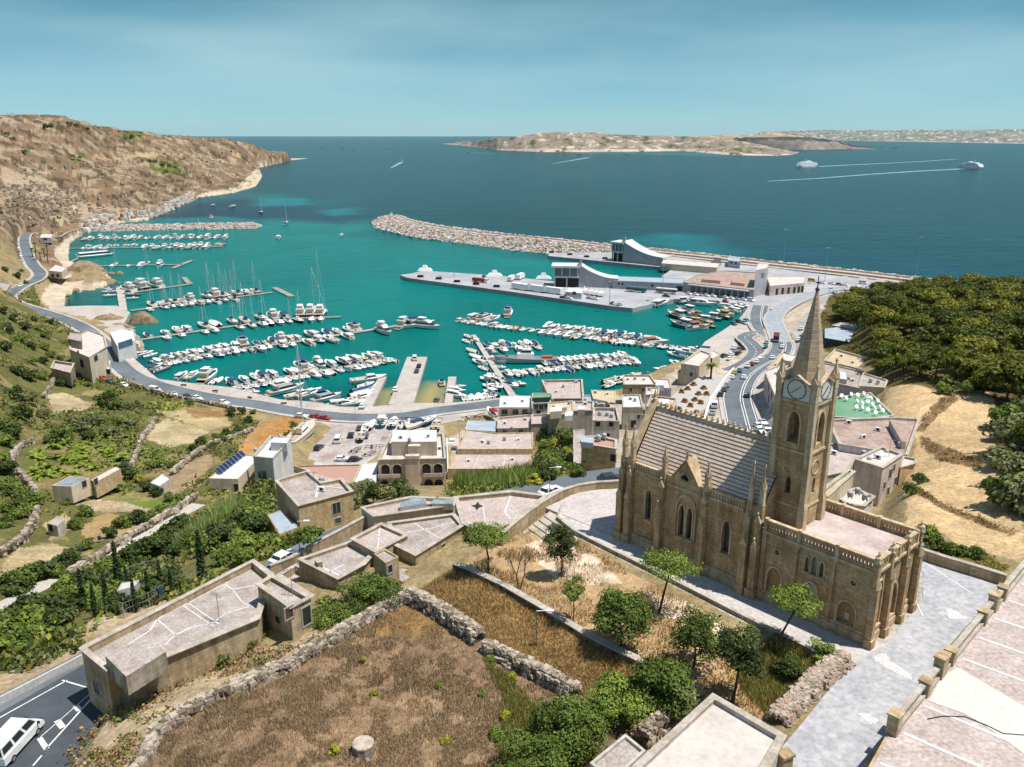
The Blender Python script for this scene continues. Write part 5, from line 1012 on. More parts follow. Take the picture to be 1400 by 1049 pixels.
building('small cream annex stuck on the quay cube building',[(927,509),(950,512),(955,504),(934,500)],9.6,3.5,'cream','cream',.3,.2,[(952,520,.7,1.4,'w'),(948,522,.7,1.4,'w')])
building('low kiosk with flat white roof on the fishing quay',[(960,489),(972,492),(985,484),(974,479)],6.5,2.2,'cream','pale',.25,.2,[(970,492,2.5,1.6,'n')])
# --- ferry terminal and east side
def wing(label,base,zb,zt_lo,zt_hi,wdt,px0=None):
 """terminal wing: a wall whose top sweeps up like a sail, with glazed upper deck at the high end"""
 A,B=np.array(W(*base[0],zb)),np.array(W(*base[1],zb));e=(B-A);ln=np.linalg.norm(e);e/=ln;nn=np.array([-e[1],e[0]]);t=empty('terminal_wing',(A[0],A[1],zb),0,label,'terminal building','ferry terminal wings')
 prof=[];n=16
 for k in range(n+1):f=k/n;u=f*ln;prof.append((u,(zt_hi-zb)*(1-f)**2.0*1.0+(zt_lo-zb)*(1-(1-f)**2)))
 def sheet(d0,d1,lift):
  P=[(e*u+nn*d0,z+lift)for u,z in prof];Q=[(e*u+nn*d1,z+lift)for u,z in prof];return P,Q
 mb=MB();rings=[[(*(e*u),-.4),(*(e*u),z),(*(e*u+nn*.5),z),(*(e*u+nn*.5),-.4)]for u,z in prof];mb.loft(rings);mb.build('sail_wall',WL['lgrey'],t)
 mb=MB();rings=[[(*(e*u-nn*.5),z),(*(e*u+nn*wdt),z),(*(e*u+nn*wdt),z+.5),(*(e*u-nn*.5),z+.5)]for u,z in prof];mb.loft(rings);mb.build('roof',WL['white'],t)
 return t,A,B,e,nn,ln
def terminal(label,pA,pB,zb,hi,lo,wdt,deck):
 t,A,B,e,nn,ln=wing(label,(pA,pB),zb,zb+lo,zb+hi,wdt);mb=MB();d=deck;o=np.zeros(2)
 P4=lambda u0,u1,v0,v1:[tuple(e*u+nn*v)for u,v in((u0,v0),(u1,v0),(u1,v1),(u0,v1))]
 mb.prism(P4(-d,0.2,-1,wdt),hi*.42,hi*.5);mb.build('upper_floor',WL['white'],t)
 mb=MB();mb.prism(P4(-d-1.5,1.0,-1.5,wdt+.5),hi*.86,hi*.95);mb.build('deck_roof',WL['white'],t)
 mb=MB();mb.prism(P4(-d+.6,0,-.4,wdt-.6),hi*.5,hi*.86);mb.build('glazing',mat('terminal_glass',(.10,.14,.17),.15,spec=.6,amt=.2,fine=0),t)
 for k in range(4):
  mb=MB();u=-d+d*k/3.2
  for v in(-.8,wdt-.3):mb.prism(P4(u,u+.5,v,v+.5),hi*.5,hi*.87)
  mb.build('column',WL['white'],t)
 mb=MB();mb.prism(P4(-d+1.2,0,.3,wdt-.8),-.3,hi*.42);mb.build('ground_floor',M_dkin,t)
 for u in(-d+.2,-d/2):
  for v in(-.6,wdt-1.2):mb=MB();mb.prism(P4(u,u+.8,v,v+.8),-.3,hi*.42);mb.build('pillar',WL['cream'],t)
 mb=MB();mb.loft([[(*(e*u+nn*v),z)for u,v,z in((-1.5,s,hi*.95),(1.6,s,hi*.95),(1.6,s,hi*1.2),(1.0,s,hi*1.22))]for s in(0.1,.9)]);mb.build('prow_fin',WL['lgrey'],t)
 return t
terminal('sail shaped white terminal wing on the near ferry pier',(791,393),(845,394),2.3,13.5,5.2,12,15)
terminal('sail shaped grey terminal wing beside the breakwater quay',(851,358),(906,364),2.3,14.5,5.5,12,9)
def longbox(label,name,cat,pts,zt,zb,wl_,rf_,**k):return building(label,pts,zt,zb,wl_,rf_,k.pop('par',.2),.25,name=name,cat=cat,group=None,**k)
longbox('long low grey link building of the ferry terminal','terminal_building','terminal building',[(838,383.5),(932,387.5),(937,381),(843,377.5)],7.2,2.2,'lgrey','blue',wins=[(846,388,1.2,1.2,'n'),(851,388.3,1.2,1.2,'n'),(892,390.5,1.4,1.4,'n'),(928,396,3,4,'n')])
longbox('low grey wall block running on from the outer terminal wing','terminal_building','terminal building',[(904,360),(980,366),(984,360),(908,354)],6.5,2.2,'cream','pale')
tm=longbox('wide terminal hall with pinkish roof and dark glass front','terminal_building','terminal building',[(934,386),(1031,396.5),(1034,373),(990,370),(950,377)],7.8,2.2,'lgrey','brown',par=.35,huts=[([(960,382),(985,384),(985,379),(962,377)],9.2,'cream','red'),([(1000,386),(1018,388),(1018,382),(1002,380)],9.0,'pink','red')])
a,b=np.array(W(938,403,2.2)),np.array(W(1029,410.5,2.2));e=(b-a)/np.linalg.norm(b-a);nn=np.array([e[1],-e[0]]);mb=MB();L3=lambda p:(p[0]-tm.location[0],p[1]-tm.location[1])
fa=find_wall(942,398,ccw(poly_at([(934,386),(1031,396.5),(1034,373),(990,370),(950,377)],7.8)),2,8);fb_=find_wall(1024,404,ccw(poly_at([(934,386),(1031,396.5),(1034,373),(990,370),(950,377)],7.8)),2,8)
if fa and fb_:
 A,B=np.array(fa[1:3]),np.array(fb_[1:3]);mb.prism([L3(A+fa[5]*.1),L3(B+fb_[5]*.1),L3(B-fb_[5]*.1),L3(A-fa[5]*.1)],.1,4.3);mb.build('glass_front',MATS['terminal_glass'],tm);mb=MB();mb.prism([L3(A+fa[5]*3),L3(B+fb_[5]*3),L3(B+fb_[5]*.12),L3(A+fa[5]*.12)],4.6,5.2);mb.build('canopy',WL['lgrey'],tm)
 for k in range(10):mb=MB();c=A+(B-A)*(k+.5)/10+fa[5]*2.6;mb.prism([L3(c+np.array(q))for q in((-.2,-.2),(.2,-.2),(.2,.2),(-.2,.2))],0,4.6);mb.build('column',WL['lgrey'],tm)
tw_=longbox('tall pale slab tower of the ferry terminal with dark logo strokes','terminal_tower','tower',[(1033,369.5),(1049,366.5),(1051,361),(1037,360)],17.5,2.2,'lgrey','pale',par=0.05)
for k in range(3):
 r=find_wall(1041+k*1.6,377,ccw(poly_at([(1033,369.5),(1049,366.5),(1051,361),(1037,360)],17.5)),2,18)
 if r:x,y,z,e,nn=r[1:];mb=MB();q=lambda u,v,d:(x+e[0]*u+nn[0]*d-tw_.location[0],y+e[1]*u+nn[1]*d-tw_.location[1],z+v-2.2);mb.add([q(-.3,-1.6,.03),q(.3,-1.6,.03),q(.3,1.6,.03),q(-.3,1.6,.03)],[(0,1,2,3)]);mb.build('logo_stroke',M_black,tw_)
longbox('colonnaded pale building behind the terminal tower','terminal_building','terminal building',[(1053,391),(1099,387),(1101,378),(1048,378)],8.0,2.3,'pink','pale',wins=[(1062,399,1.6,3.6,'n'),(1070,398,1.6,3.6,'n'),(1078,397.5,1.6,3.6,'n'),(1086,397,1.6,3.6,'n'),(1092,396,1.6,3.6,'n'),(1097,395.5,1.6,3.6,'n')])
longbox('small shed with light roof on the ferry car park','shed','shed',[(1166,394),(1183,395),(1183,390),(1167,389)],6,2.4,'lgrey','pale')
longbox('tiny dark cabin on the breakwater end of the terminal','shed','shed',[(976,352),(986,353),(986,349),(977,348)],7.5,2.4,'conc','grey');longbox('small grey blue cabin on the breakwater near the terminal','shed','shed',[(995,356),(1012,358),(1011,352),(996,351)],7.0,2.4,'lgrey','blue',wins=[(1000,359,1.4,1.6,'w'),(1006,360,1.4,1.6,'w')])
building('long shed with blue grey metal roof and dark green wall',[(1127,462),(1174,470),(1196,459),(1145,447),(1127,449)],12.5,6.5,'dark','blue',.1,.2,name='shed',cat='shed',group=None)
building('pale shed with rooftop boxes at the edge of the wood',[(1138,445),(1176,452),(1186,447),(1150,441)],12.5,7,'cream','pale',.3,.2,group=None,name='shed',cat='shed')
building('pinkish cabin beside the ramp road',[(1098,455),(1112,457),(1118,446),(1104,443)],9,3.5,'pink','red',.2,.2,[(1101,462,2.4,1.8,'n')],group=None)
building('house with cream flat roof between road and spire',[(1048,504),(1071,506),(1087,489),(1072,480)],15.5,6.0,'cream','cream',.5,.25,huts=[([(1067,492),(1082,494),(1087,488),(1073,484)],17,'cream','white')])
building('long stone house with dark balconied front on the curving road',[(1046,507),(1062,547),(1084,528),(1072,497)],17.5,8.0,'pink','pale',.5,.25,[(1051,530,1.6,2.4,'n'),(1055,540,1.6,2.4,'n'),(1051,545,1.6,2.2,'n'),(1056,556,1.6,2.2,'n')])
building('broad block with pale yellow edged roof behind the spire',[(1127,493),(1178,505),(1196,492),(1142,477)],19.5,10,'cream','cream',.6,.3,[(1140,505,1.2,1.4,'w'),(1155,508,1.2,1.4,'w')])
building('grey flat roof with white awning behind the clock tower',[(1126,496),(1180,508),(1175,531),(1124,520)],23.5,14,'lgrey','grey',.3,.3,huts=[([(1136,516),(1158,519),(1156,509),(1138,506)],24.6,'white','white')])
building('pale block with a blue water tank near the wood',[(1175,528),(1209,530),(1213,520),(1180,510)],30,22,'cream','grey',.3,.25)
building('roof terrace painted green and crowded with dish antennas',[(1136,570),(1190,573),(1222,568),(1190,537),(1142,544)],36,24,'white','green',.3,.25)
building('wide patchy brown roof with white parapet beside the fields',[(1132,574),(1224,571),(1257,573),(1240,622),(1148,607)],36.6,27,'white','brown',.45,.3,huts=[([(1233,604),(1239,604),(1222,574),(1216,574)],37.6,'conc','brown')])
building('lower pale roof tucked behind the church tower',[(1126,606),(1150,608),(1240,623),(1205,641),(1168,629),(1158,644),(1124,652)],35.6,28,'conc','slab',.4,.25)
building('tall rendered block with rusty stained wall and rooftop clutter',[(1169,628),(1207,640),(1234,621),(1205,611)],39.2,31,'pink','pale',.35,.3,[(1217,648,.9,1.6,'n'),(1222,640,.9,1.2,'w'),(1224,658,.9,1.4,'w'),(1214,672,.9,1.4,'w'),(1209,664,.7,1.2,'w')])
building('ochre end block facing the threshed fields',[(1235,624),(1254,628),(1250,633),(1231,640)],37,31,'ochre','pale',.3,.2)
building('cluttered little white terrace roof behind the church parapet',[(1142,677),(1169,668),(1195,679),(1181,692),(1160,690)],37.5,32,'white','pale',.3,.2,[(1190,686,.8,1.0,'b')])
building('narrow cream wall house behind the church parapet',[(1124,670),(1160,642),(1168,645),(1132,680)],40,33,'cream','cream',.5,.3)
# --- nearer houses along the climbing road
building('long low stone building with patched flat roof by the lower road',[(111,887),(346,766),(371,786),(352,846),(228,897),(160,908),(146,917)],43.6,36.5,'lime','grey',.75,.35,[(132,940,1.0,1.4,'w')],huts=[([(144,897),(196,871),(227,891),(172,925)],44.8,'grey','grey')],lines=4,group=None)
building('cube shaped stone room with dark doorway, end of the long building',[(352,799),(372,787),(425,817),(397,832),(388,822)],45.2,39.5,'lime','grey',.4,.3,[(419,842,1.0,2.0,'n'),(395,838,.9,1.2,'d'),(380,847,.9,.8,'w')],group=None)
building('walled stone patio with pale paving below the cube room',[(380,787),(405,772),(478,812),(457,826),(427,816)],41.0,38.0,'lime','slab',.9,.3,group=None)
building('roof with missing corner beside the walled patio',[(408,765),(479,741),(511,756),(497,771),(462,792)],43.0,38.5,'lime','grey',.35,.3,group=None,huts=[([(430,766),(436,764),(441,768),(434,770)],43.6,'lime','grey')])
building('square roof of mauve grey screed in the old stone cluster',[(481,737),(521,716),(557,732),(513,755)],43.7,38.8,'lime','slab',.3,.3,group=None)
building('long roof with worn ochre edge in the old stone cluster',[(531,715),(620,703),(633,718),(568,760),(541,745)],43.3,38.5,'lime','grey',.3,.3,[(606,752,.7,1.6,'w'),(597,760,.7,.9,'n')],group=None,lines=1)
building('little tower room rising from the old stone cluster',[(511,757),(526,750),(545,761),(527,770)],45.0,39.0,'lime','grey',.2,.2,[(533,778,.6,.9,'n')],group=None)
building('tumbledown lean to with sagging roof below the tower room',[(528,786),(549,775),(577,781),(551,797)],42.0,39.4,'grey','grey',.0,.2,group=None)
building('ruined stone house with holes in its roof by the garden steps',[(622,680),(700,672),(748,678),(702,712),(665,729),(634,716)],43.4,38.6,'lime','slab',.5,.35,group=None,lines=1)
building('low roadside building with rusty blue tin roofing',[(494,694),(563,680),(621,682),(620,691),(511,706)],41.6,37.0,'cream','slab',.4,.25,huts=[([(546,694),(583,688),(582,682),(563,681),(547,689)],41.9,'lgrey','tin'),([(590,689),(619,689),(620,683),(592,683)],42.1,'conc','tin')],group=None)
for k,(pts,z)in enumerate([([(643,690),(652,687),(657,692),(648,694)],42.93)]):
 mb=MB();P=poly_at([(644,691),(650,690),(653,686),(656,690),(661,692),(655,694),(652,698),(650,694)],42.93);mb.add([(x,y,42.93)for x,y in P],[tuple(range(len(P)))]);tag(mb.build('painted_hole',M_dkin),'jagged dark hole painted on the ruined roof','hole')  # flat near-black sheet on the roof, painting the shade of a hole
building('flat roofed shed with broad pale roof below the church garden',[(975,951),(1071,1007),(1040,1062),(960,1112),(866,1051)],47.4,42.5,'conc','pale',.35,.35,group=None)
building('small flat annex with dark grey roof beside the pale shed',[(806,1043),(855,1003),(883,1026),(838,1068)],46.8,42.5,'conc','grey',.25,.22,group=None)
# --- balustraded roof terrace in the corner
M_terr=mat('terrace_slabs',S(224,206,194),.93,S(196,172,158),.5,fine=.14,coord='World')
RPp=[(1418,752),(1213,1002),(1185,1052),(1180,1130),(1500,1230),(1700,960)]
rt=building('big building with balustraded roof terrace and pale patched floor',RPp,50.0,43.5,'lime','slab',.06,.2,name='building',cat='building',group=None)
o=np.array(rt.location);mb=MB();A,B=np.array(W(1400,774,50)),np.array(W(1213,1002,50));e=(B-A);Ln=np.linalg.norm(e);e/=Ln;nn=np.array([e[1],-e[0]]);nn=nn if nn[0]>0 else-nn
for k in range(-2,8):
 u=Ln-1.0-k*4.05
 if u<-8:break
 p=A+e*u+nn*.8;dd=nn*math.cos(.16)+e*math.sin(-.10);q=p+nn*26+e*-1.5;w_=e*.3;mb.add([(*(x-o[:2]),6.462)for x in(p,q,q+w_,p+w_)],[(0,1,2,3)])
mb.build('white_joint',RF['white'],rt)
mb=MB();P=poly_at([(1287,925),(1310,912),(1400,965),(1460,1000),(1440,1060),(1400,1030),(1345,990),(1318,975),(1270,958)],50.0);mb.add([(x-o[0],y-o[1],6.466)for x,y in P],[tuple(range(len(P)))]);mb.build('white_patch',mat('fresh_membrane',S(238,233,222),.7,scale=.8,amt=.12,coord='World'),rt)
mb=MB();pts_=[W(a_,b_,50)for a_,b_ in[(1268,983),(1290,979),(1320,980),(1350,992),(1372,1003),(1400,1005),(1440,1000)]]
for p,q in zip(pts_[:-1],pts_[1:]):mb.bar((p[0]-o[0],p[1]-o[1],6.5),(q[0]-o[0],q[1]-o[1],6.5),.05,.04)
mb.build('cable',M_black,rt)
mb=MB();a2,b2=A-e*6,B+e*.4
def onr(mb,u0,u1,d0,d1,z0,z1,m=0):
 P=[A+e*u+nn*d-o[:2]for u,d in((u0,d0),(u1,d0),(u1,d1),(u0,d1))];mb.prism([tuple(p)for p in P],z0,z1,m)
onr(mb,-8,Ln,-.05,.5,6.4,6.75);onr(mb,-8,Ln,.0,.42,7.35,7.55);u=-7.9
mb.build('balustrade_rails',M_coping,rt);mb=MB()
while u<Ln:
 c=A+e*u+nn*.2-o[:2];mb.lathe((c[0],c[1],6.75),[(.07,0),(.1,.18),(.05,.35),(.09,.5),(.06,.6)],5);u+=.32
mb.build('balusters',M_coping,rt)
for u,h_,w_ in((Ln-.4,1.5,.9),(Ln-6.2,1.15,.7),(Ln-9.4,1.7,1.2),(Ln-11.6,1.15,.7),(Ln-19.5,1.15,.7),(Ln-22.5,1.5,1.0),(Ln-25,1.15,.7)):
 mb=MB();onr(mb,u-w_/2,u+w_/2,-.12,.62,6.4,6.5+h_);onr(mb,u-w_/2-.08,u+w_/2+.08,-.2,.7,6.5+h_,6.62+h_);mb.build('pedestal',M_lime,rt)
 # ornate gateway coping at its corner
mb=MB();c0=np.array(W(1205,1030,47));mb.obox((c0[0],c0[1]),math.atan2(e[1],e[0]),1.4,.5,43.5,46.6);mb.obox((c0[0],c0[1]),math.atan2(e[1],e[0]),1.55,.62,46.6,46.85);tag(mb.build('gate_pier',M_lime),'stone gate pier at the corner of the balustraded building','pier');mb=MB();c0=np.array(W(1073,1035,46));mb.obox((c0[0],c0[1]),.4,.45,.4,43.5,46.2);mb.obox((c0[0],c0[1]),.4,.55,.5,46.2,46.4);tag(mb.build('gate_pier',M_lime),'stone gate pier beside the flat roofed shed','pier')
# pale repair seams drawn over the nearer roofs
def seams(z,lines,w=.16):
 mb=MB()
 for ln in lines:
  for a,b in zip(ln[:-1],ln[1:]):ln_px(mb,a,b,w*random.uniform(.7,1.4),z)
 tag(mb.build('roof_seam',RF['white']),'pale repair seams on a flat roof',kind='structure')
seams(42.86,[[(158,893),(180,878),(205,862),(215,847),(240,868),(262,858),(290,852)],[(250,828),(293,857)],[(257,824),(299,853)],[(240,868),(225,882)],[(215,847),(232,836),(258,824),(288,808),(330,785)],[(305,797),(318,806),(350,800)],[(318,806),(330,822),(345,830)],[(290,852),(310,838),(345,828)]])
seams(42.66,[[(430,757),(462,745)],[(440,775),(470,790)],[(418,768),(450,782),(470,772)]]);seams(43.42,[[(505,727),(535,742)],[(520,717),(516,752)]],.12);seams(43.02,[[(560,712),(600,735)],[(548,730),(590,722),(628,712)]],.12);seams(42.92,[[(660,690),(665,726)],[(700,674),(690,700),(700,712)]],.14);seams(35.53,[[(422,650),(436,664),(432,680)],[(436,664),(472,668)]],.3)
# small farm structures
building('farm shed with pale green tin roof among the banana plants',[(71,664),(97,665),(122,654),(96,651)],21.5,18.5,'cream','tin',0,.2,name='shed',cat='shed',group='farm sheds',wins=[(115,662,1.0,1.4,'n')])
building('long narrow farm shed with pale roof on rusty posts',[(124,656),(130,660),(165,641),(158,638)],20.5,17.8,'ochre','pale',0,.15,name='shed',cat='shed',group='farm sheds',wins=[(131,659,1.0,1.4,'n')])
building('tiny grey block hut beside blue drums',[(64,716),(78,719),(88,710),(78,706)],23.2,20.8,'conc','grey',.1,.15,name='shed',cat='shed',group='farm sheds',wins=[(70,722,1.0,1.3,'n')])
building('small grey hut in the enclosure under the cypresses',[(160,808),(185,801),(190,793),(166,797)],35.5,33.2,'lgrey','pale',0,.15,name='shed',cat='shed',group='farm sheds')
building('pile of white sheets and timber hut by the sheds',[(205,660),(218,665),(232,655),(222,648)],18.3,16.5,'conc','white',0,.15,name='shed',cat='shed',group='farm sheds')
# seafront houses on the left
building('stone house with two garage openings on the seafront bend',[(97,478),(122,489),(146,474),(142,458),(122,451),(93,464)],14.0,4.0,'cream','pale',.5,.3,[(107,482,1.4,1.4,'w'),(126,478,1.4,1.4,'w'),(112,497,3.2,3.0,'n'),(131,490,3.0,2.0,'n')],group=None,huts=[([(92,463),(111,467),(111,457),(96,455)],16.6,'grey','grey')])
building('white awning shelter beside the seafront garages',[(121,503),(149,505),(151,493),(120,494)],6.3,3.2,'white','white',0,.15,[(146,508,3,1.8,'n')],group=None,name='shelter',cat='shelter')
building('ruined pale wall house in scrub above the garages',[(70,503),(96,510),(101,497),(74,493)],12,8,'grey','slab',.8,.4,group=None)
building('white boat clubhouse with curved glass front by the water',[(150,455),(160,473),(185,465),(182,452),(166,450)],9.0,2.0,'white','white',.1,.2,[(167,472,4.0,2.6,'b'),(176,469,4,2.6,'b')],group=None,name='clubhouse',cat='clubhouse')
building('open stone shelter at the road bend near the islet',[(66,370),(84,372),(92,366),(76,362)],10.0,6.5,'cream','pale',.2,.2,[(72,377,2.5,2,'n'),(79,377,2.5,2,'n')],group=None,name='shelter',cat='shelter')
building('grey flat roofed house by the hill road at frame edge',[(-12,400),(8,398),(14,388),(-8,384)],13,8,'conc','grey',.3,.2,group=None)
building('small white pump house on the roundabout by the mole',[(54,325),(70,325),(71,320),(57,320)],10,6.5,'white','pale',.2,.2,group=None,name='shed',cat='shed',wins=[(62,327,3,1.4,'n')])
# ================================================================ trees, shrubs, grass
M_leaf=attr_mat('leaf',rough=0.6,spec=0.25,scales=((0.25,0.18),),bump=0,trans=0.25)
M_bark=mat('bark',S(120,96,74),.95,S(84,66,50),2.0,fine=.3)
M_barkg=mat('grey_bark',S(150,138,126),.95,S(112,100,90),2.0,fine=.3)
GREENS={'pine':lin(98,102,26),'pine2':lin(80,88,24),'pine3':lin(118,116,34),'dark':lin(70,84,38),'mid':lin(92,108,44),'fresh':lin(114,130,54),'olive':lin(118,122,78),'reed':lin(150,164,92),'yellow':lin(160,158,50),'banana':lin(122,136,50),'cyp':lin(50,72,34),'dry':lin(150,124,80)}
def leaves(clumps,size,colr,seed,up=0.35,dens=1.0,var=0.28,aspect=1.6):
 """leaf-sized quads spread through the outer shells of clumps: (cx, cy, cz, rx, ry, rz, n, tone)"""
 g=np.random.default_rng(seed);Vs,Cs=[],[]
 for cx,cy,cz,rx,ry,rz,n,tone in clumps:
  n=max(4,int(n*dens));d=g.normal(size=(n,3));d/=np.linalg.norm(d,axis=1)[:,None];d[:,2]=np.where(d[:,2]<-.35,-d[:,2]*.6,d[:,2]);r=g.uniform(.55,1.06,n)[:,None];lump=1+.22*np.sin(d[:,:1]*5+cx)*np.cos(d[:,1:2]*4+cy)
  p=d*r*lump*np.array([rx,ry,rz])+np.array([cx,cy,cz]);nn=d+g.normal(size=(n,3))*.55+np.array([0,0,up]);nn/=np.linalg.norm(nn,axis=1)[:,None]
  u=np.cross(nn,g.normal(size=(n,3)));u/=np.linalg.norm(u,axis=1)[:,None]+1e-9;w=np.cross(nn,u);s=(size*g.uniform(.55,1.35,n))[:,None]
  Vs.append(np.stack([p-u*s*aspect/2,p+w*s*.5,p+u*s*aspect/2,p-w*s*.5],1).reshape(-1,3))
  c=np.array(colr)*tone*g.uniform(1-var,1+var,(n,1))*(1+g.normal(size=(n,3))*.05);Cs.append(np.repeat(np.clip(c,0.003,1),4,0))
 V=np.concatenate(Vs);return V,np.arange(len(V)).reshape(-1,4),np.concatenate(Cs)
def leaf_mesh(name,*a,**k):
 V,Q,C=leaves(*a,**k);return grid_mesh(name,V,Q,C,M_leaf,smooth=False)
def crown_clumps(w,h,z0,n,leaf_n,seed,flat=0.0):
 """uneven crown: clumps placed through an ellipsoid of width w, height h, underside at z0"""
 g=np.random.default_rng(seed);o=[]
 for k in range(n):
  a=g.uniform(0,2*math.pi);r=math.sqrt(g.uniform(0,1))*w*.36;f=g.uniform(.15,.85)if not flat else g.uniform(.3,.7);f=f*(1-.5*(r/(w*.5))**2)if not flat else f;s=g.uniform(.16,.27)*w
  o.append((r*math.cos(a),r*math.sin(a),z0+h*f,s,s*g.uniform(.8,1.15),s*g.uniform(.6,.85)*(.75 if flat else 1)*min(1.3,h/w+.35),leaf_n,g.uniform(.62,1.3)))
 return o
def trunk_mesh(name,h,r,limbs,w,seed,lean=(0,0),m=None):
 random.seed(seed);mb=MB();top=(lean[0],lean[1],h);mid=(lean[0]*.4+.1,lean[1]*.4,h*.5);mb.tube((0,0,-.4),mid,r,r*.75,7);mb.tube(mid,top,r*.75,r*.5,7)
 for k in range(limbs):
  a=2*math.pi*(k+random.random()*.6)/limbs;e=(top[0]+math.cos(a)*w*random.uniform(.22,.4),top[1]+math.sin(a)*w*random.uniform(.22,.4),h+w*random.uniform(.12,.3));mb.tube((top[0]*.9,top[1]*.9,h*.93),e,r*.45,r*.15,5)
 return mb.mesh(name,m or M_bark,True)
def tree(label,loc,crown_me,trunk_me,name='tree',cat='tree',group=None,rz=0.0,s=1.0,crown='crown'):
 t=empty(name,loc,rz,label,cat,group);t.scale=(s,s,s)
 if trunk_me:mesh_obj('trunk',trunk_me,t)
 if crown_me:mesh_obj(crown,crown_me,t)
 return t
 # ---- the trees of the church garden
def gtree(px,py,label,w,h,z0,green,nclump,leaf_n,size,trunk_h,r=.14,lean=(0,0),flat=0,seed=1,name='tree',barkm=None,limbs=4,z=None):
 p=G(px,py);loc=p if z is None else(*W(px,py,z),z);size*=.56;leaf_n=int(leaf_n*2.6);cl=[(c[0]+lean[0],c[1]+lean[1],*c[2:])for c in crown_clumps(w,h,z0,nclump,leaf_n,seed,flat)]
 return tree(label,loc,leaf_mesh('crown',cl,size,GREENS[green],seed),trunk_mesh('trunk',trunk_h,r,limbs,w,seed,lean,barkm),name)
gtree(767,788,'slim dark tree with white blossoms near the forecourt steps',3.6,5.4,1.6,'dark',16,110,.26,2.6,.12,seed=2)
gtree(783,850,'thin young tree with sparse pale green crown beside the garden wall',2.6,3.2,2.4,'fresh',8,80,.24,3.0,.08,seed=3)
gtree(848,886,'bushy round tree with two toned crown over the garden wall',5.8,4.4,1.6,'mid',30,130,.30,2.2,.16,seed=4)
gtree(900,838,'umbrella shaped pale green tree leaning beside the church',5.6,2.2,4.4,'fresh',22,100,.26,4.6,.15,lean=(1.0,.3),flat=1,seed=5)
gtree(948,912,'dark green tree in the middle of the dry garden',4.8,4.6,1.5,'mid',22,120,.28,2.2,.14,seed=6)
gtree(1000,962,'round dark tree with bare brown trunk near the rubble bank',4.4,5.2,2.6,'dark',22,130,.26,3.4,.17,lean=(.4,.1),seed=7)
gtree(1054,896,'wind bent tree with flat pale crown in front of the church door',5.2,2.0,4.2,'fresh',20,100,.25,4.4,.14,lean=(2.2,.9),flat=1,seed=8)
gtree(668,782,'small pine with layered crown beside the ruined house',5.2,2.8,3.0,'fresh',20,100,.26,3.4,.15,lean=(-.3,.2),flat=1,seed=9)
gtree(905,972,'broad leafy bush with white flowers beside the drystone wall',5.6,4.6,.2,'mid',30,150,.34,1.5,.14,seed=10,name='shrub')
gtree(850,985,'large bright green pine bush at the end of the retaining wall',5.6,4.2,.2,'fresh',34,150,.26,1.5,.16,seed=11,name='shrub')
gtree(775,1025,'biggest spreading bush below the drystone wall, touching the annex',6.4,4.2,.0,'mid',40,170,.26,1.5,.18,seed=12,name='shrub')
gtree(722,1070,'grey green bush at the bottom edge of the brown field',6.2,4.0,.0,'mid',28,140,.24,1.2,.15,seed=13,name='shrub')
gtree(1075,928,'dark low shrub by the rubble bank',3.0,2.4,.1,'dark',12,100,.24,.8,.09,seed=14,name='shrub')
gtree(1120,900,'small yellowish shrub at the corner of the church path',2.6,1.8,.0,'fresh',10,80,.22,.6,.08,seed=15,name='shrub')
gtree(502,842,'big rounded bush beside the end of the rubble wall',6.8,4.6,.0,'mid',30,150,.28,1.2,.15,seed=16,name='shrub',z=40.5)
gtree(535,815,'yellow green bush tucked behind the tall rubble wall',4.2,3.0,.0,'fresh',18,110,.26,.8,.1,seed=17,name='shrub',z=41)
gtree(455,862,'shrub with a brownish patch under the cube room',4.6,3.2,.0,'fresh',18,110,.26,.8,.1,seed=18,name='shrub',z=40.8)
def bare_tree(px,py,label,h,seed):
 random.seed(seed);mb=MB();p=G(px,py)
 def br(a,d,l,r,k):
  b=a+d*l;mb.tube(a,b,r,r*.6,5,cap=False)
  if k:
   for _ in range(3 if k>1 else 4):
    nd=(d+Vector((random.uniform(-.55,.55),random.uniform(-.55,.55),random.uniform(-.05,.35)))).normalized();br(b,nd,l*random.uniform(.55,.8),r*.55,k-1)
 br(Vector((0,0,-.3)),Vector((-.15,0,1)).normalized(),h*.3,.13,4);br(Vector((.1,0,0)),Vector((.25,.05,1)).normalized(),h*.28,.1,4)
 t=empty('bare_tree',p,0,label,'tree');mb.build('branches',M_barkg,t);return t
bare_tree(710,806,'leafless grey tree at the corner of the garden wall',6.6,3)
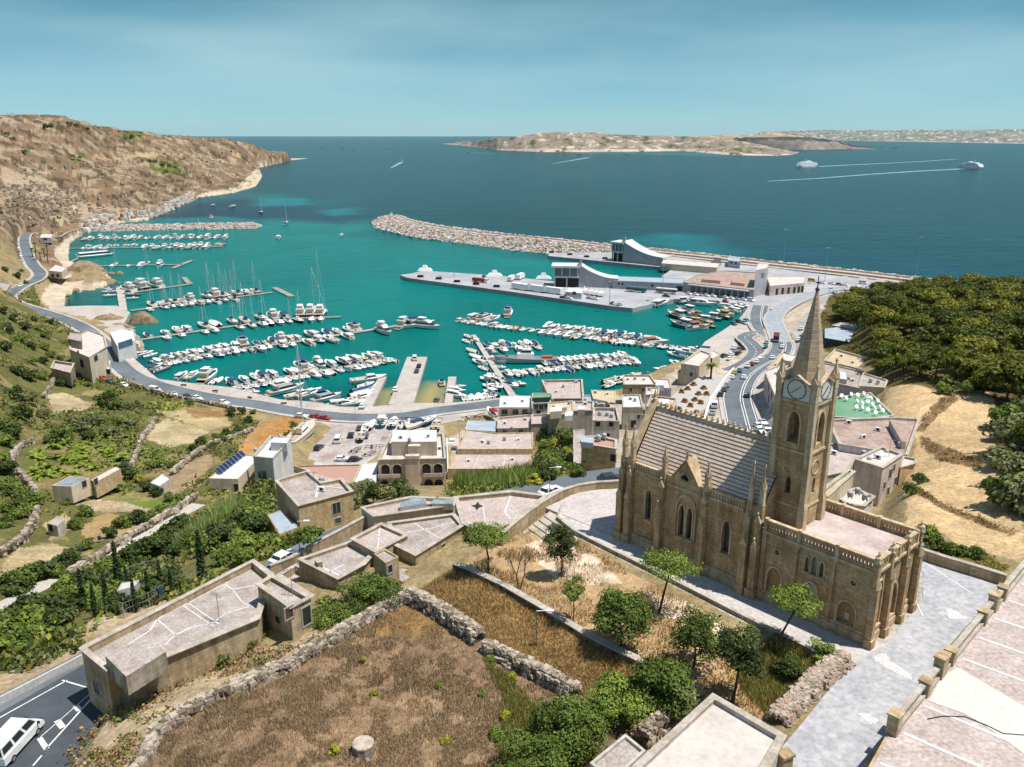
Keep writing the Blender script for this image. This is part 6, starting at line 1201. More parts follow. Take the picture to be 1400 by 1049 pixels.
# ---- shared shrub and tree shapes
SH={}
for kname,gname,w,h,n,ln,sz in[('dark','dark',4.0,3.2,14,70,.42),('mid','mid',4.0,3.0,14,70,.42),('fresh','fresh',4.0,2.8,12,70,.42),('olive','olive',4.4,3.6,14,70,.40),('yellow','yellow',3.6,2.4,10,60,.40)]:
 SH[kname]=[leaf_mesh('foliage',crown_clumps(w,h,-.1,n,int(ln*1.7),50+7*i+len(kname)),sz*.72,GREENS[gname],60+i)for i in range(3)]
SHT=trunk_mesh('stem',1.2,.12,3,3.0,5)
LNX,LNY=[0,50,100,150,200,240,272],[831,806,780,755,729,707,690]
def cluster(where,pts,kinds,group,smin=.7,smax=1.3,z=None,name='shrub',cat='shrub'):
 """individual shrubs placed one by one; counted along the cluster so that each can be pointed out"""
 look={'dark':'dark green rounded shrub','mid':'mid green shrub','fresh':'bright green shrub','olive':'grey green olive bush','yellow':'yellowish green bush'};order=sorted(pts,key=lambda p:p[0]);n=len(order)
 for i,q in enumerate(order):
  random.seed(int(q[0]*31+q[1]));k=random.choice(kinds);ly=np.interp(q[0],LNX,LNY);q=(q[0],ly+30,*q[2:])if q[0]<272 and ly-2<q[1]<ly+30 else q;p=G(q[0],q[1])if z is None else(*W(q[0],q[1],z),z);s=(q[2]if len(q)>2 else random.uniform(smin,smax))*random.uniform(.7,1.05)
  lab=f'{look[k]}, {lr(i, n)} {where}';lab=lab if len(lab.replace('-',' ').split())<=16 else f'{look[k].split()[-1]}, {lr(i, n)} {where}';tree(lab,p,random.choice(SH[k]),SHT,name,cat,group,random.uniform(0,6),s,'foliage')
cluster('of the scrub below the hill road',[(8,372,1.3),(24,380,1.4),(36,388,.9),(30,372,1.1),(5,430,1.6),(20,440,1.5),(34,452,1.5),(52,452,1.3),(62,462,1.3),(10,455,1.5),(28,468,1.4),(44,478,1.4),(60,478,1.2),(8,480,1.4),(70,444,1.1),(48,440,1.1)],['dark','mid','fresh'],'shrubs on the slope below the hill road')
cluster('of the bushes around the seafront garages',[(70,488,1.1),(60,498,1.1),(44,498,1.2),(84,492,.9),(90,516,1.0),(110,516,.9),(82,528,1.0),(60,520,1.2),(40,520,1.3),(22,512,1.3),(100,528,.8),(120,528,.8)],['mid','fresh','dark'],'shrubs around the seafront garages')
cluster('of the trees above the banana grove',[(20,545,1.4),(40,552,1.5),(30,575,1.6),(12,590,1.6),(22,600,1.3),(60,572,1.1),(120,575,1.0),(142,556,1.5),(152,545,1.5),(162,560,1.4),(178,560,1.0),(186,556,1.0),(160,580,1.3),(136,582,1.4),(112,590,1.5),(90,600,1.5),(70,606,1.4),(180,585,1.4),(120,605,1.5),(150,600,1.5)],['dark','mid','olive'],'trees above the banana grove')
cluster('of the bushes by the curving field wall',[(8,610,1.4),(5,630,1.3),(10,650,1.4),(8,670,1.2),(22,680,1.2),(36,690,1.2),(48,690,1.0),(15,700,1.2),(30,708,1.2),(6,720,1.1)],['mid','dark','fresh'],'bushes by the curving field wall')
cluster('of the shrubs between sheds and lane',[(145,665,.9),(160,672,.9),(180,655,1.3),(170,648,1.1),(190,660,1.0),(212,640,1.2),(200,672,.9),(215,678,.9),(232,684,.9),(250,686,.8),(118,705,1.0),(92,690,.9),(104,722,.8),(80,726,.7),(170,720,.9),(188,716,.9),(206,712,.9),(222,704,.9),(235,640,.8),(150,735,.9)],['mid','dark','fresh','yellow'],'shrubs between the sheds and the lane')
cluster('of the thicket on the near bank of the lane',[(30,800,1.2),(45,795,1.2),(60,790,1.2),(78,788,1.1),(92,778,1.0),(40,810,1.1),(100,768,.9),(118,752,.8),(24,812,1.1)],['mid','dark'],'thicket on the near bank of the lane')
cluster('of the bushes round the wired enclosure',[(85,806,1.1),(98,814,1.2),(112,808,1.1),(120,822,1.1),(135,830,1.0),(150,838,1.0),(165,838,1.0),(180,832,1.0),(196,826,1.0),(212,818,1.0),(228,810,1.0),(245,804,.9),(108,835,1.0),(70,845,1.1),(60,862,1.1),(82,858,1.1),(75,840,1.0)],['mid','fresh','dark'],'bushes round the wired enclosure')
cluster('of the bushes at the frame edge above the barrier',[(5,862,1.1),(20,872,1.1),(36,864,1.2),(12,890,1.1),(28,888,1.0),(4,878,1.1),(46,876,.9)],['fresh','mid'],'bushes above the barrier')
cluster('of the dense growth between lane and limestone house',[(190,748,1.1),(205,742,1.2),(220,735,1.2),(235,745,1.2),(248,735,1.3),(262,745,1.2),(215,758,1.1),(240,762,1.0),(285,755,1.1),(300,745,1.3),(318,758,1.1),(330,745,1.4),(345,735,1.4),(352,715,1.3),(340,710,1.4),(322,722,1.2),(360,728,1.0),(350,752,1.0),(335,768,.9),(305,770,.9),(175,765,1.0),(160,772,1.0),(150,785,1.0)],['mid','dark','fresh'],'growth between the lane and the limestone house')
cluster('of the shrubs by the orange field',[(290,612,.9),(300,605,1.1),(312,598,1.2),(276,608,.8),(264,618,.8),(326,594,.9),(340,578,.8),(316,568,1.0),(330,566,1.0),(346,566,.7),(395,596,.8),(402,584,.7),(260,552,.6)],['dark','mid','fresh'],'shrubs by the orange field')
cluster('of the olive bushes in front of the villa',[(488,682,1.2),(500,676,1.3),(515,684,1.2),(530,684,1.1),(545,680,1.1),(492,692,1.0),(560,684,.9)],['olive','dark'],'bushes in front of the villa')
cluster('of the plants in the overgrown garden below the church',[(742,600,1.0),(756,592,1.2),(770,600,1.1),(762,612,1.1),(748,615,1.1),(775,622,1.2),(780,608,.9),(745,632,1.1),(762,638,1.1),(735,648,1.0),(775,646,1.0),(790,650,.9),(722,652,.9),(730,662,.9),(748,656,.9),(765,596,1.0)],['mid','dark','fresh','yellow'],'plants in the overgrown garden')
cluster('of the climbing bushes on the flank of the long building',[(168,948,.8),(185,940,.8),(200,930,.9),(215,924,.9),(232,918,1.0),(248,910,1.0),(262,902,1.0),(278,900,.9),(292,896,1.0),(308,890,1.0),(322,884,.9),(338,880,.9),(230,932,.7),(262,920,.7),(300,908,.8),(320,900,.8),(340,892,.7),(360,882,.7),(210,940,.6)],['fresh','mid','yellow'],'bushes on the flank of the long building',z=39.6)
cluster('of the low bushes near the field wall edge',[(420,858,.6),(436,850,.7),(452,838,.7),(415,742,.7),(430,735,.8),(600,690,.5),(560,792,.6),(580,784,.6)],['fresh','mid'],'low bushes near the old stone cluster',z=40.6)
cluster('of the weeds by the courtyard wall',[(1272,750,.5),(1288,752,.55),(1300,757,.6),(1316,758,.6),(1332,762,.6),(1280,742,.5),(1264,735,.7),(1256,660,.7),(1246,676,.7)],['fresh','mid'],'weeds by the courtyard wall')
cluster('of the weeds in the brown field',[(495,905,.25),(512,952,.3),(455,1030,.3),(600,940,.2),(610,1015,.35),(660,950,.3),(690,985,.45),(680,1010,.5),(700,1040,.6),(672,905,.35),(700,930,.35)],['yellow','fresh'],'weeds in the brown field')
cluster('of the dark bushes along the hill crest',[(70,174,3.0),(62,176,2.4),(95,172,2.6),(105,174,2.2),(80,170,1.8),(120,178,1.8),(135,176,1.5),(180,189,2.6),(172,191,2.2),(190,188,2.0),(163,181,1.4),(10,186,2.4),(18,192,2.2)],['dark','olive'],'bushes along the hill crest',z=None)
cluster('of the bushes on the hillside terraces',[(212,224,2.2),(222,226,2.4),(232,228,2.2),(240,230,1.8),(205,222,1.8),(195,221,1.6),(100,216,2.0),(110,218,1.8),(228,236,1.8),(246,235,1.8),(304,210,1.8),(316,208,1.8),(80,300,1.0),(60,286,1.0),(140,240,1.2),(34,210,2.0)],['olive','mid'],'bushes on the hillside terraces',z=None)
# ---- cypresses
cy=[]
for k in range(9):cy.append((0,0,.5+k*.62,.62*(1-k/10.5),.62*(1-k/10.5),.6,60,.75+.3*((k*7)%3)/2))
CYP=leaf_mesh('foliage',cy,.26,GREENS['cyp'],5)
for i,(px,py,s)in enumerate(sorted([(116,834,1.0),(163,800,1.15),(148,835,.9),(186,838,.8),(205,826,.8),(222,812,.85),(277,790,1.2),(236,815,.7),(132,845,.8),(176,812,.7)])):
 tree(f'dark narrow cypress, {lr(i, 10)} around the wired enclosure',G(px,py),CYP,SHT,'cypress','cypress','cypresses around the enclosure',i,s,'foliage')
 # ---- the pine wood on the ridge
PN=[leaf_mesh('crown',crown_clumps(8.4,4.0,2.6,26,110,200+i),.44,GREENS[['pine','pine2','pine3','pine','pine2'][i]],210+i,up=.5)for i in range(5)]
PNT=trunk_mesh('trunk',3.2,.22,4,6,77)
WOODP=[G(a,b)[:2]for a,b in[(1150,440),(1142,425),(1155,408),(1200,404),(1300,398),(1420,405)]]+[(470,560),(520,330),(330,200)]+[G(a,b)[:2]for a,b in[(1420,640),(1385,560),(1362,545),(1300,532),(1215,522),(1190,505),(1195,480),(1205,465),(1195,455)]]
xs=[p[0]for p in WOODP];ys=[p[1]for p in WOODP];g=np.random.default_rng(5);cand=np.stack([g.uniform(min(xs),max(xs),9000),g.uniform(min(ys),max(ys),9000)],1);cand=cand[inside(cand[:,0],cand[:,1],WOODP)];keep=[]
for c in cand:
 if abs(c[0]/c[1])>.72:continue
 if all((c[0]-k[0])**2+(c[1]-k[1])**2>5.6**2 for k in keep):keep.append(c)
keep.sort(key=lambda c:c[0]**2+c[1]**2);zz=height([c[0]for c in keep],[c[1]for c in keep]);rest=[]
for i,(c,z)in enumerate(zip(keep,zz)):
 random.seed(i);s=random.choice((.7,.85,1.0,1.15,1.35))*random.uniform(.9,1.1)
 if i<260:tree('olive green umbrella pine in the dense wood on the ridge',(float(c[0]),float(c[1]),float(z)),random.choice(PN),PNT,'pine_tree','pine tree','pines of the wood on the ridge',random.uniform(0,6),s)
 else:rest.append((c[0],c[1],z,s,random.uniform(0,6),random.randrange(5)))
if rest:
 Vs,Cs=[],[];base=[]
 for i in range(5):
  me=PN[i];n=len(me.vertices);a=np.empty(n*3,np.float32);me.vertices.foreach_get('co',a);cc=np.empty(n*4,np.float32);me.attributes['col'].data.foreach_get('color',cc);base.append((a.reshape(-1,3),cc.reshape(-1,4)[:,:3]))
 for x,y,z,s,r,k in rest[:500]:
  a,cc=base[k];cr_,sr_=math.cos(r),math.sin(r);Vs.append(np.stack([(a[:,0]*cr_-a[:,1]*sr_)*s+x,(a[:,0]*sr_+a[:,1]*cr_)*s+y,a[:,2]*s+z],1));Cs.append(cc)
 V=np.concatenate(Vs);tag(mesh_obj('wood',grid_mesh('wood',V,np.arange(len(V)).reshape(-1,4),np.concatenate(Cs),M_leaf,False)),'far part of the pine wood along the sea cliff',kind='stuff')
cluster('of the pines on the slope behind the fields',[(1385,690,1.9),(1392,660,1.9),(1380,620,2.0),(1375,585,2.0),(1395,600,2.0),(1398,630,2.0),(1396,700,1.8),(1370,600,1.4),(1368,640,1.5)],['mid','olive'],'pines on the slope behind the fields',name='pine_tree',cat='pine tree')
cluster('of the light green bushes where fields meet the wood',[(1300,530,1.5),(1315,526,1.5),(1330,528,1.6),(1345,532,1.4),(1290,538,1.2),(1320,538,1.3)],['fresh'],'light green bushes where fields meet the wood')
# ---- palms and bananas
def palm_mesh(n,ln,w,colr,seed,h0=0.0,droop=.9):
 g=np.random.default_rng(seed);V,Q,C=[],[],[]
 for k in range(n):
  a=g.uniform(0,6.28);el=g.uniform(.15,1.25);L_=ln*g.uniform(.8,1.1);seg=6;prev=None;tone=g.uniform(.65,1.25)
  for j in range(seg+1):
   f=j/seg;r=L_*f*math.cos(el);z=h0+L_*f*math.sin(el)-droop*L_*.55*f*f;ww=w*math.sin(math.pi*min(.98,.12+.86*f));ca_,sa_=math.cos(a),math.sin(a);pl=(r*ca_-sa_*ww,r*sa_+ca_*ww,z-.15*ww);pr=(r*ca_+sa_*ww,r*sa_-ca_*ww,z-.15*ww);pm=(r*ca_,r*sa_,z+.1*ww)
   V+=[pl,pm,pr];C+=[np.array(colr)*tone]*3
   if j:b_=len(V)-6;Q+=[(b_,b_+1,b_+4,b_+3),(b_+1,b_+2,b_+5,b_+4)]
 return grid_mesh('fronds',np.array(V),np.array(Q),np.array(C),M_leaf,False)
PF=palm_mesh(34,3.0,.32,lin(110,124,52),3);mb=MB();mb.lathe((0,0,-.3),[(.42,0),(.34,.6),(.30,5.2),(.45,5.8),(.2,6.2)],8);PT=mb.mesh('trunk',M_bark,True)
def palm(px,py,s,label,grp=None):
 p=G(px,py);t=empty('palm_tree',p,px,label,'palm tree',grp);t.scale=(s,s,s);mesh_obj('trunk',PT,t);f=mesh_obj('fronds',PF,t);f.location=(0,0,5.8)
palm(971,527,1.15,'tall palm in the little square beside the quay cube building')
for i,(px,py)in enumerate([(45,352),(50,356),(56,358),(61,352),(65,346),(66,360),(49,344)]):palm(px,py,.95,f'roadside palm, {lr(i, 7)} in the clump at the road bend','palms at the road bend')
palm(95,418,.8,'lone palm on the shore of the shallow cove')
BN=[palm_mesh(13,2.6,.42,GREENS['banana'],30+i,.3,1.0)for i in range(3)];g=np.random.default_rng(8);BP=[(45,650),(40,625),(75,610),(120,600),(185,600),(192,620),(165,640),(120,650),(70,662)];k=0
while k<60:
 px,py=g.uniform(38,195),g.uniform(598,664)
 if not inside(np.array([px]),np.array([py]),BP)[0]:continue
 p=G(px,py);t=empty('banana_plant',p,float(g.uniform(0,6)),'tall yellow green banana plant in the dense grove by the farm shed','banana plant','banana plants of the grove');s=float(g.uniform(.8,1.25));t.scale=(s,s,s*1.2);mesh_obj('leaves',BN[k%3],t);k+=1
 # ---- reeds, grass and undergrowth (nobody could count them)
def blades(name,label,spots,hmin,hmax,wid,cols,seed,lean=.35):
 g=np.random.default_rng(seed);n=len(spots);p=np.array(spots);a=g.uniform(0,6.28,n);h=g.uniform(hmin,hmax,n);ln=g.normal(size=(n,2))*lean*h[:,None];wv=np.stack([np.cos(a),np.sin(a)],1)*(wid*g.uniform(.6,1.4,n))[:,None]
 b0=np.concatenate([p[:,:2]-wv,p[:,2:3]-.1],1);b1=np.concatenate([p[:,:2]+wv,p[:,2:3]-.1],1);t0=np.concatenate([p[:,:2]+ln+wv*.15,(p[:,2]+h)[:,None]],1)
 V=np.stack([b0,b1,t0],1).reshape(-1,3);C=np.array(cols)[g.integers(0,len(cols),n)]*g.uniform(.6,1.3,(n,1));return tag(mesh_obj(name,grid_mesh(name,V,np.arange(3*n).reshape(-1,3),np.repeat(C,3,0),M_leaf,False)),label,kind='stuff')
def scatter(names,n,seed,extra=None,dens=None):
 g=np.random.default_rng(seed);o=[]
 polys=[p for nme in names for p in REGW[nme]]if extra is None else extra
 A=[abs(sum(p[i][0]*p[(i+1)%len(p)][1]-p[(i+1)%len(p)][0]*p[i][1]for i in range(len(p))))/2 for p in polys]
 for p,ar in zip(polys,A):
  m=int(n*ar/sum(A));x0,x1=min(q[0]for q in p),max(q[0]for q in p);y0,y1=min(q[1]for q in p),max(q[1]for q in p);x=g.uniform(x0,x1,m*3);y=g.uniform(y0,y1,m*3)
  k=np.where(inside(x,y,p)&(y>42)&inside(x,y,LAND))[0][:m];x,y=x[k],y[k]
  if dens:q=fbm(x/dens,y/dens,3,seed);k=q>-.05;x,y=x[k],y[k]
  o.append(np.stack([x,y,height(x,y)+.05+fbm(x/5,y/5,4,21)*.2],1))
 return np.concatenate(o)
def off_roads(p):
 ok=np.ones(len(p),bool)
 for pts,hw,fo in RIBBONS:d,_=pdist(p[:,0],p[:,1],pts);ok&=d>hw+.6
 for poly,fz,fo in FLATS:ok&=~inside(p[:,0],p[:,1],poly)
 return p[ok]
DG=[lin(158,134,106),lin(136,112,90),lin(182,156,120),lin(120,98,80),lin(204,184,150),lin(150,134,84)]
blades('dry_grass','brown dry grass and stalks over the walled field',np.concatenate([scatter(['fieldbrown'],120000,1,dens=1.6),scatter(['fieldbrown'],30000,19)]),.08,.42,.026,DG,1)
blades('dry_grass','ochre dry grass on the strip and in the garden',np.concatenate([scatter(['strip'],26000,2),scatter(['gardendry'],26000,3,dens=2.2)]),.15,.55,.04,[lin(192,158,108),lin(170,136,88),lin(212,184,136),lin(146,118,80),lin(140,132,70)],2)
blades('green_grass','greenish grass and weeds along the edge of the field',np.concatenate([scatter(['fieldgreen'],16000,4),scatter(['gardengreen'],12000,5)]),.15,.6,.045,[lin(146,142,72),lin(116,122,58),lin(170,158,96)],3)
RW=[G(a,b)[:2]for a,b in[(618,668),(625,650),(660,646),(712,646),(735,652),(715,672),(660,672)]];blades('reeds','pale green cane reeds behind the warehouses',scatter(None,5200,6,[RW]),1.6,3.6,.16,[GREENS['reed'],GREENS['fresh'],lin(130,150,76)],6,.18)
RW=[G(a,b)[:2]for a,b in[(238,752),(262,733),(292,708),(325,694),(340,702),(305,722),(265,745)]];blades('reeds','pale green cane reeds along the bank of the lane',scatter(None,3600,7,[RW]),1.4,3.2,.15,[GREENS['reed'],lin(140,152,92)],7,.22)
def under(name,label,spots,s0,s1,cols,seed):
 g=np.random.default_rng(seed);V,C=[],[]
 for p in spots:
  s=g.uniform(s0,s1);n=9;d=g.normal(size=(n,3))*np.array([.5,.5,.28])*s+p+np.array([0,0,s*.25]);u=g.normal(size=(n,3));u/=np.linalg.norm(u,axis=1)[:,None];w=np.cross(u,g.normal(size=(n,3)));w/=np.linalg.norm(w,axis=1)[:,None];q=s*.26
  V.append(np.stack([d-u*q,d+w*q*.7,d+u*q,d-w*q*.7],1).reshape(-1,3));C.append(np.repeat(np.array(cols)[g.integers(0,len(cols))]*g.uniform(.6,1.25,(n,1)),4,0))
 V=np.concatenate(V);return tag(mesh_obj(name,grid_mesh(name,V,np.arange(len(V)).reshape(-1,4),np.concatenate(C),M_leaf,False)),label,kind='stuff')
GC=[GREENS['mid'],GREENS['dark'],GREENS['fresh'],GREENS['olive'],lin(140,138,60)]
p_=off_roads(scatter(['valley'],7500,11,dens=22));tag_=[nm for nm in('tan','orange','dry','soil')];ok=np.ones(len(p_),bool)
for nm in tag_:
 for poly in REGW[nm]:ok&=~inside(p_[:,0],p_[:,1],poly)
under('undergrowth','low green scrub over the valley slopes',p_[ok],.7,2.0,GC,11)
under('undergrowth','low green scrub below the climbing road',(lambda p:p[pdist(p[:,0],p[:,1],LANE)[0]>6])(off_roads(scatter(['valley2'],4200,12,dens=9))),.6,1.8,GC,12)
under('undergrowth','scrub on the slope between villa and church',off_roads(scatter(['green','slope'],2600,13)),.6,1.6,GC,13)
under('undergrowth','dry scrub and weeds on the banks between the fields',off_roads(scatter(['bank'],600,14)),.2,.6,[lin(120,96,64),lin(140,120,70),lin(100,96,50)],14)
under('undergrowth','tufts and weeds on the rocky bank above the road',scatter(['rubblebank'],1300,15,dens=3),.25,.8,[lin(150,120,84),GREENS['fresh'],lin(128,110,70),lin(170,140,100)],15)
under('undergrowth','low scrub under the pines',scatter(['woodfloor'],3500,16),.8,2.2,[GREENS['pine2'],GREENS['dark'],GREENS['pine']],16)
p_=scatter(['hill'],5200,17,dens=60);under('undergrowth','dry scrub dotted over the hillside',p_[p_[:,1]>430],1.2,3.4,[lin(120,102,70),lin(104,100,60),lin(88,84,52),lin(146,118,80)],17)
# ================================================================ boats
B_w=mat('gelcoat_white',(0.74,0.74,0.73),0.28,scale=.8,amt=.08,fine=.03,spec=.5);B_deck=mat('deck_cream',S(226,218,206),.7,scale=1.5,amt=.1);B_teak=mat('teak',S(214,186,154),.7,scale=2,amt=.2)
B_blue=mat('canvas_blue',S(40,84,130),.85,amt=.15);B_cream=mat('canvas_cream',S(226,214,190),.85,amt=.12);B_navy=mat('hull_navy',S(34,52,84),.3,amt=.15,spec=.5);B_turq=mat('hull_turquoise',S(40,150,170),.4,amt=.15);B_yel=mat('hull_yellow',S(226,186,60),.5,amt=.15);B_red=mat('canvas_red',S(176,50,46),.8,amt=.15);B_grey=mat('tube_grey',S(120,128,134),.6,amt=.15);B_green=mat('hull_green',S(60,130,110),.5,amt=.15);B_org=mat('hull_orange',S(214,110,60),.5,amt=.15);B_whc=mat('canvas_white',S(236,236,232),.85,amt=.08);B_alu=mat('mast_alloy',(.62,.62,.62),.4,metal=.3,amt=.1);B_patrol=mat('patrol_grey',S(206,210,214),.5,amt=.08)
def bhalf(f,B,full=.5):
 return B/2*(.80+.20*min(1,f/.35))if f<.5 else B/2*max(0.0,1-((f-.5)/.5)**(2.0+full))
def hull(L,B,F,bow=.45,tr=.0):
 mb=MB();rings=[];n=9
 for i in range(n+1):
  f=i/n;x=(f-.5)*L;b=max(bhalf(f,B),.015);sh=F*(1+bow*f*f);xk=x-(L*.07*f**3)
  rings.append([(x,b,sh),(xk,b*.86,F*.28),(xk,b*.4,-.25),(xk,-b*.4,-.25),(xk,-b*.86,F*.28),(x,-b,sh)])
 mb.loft(rings,0,cap=True,closed=False)
 for i in range(n):
  for s in(0,5):a,c=rings[i][s],rings[i+1][s];mb.bar(a,c,.12,.1,1)
 a=rings[0];mb.add([a[0],a[1],a[2],a[3],a[4],a[5]],[(0,1,2,3,4,5)]);return mb
def deckm(L,B,F,x0,x1,dz=-.06,bow=.45,inset_=.06):
 mb=MB();P,Q=[],[];n=8
 for i in range(n+1):
  x=x0+(x1-x0)*i/n;f=x/L+.5;b=max(bhalf(f,B)-inset_,.01);z=F*(1+bow*f*f)+dz;P.append((x,b,z));Q.append((x,-b,z))
 mb.add(P+Q,[(i,n+1+i,n+2+i,i+1)for i in range(n)]);return mb
def house(mb,x0,x1,wb,wt,z0,z1,rake_f=.3,rake_b=.1,m=0):
 mb.add([(x0,-wb,z0),(x1,-wb*.8,z0),(x1,wb*.8,z0),(x0,wb,z0),(x0+rake_b,-wt,z1),(x1-rake_f,-wt*.8,z1),(x1-rake_f,wt*.8,z1),(x0+rake_b,wt,z1)],[(4,5,6,7),(0,1,5,4),(1,2,6,5),(2,3,7,6),(3,0,4,7)],m)
def outboard(L,F,t,n=1):
 for k in range(n):
  mb=MB();y=(k-(n-1)/2)*.5;mb.box(-L/2-.45,-L/2-.02,y-.17,y+.17,F*.75,F*.75+.55);mb.box(-L/2-.3,-L/2-.1,y-.08,y+.08,-.3,F*.75);mb.build('outboard',M_black if n==1 else B_w,t)
def proto(name):return empty(name,(0,0,-500))
def b_motor(cover,hm=None,L=8.5):
 B,F=L*.33,.95;t=proto('motor_boat');hull(L,B,F).build('hull',[hm or B_w,B_w],t);deckm(L,B,F,-.5*L,.5*L,-.35).build('cockpit_floor',B_teak if cover is None else B_deck,t);deckm(L,B,F,.02*L,.5*L,.03).build('foredeck',B_w,t)
 mb=MB();house(mb,-.08*L,.26*L,B*.36,B*.28,F*.9,F+.85,.9,.05);c=mb.build('cabin',B_w,t);mb=MB();house(mb,-.075*L,.21*L,B*.345,B*.30,F+.36,F+.74,.52,.03);mb.build('window',M_glass,c)
 if cover is not None:mb=MB();house(mb,-.46*L,.06*L,B*.40,B*.36,F+.95,F+1.12,.2,.2);[mb.bar((x,s*B*.38,F),(x,s*B*.36,F+1.0),.05)for x in(-.42*L,0)for s in(-1,1)];mb.build('canopy',cover,t)
 else:mb=MB();mb.box(-.40*L,-.30*L,-B*.34,B*.34,F*.6,F*.6+.45);mb.build('stern_seat',B_cream,t)
 outboard(L,F,t,2 if L>8 else 1);return t
def b_big(L=14.0,hm=None,top=None):
 B,F=L*.30,1.5;t=proto('motor_yacht');hull(L,B,F,.4).build('hull',[hm or B_w,B_w],t);deckm(L,B,F,-.5*L,.5*L,-.05,.4).build('deck',B_w,t);mb=MB();mb.box(-.5*L,-.27*L,-B*.38,B*.38,F+.0,F+.05);mb.build('aft_deck',B_teak,t)
 mb=MB();house(mb,-.27*L,.30*L,B*.40,B*.36,F-.1,F+1.7,2.6,.1);c=mb.build('saloon',B_w,t);mb=MB();house(mb,-.26*L,.285*L,B*.405,B*.385,F+.55,F+1.3,1.5,.05);mb.build('window',M_glass,c)
 mb=MB();house(mb,-.36*L,.10*L,B*.38,B*.40,F+1.7,F+2.25,.5,.0);f=mb.build('flybridge',B_w,t);mb=MB();mb.box(-.34*L,.02*L,-B*.32,B*.32,F+2.0,F+2.27);mb.build('cushions',B_cream if top is None else top,f);mb=MB();house(mb,-.28*L,-.02*L,B*.33,B*.30,F+3.3,F+3.42,.2,.2);[mb.bar((x,s*B*.3,F+2.2),(x+.2,s*B*.28,F+3.35),.08)for x in(-.26*L,-.05*L)for s in(-1,1)];mb.build('hardtop',B_w if top is None else top,t)
 mb=MB();mb.box(-.57*L,-.5*L,-B*.36,B*.36,.35,.5);mb.build('swim_platform',B_teak,t);return t
def b_sail(L=11.0,cover=B_blue,masts=1,hm=None,mh=1.32):
 B,F=L*.29,1.15;t=proto('sailing_yacht');hull(L,B,F,.3).build('hull',[hm or B_w,B_teak],t);deckm(L,B,F,-.5*L,.5*L,-.03,.3).build('deck',B_deck,t);mb=MB();mb.box(-.44*L,-.18*L,-B*.22,B*.22,F+.01,F+.03);mb.build('cockpit',B_teak,t)
 mb=MB();house(mb,-.16*L,.2*L,B*.27,B*.2,F,F+.5,.9,.1);c=mb.build('coachroof',B_w,t);mb=MB();house(mb,-.12*L,.13*L,B*.268,B*.245,F+.17,F+.36,.3,.03);mb.build('window',M_glass,c);mb=MB();house(mb,-.2*L,-.1*L,B*.3,B*.26,F+.3,F+1.15,.6,.1);mb.build('sprayhood',cover,t)
 for k in range(masts):
  x=(.08,-.30)[k]*L if masts>1 else.06*L;h=L*mh*(1,.72)[k];mb=MB();mb.tube((x,0,F),(x,0,F+h),.11,.07,6);
  for z,w in((.42,.13),(.68,.10)):mb.bar((x,-L*w*.6,F+h*z),(x,L*w*.6,F+h*z),.05)
  for s in(-1,1):mb.bar((x,s*B*.44,F),(x,s*L*.06,F+h*.68),.025);mb.bar((x,s*L*.06,F+h*.68),(x,0,F+h*.97),.025)
  mb.bar((L*.49,0,F*1.25),(x,0,F+h*.96),.03);mb.bar((-L*.49,0,F),(x,0,F+h*.98),.025);m_=mb.build('mast',B_alu,t);mb=MB();mb.tube((x-.1,0,F+1.15),(x-L*.36,0,F+1.2),.2,.12,6);mb.build('boom_cover',cover,m_)
 return t
def b_dinghy(hm,inner,L=5.4,cover=None,canopy=None):
 B,F=L*.36,.6;t=proto('small_boat');hull(L,B,F).build('hull',[hm,inner],t);deckm(L,B,F,-.5*L,.5*L,-.3).build('floor',inner,t);deckm(L,B,F,.2*L,.5*L,.02).build('foredeck',inner,t)
 if cover is not None:
  mb=MB();P,Q,T=[],[],[]
  for i in range(9):x=(-.49+.93*i/8)*L;f=x/L+.5;b=max(bhalf(f,B),.02)+.04;z=F*(1+.45*f*f);P.append((x,b,z));Q.append((x,-b,z));T.append((x,0,z+.42*math.sin(math.pi*(.12+.8*f))))
  mb.add(P+T+Q,[(9+i,10+i,i+1,i)for i in range(8)]+[(18+i,19+i,10+i,9+i)for i in range(8)]);mb.build('tarpaulin',cover,t)
 else:
  for x in(-.25,.02):mb=MB();mb.box(x*L-.15,x*L+.15,-B*.44,B*.44,F*.72,F*.72+.06);mb.build('bench',B_teak,t)
  mb=MB();house(mb,.03*L,.2*L,B*.2,B*.14,F*.5,F+.6,.3,.05);c=mb.build('console',B_w,t)
 if canopy is not None:mb=MB();mb.box(-.34*L,.12*L,-B*.42,B*.42,F+1.25,F+1.33);[mb.bar((x*L,s*B*.4,F),(x*L,s*B*.38,F+1.25),.05)for x in(-.3,.08)for s in(-1,1)];mb.build('canopy',canopy,t)
 outboard(L,F,t);return t
def b_rib(L=6.5):
 B,F=L*.34,.55;t=proto('inflatable_boat');hull(L,B*.7,F*.7).build('hull',[B_w,B_w],t);mb=MB();pts=[]
 for i in range(13):
  u=i/12;a=-1+2*u;x=L*(.5-abs(a)**1.6*1.0);y=B*.42*(1 if a>0 else-1)*min(1,abs(a)*2.6);pts.append((x,y,F+.1*(1-abs(a))))
 for p,q in zip(pts[:-1],pts[1:]):mb.tube(p,q,.26,.26,7)
 mb.build('tube',B_grey,t);mb=MB();house(mb,-.12*L,.06*L,B*.16,B*.12,.3,1.25,.2,0);mb.build('console',B_w,t);mb=MB();mb.box(-.32*L,-.18*L,-B*.2,B*.2,.3,.85);mb.build('seat',B_cream,t);outboard(L,F,t);return t
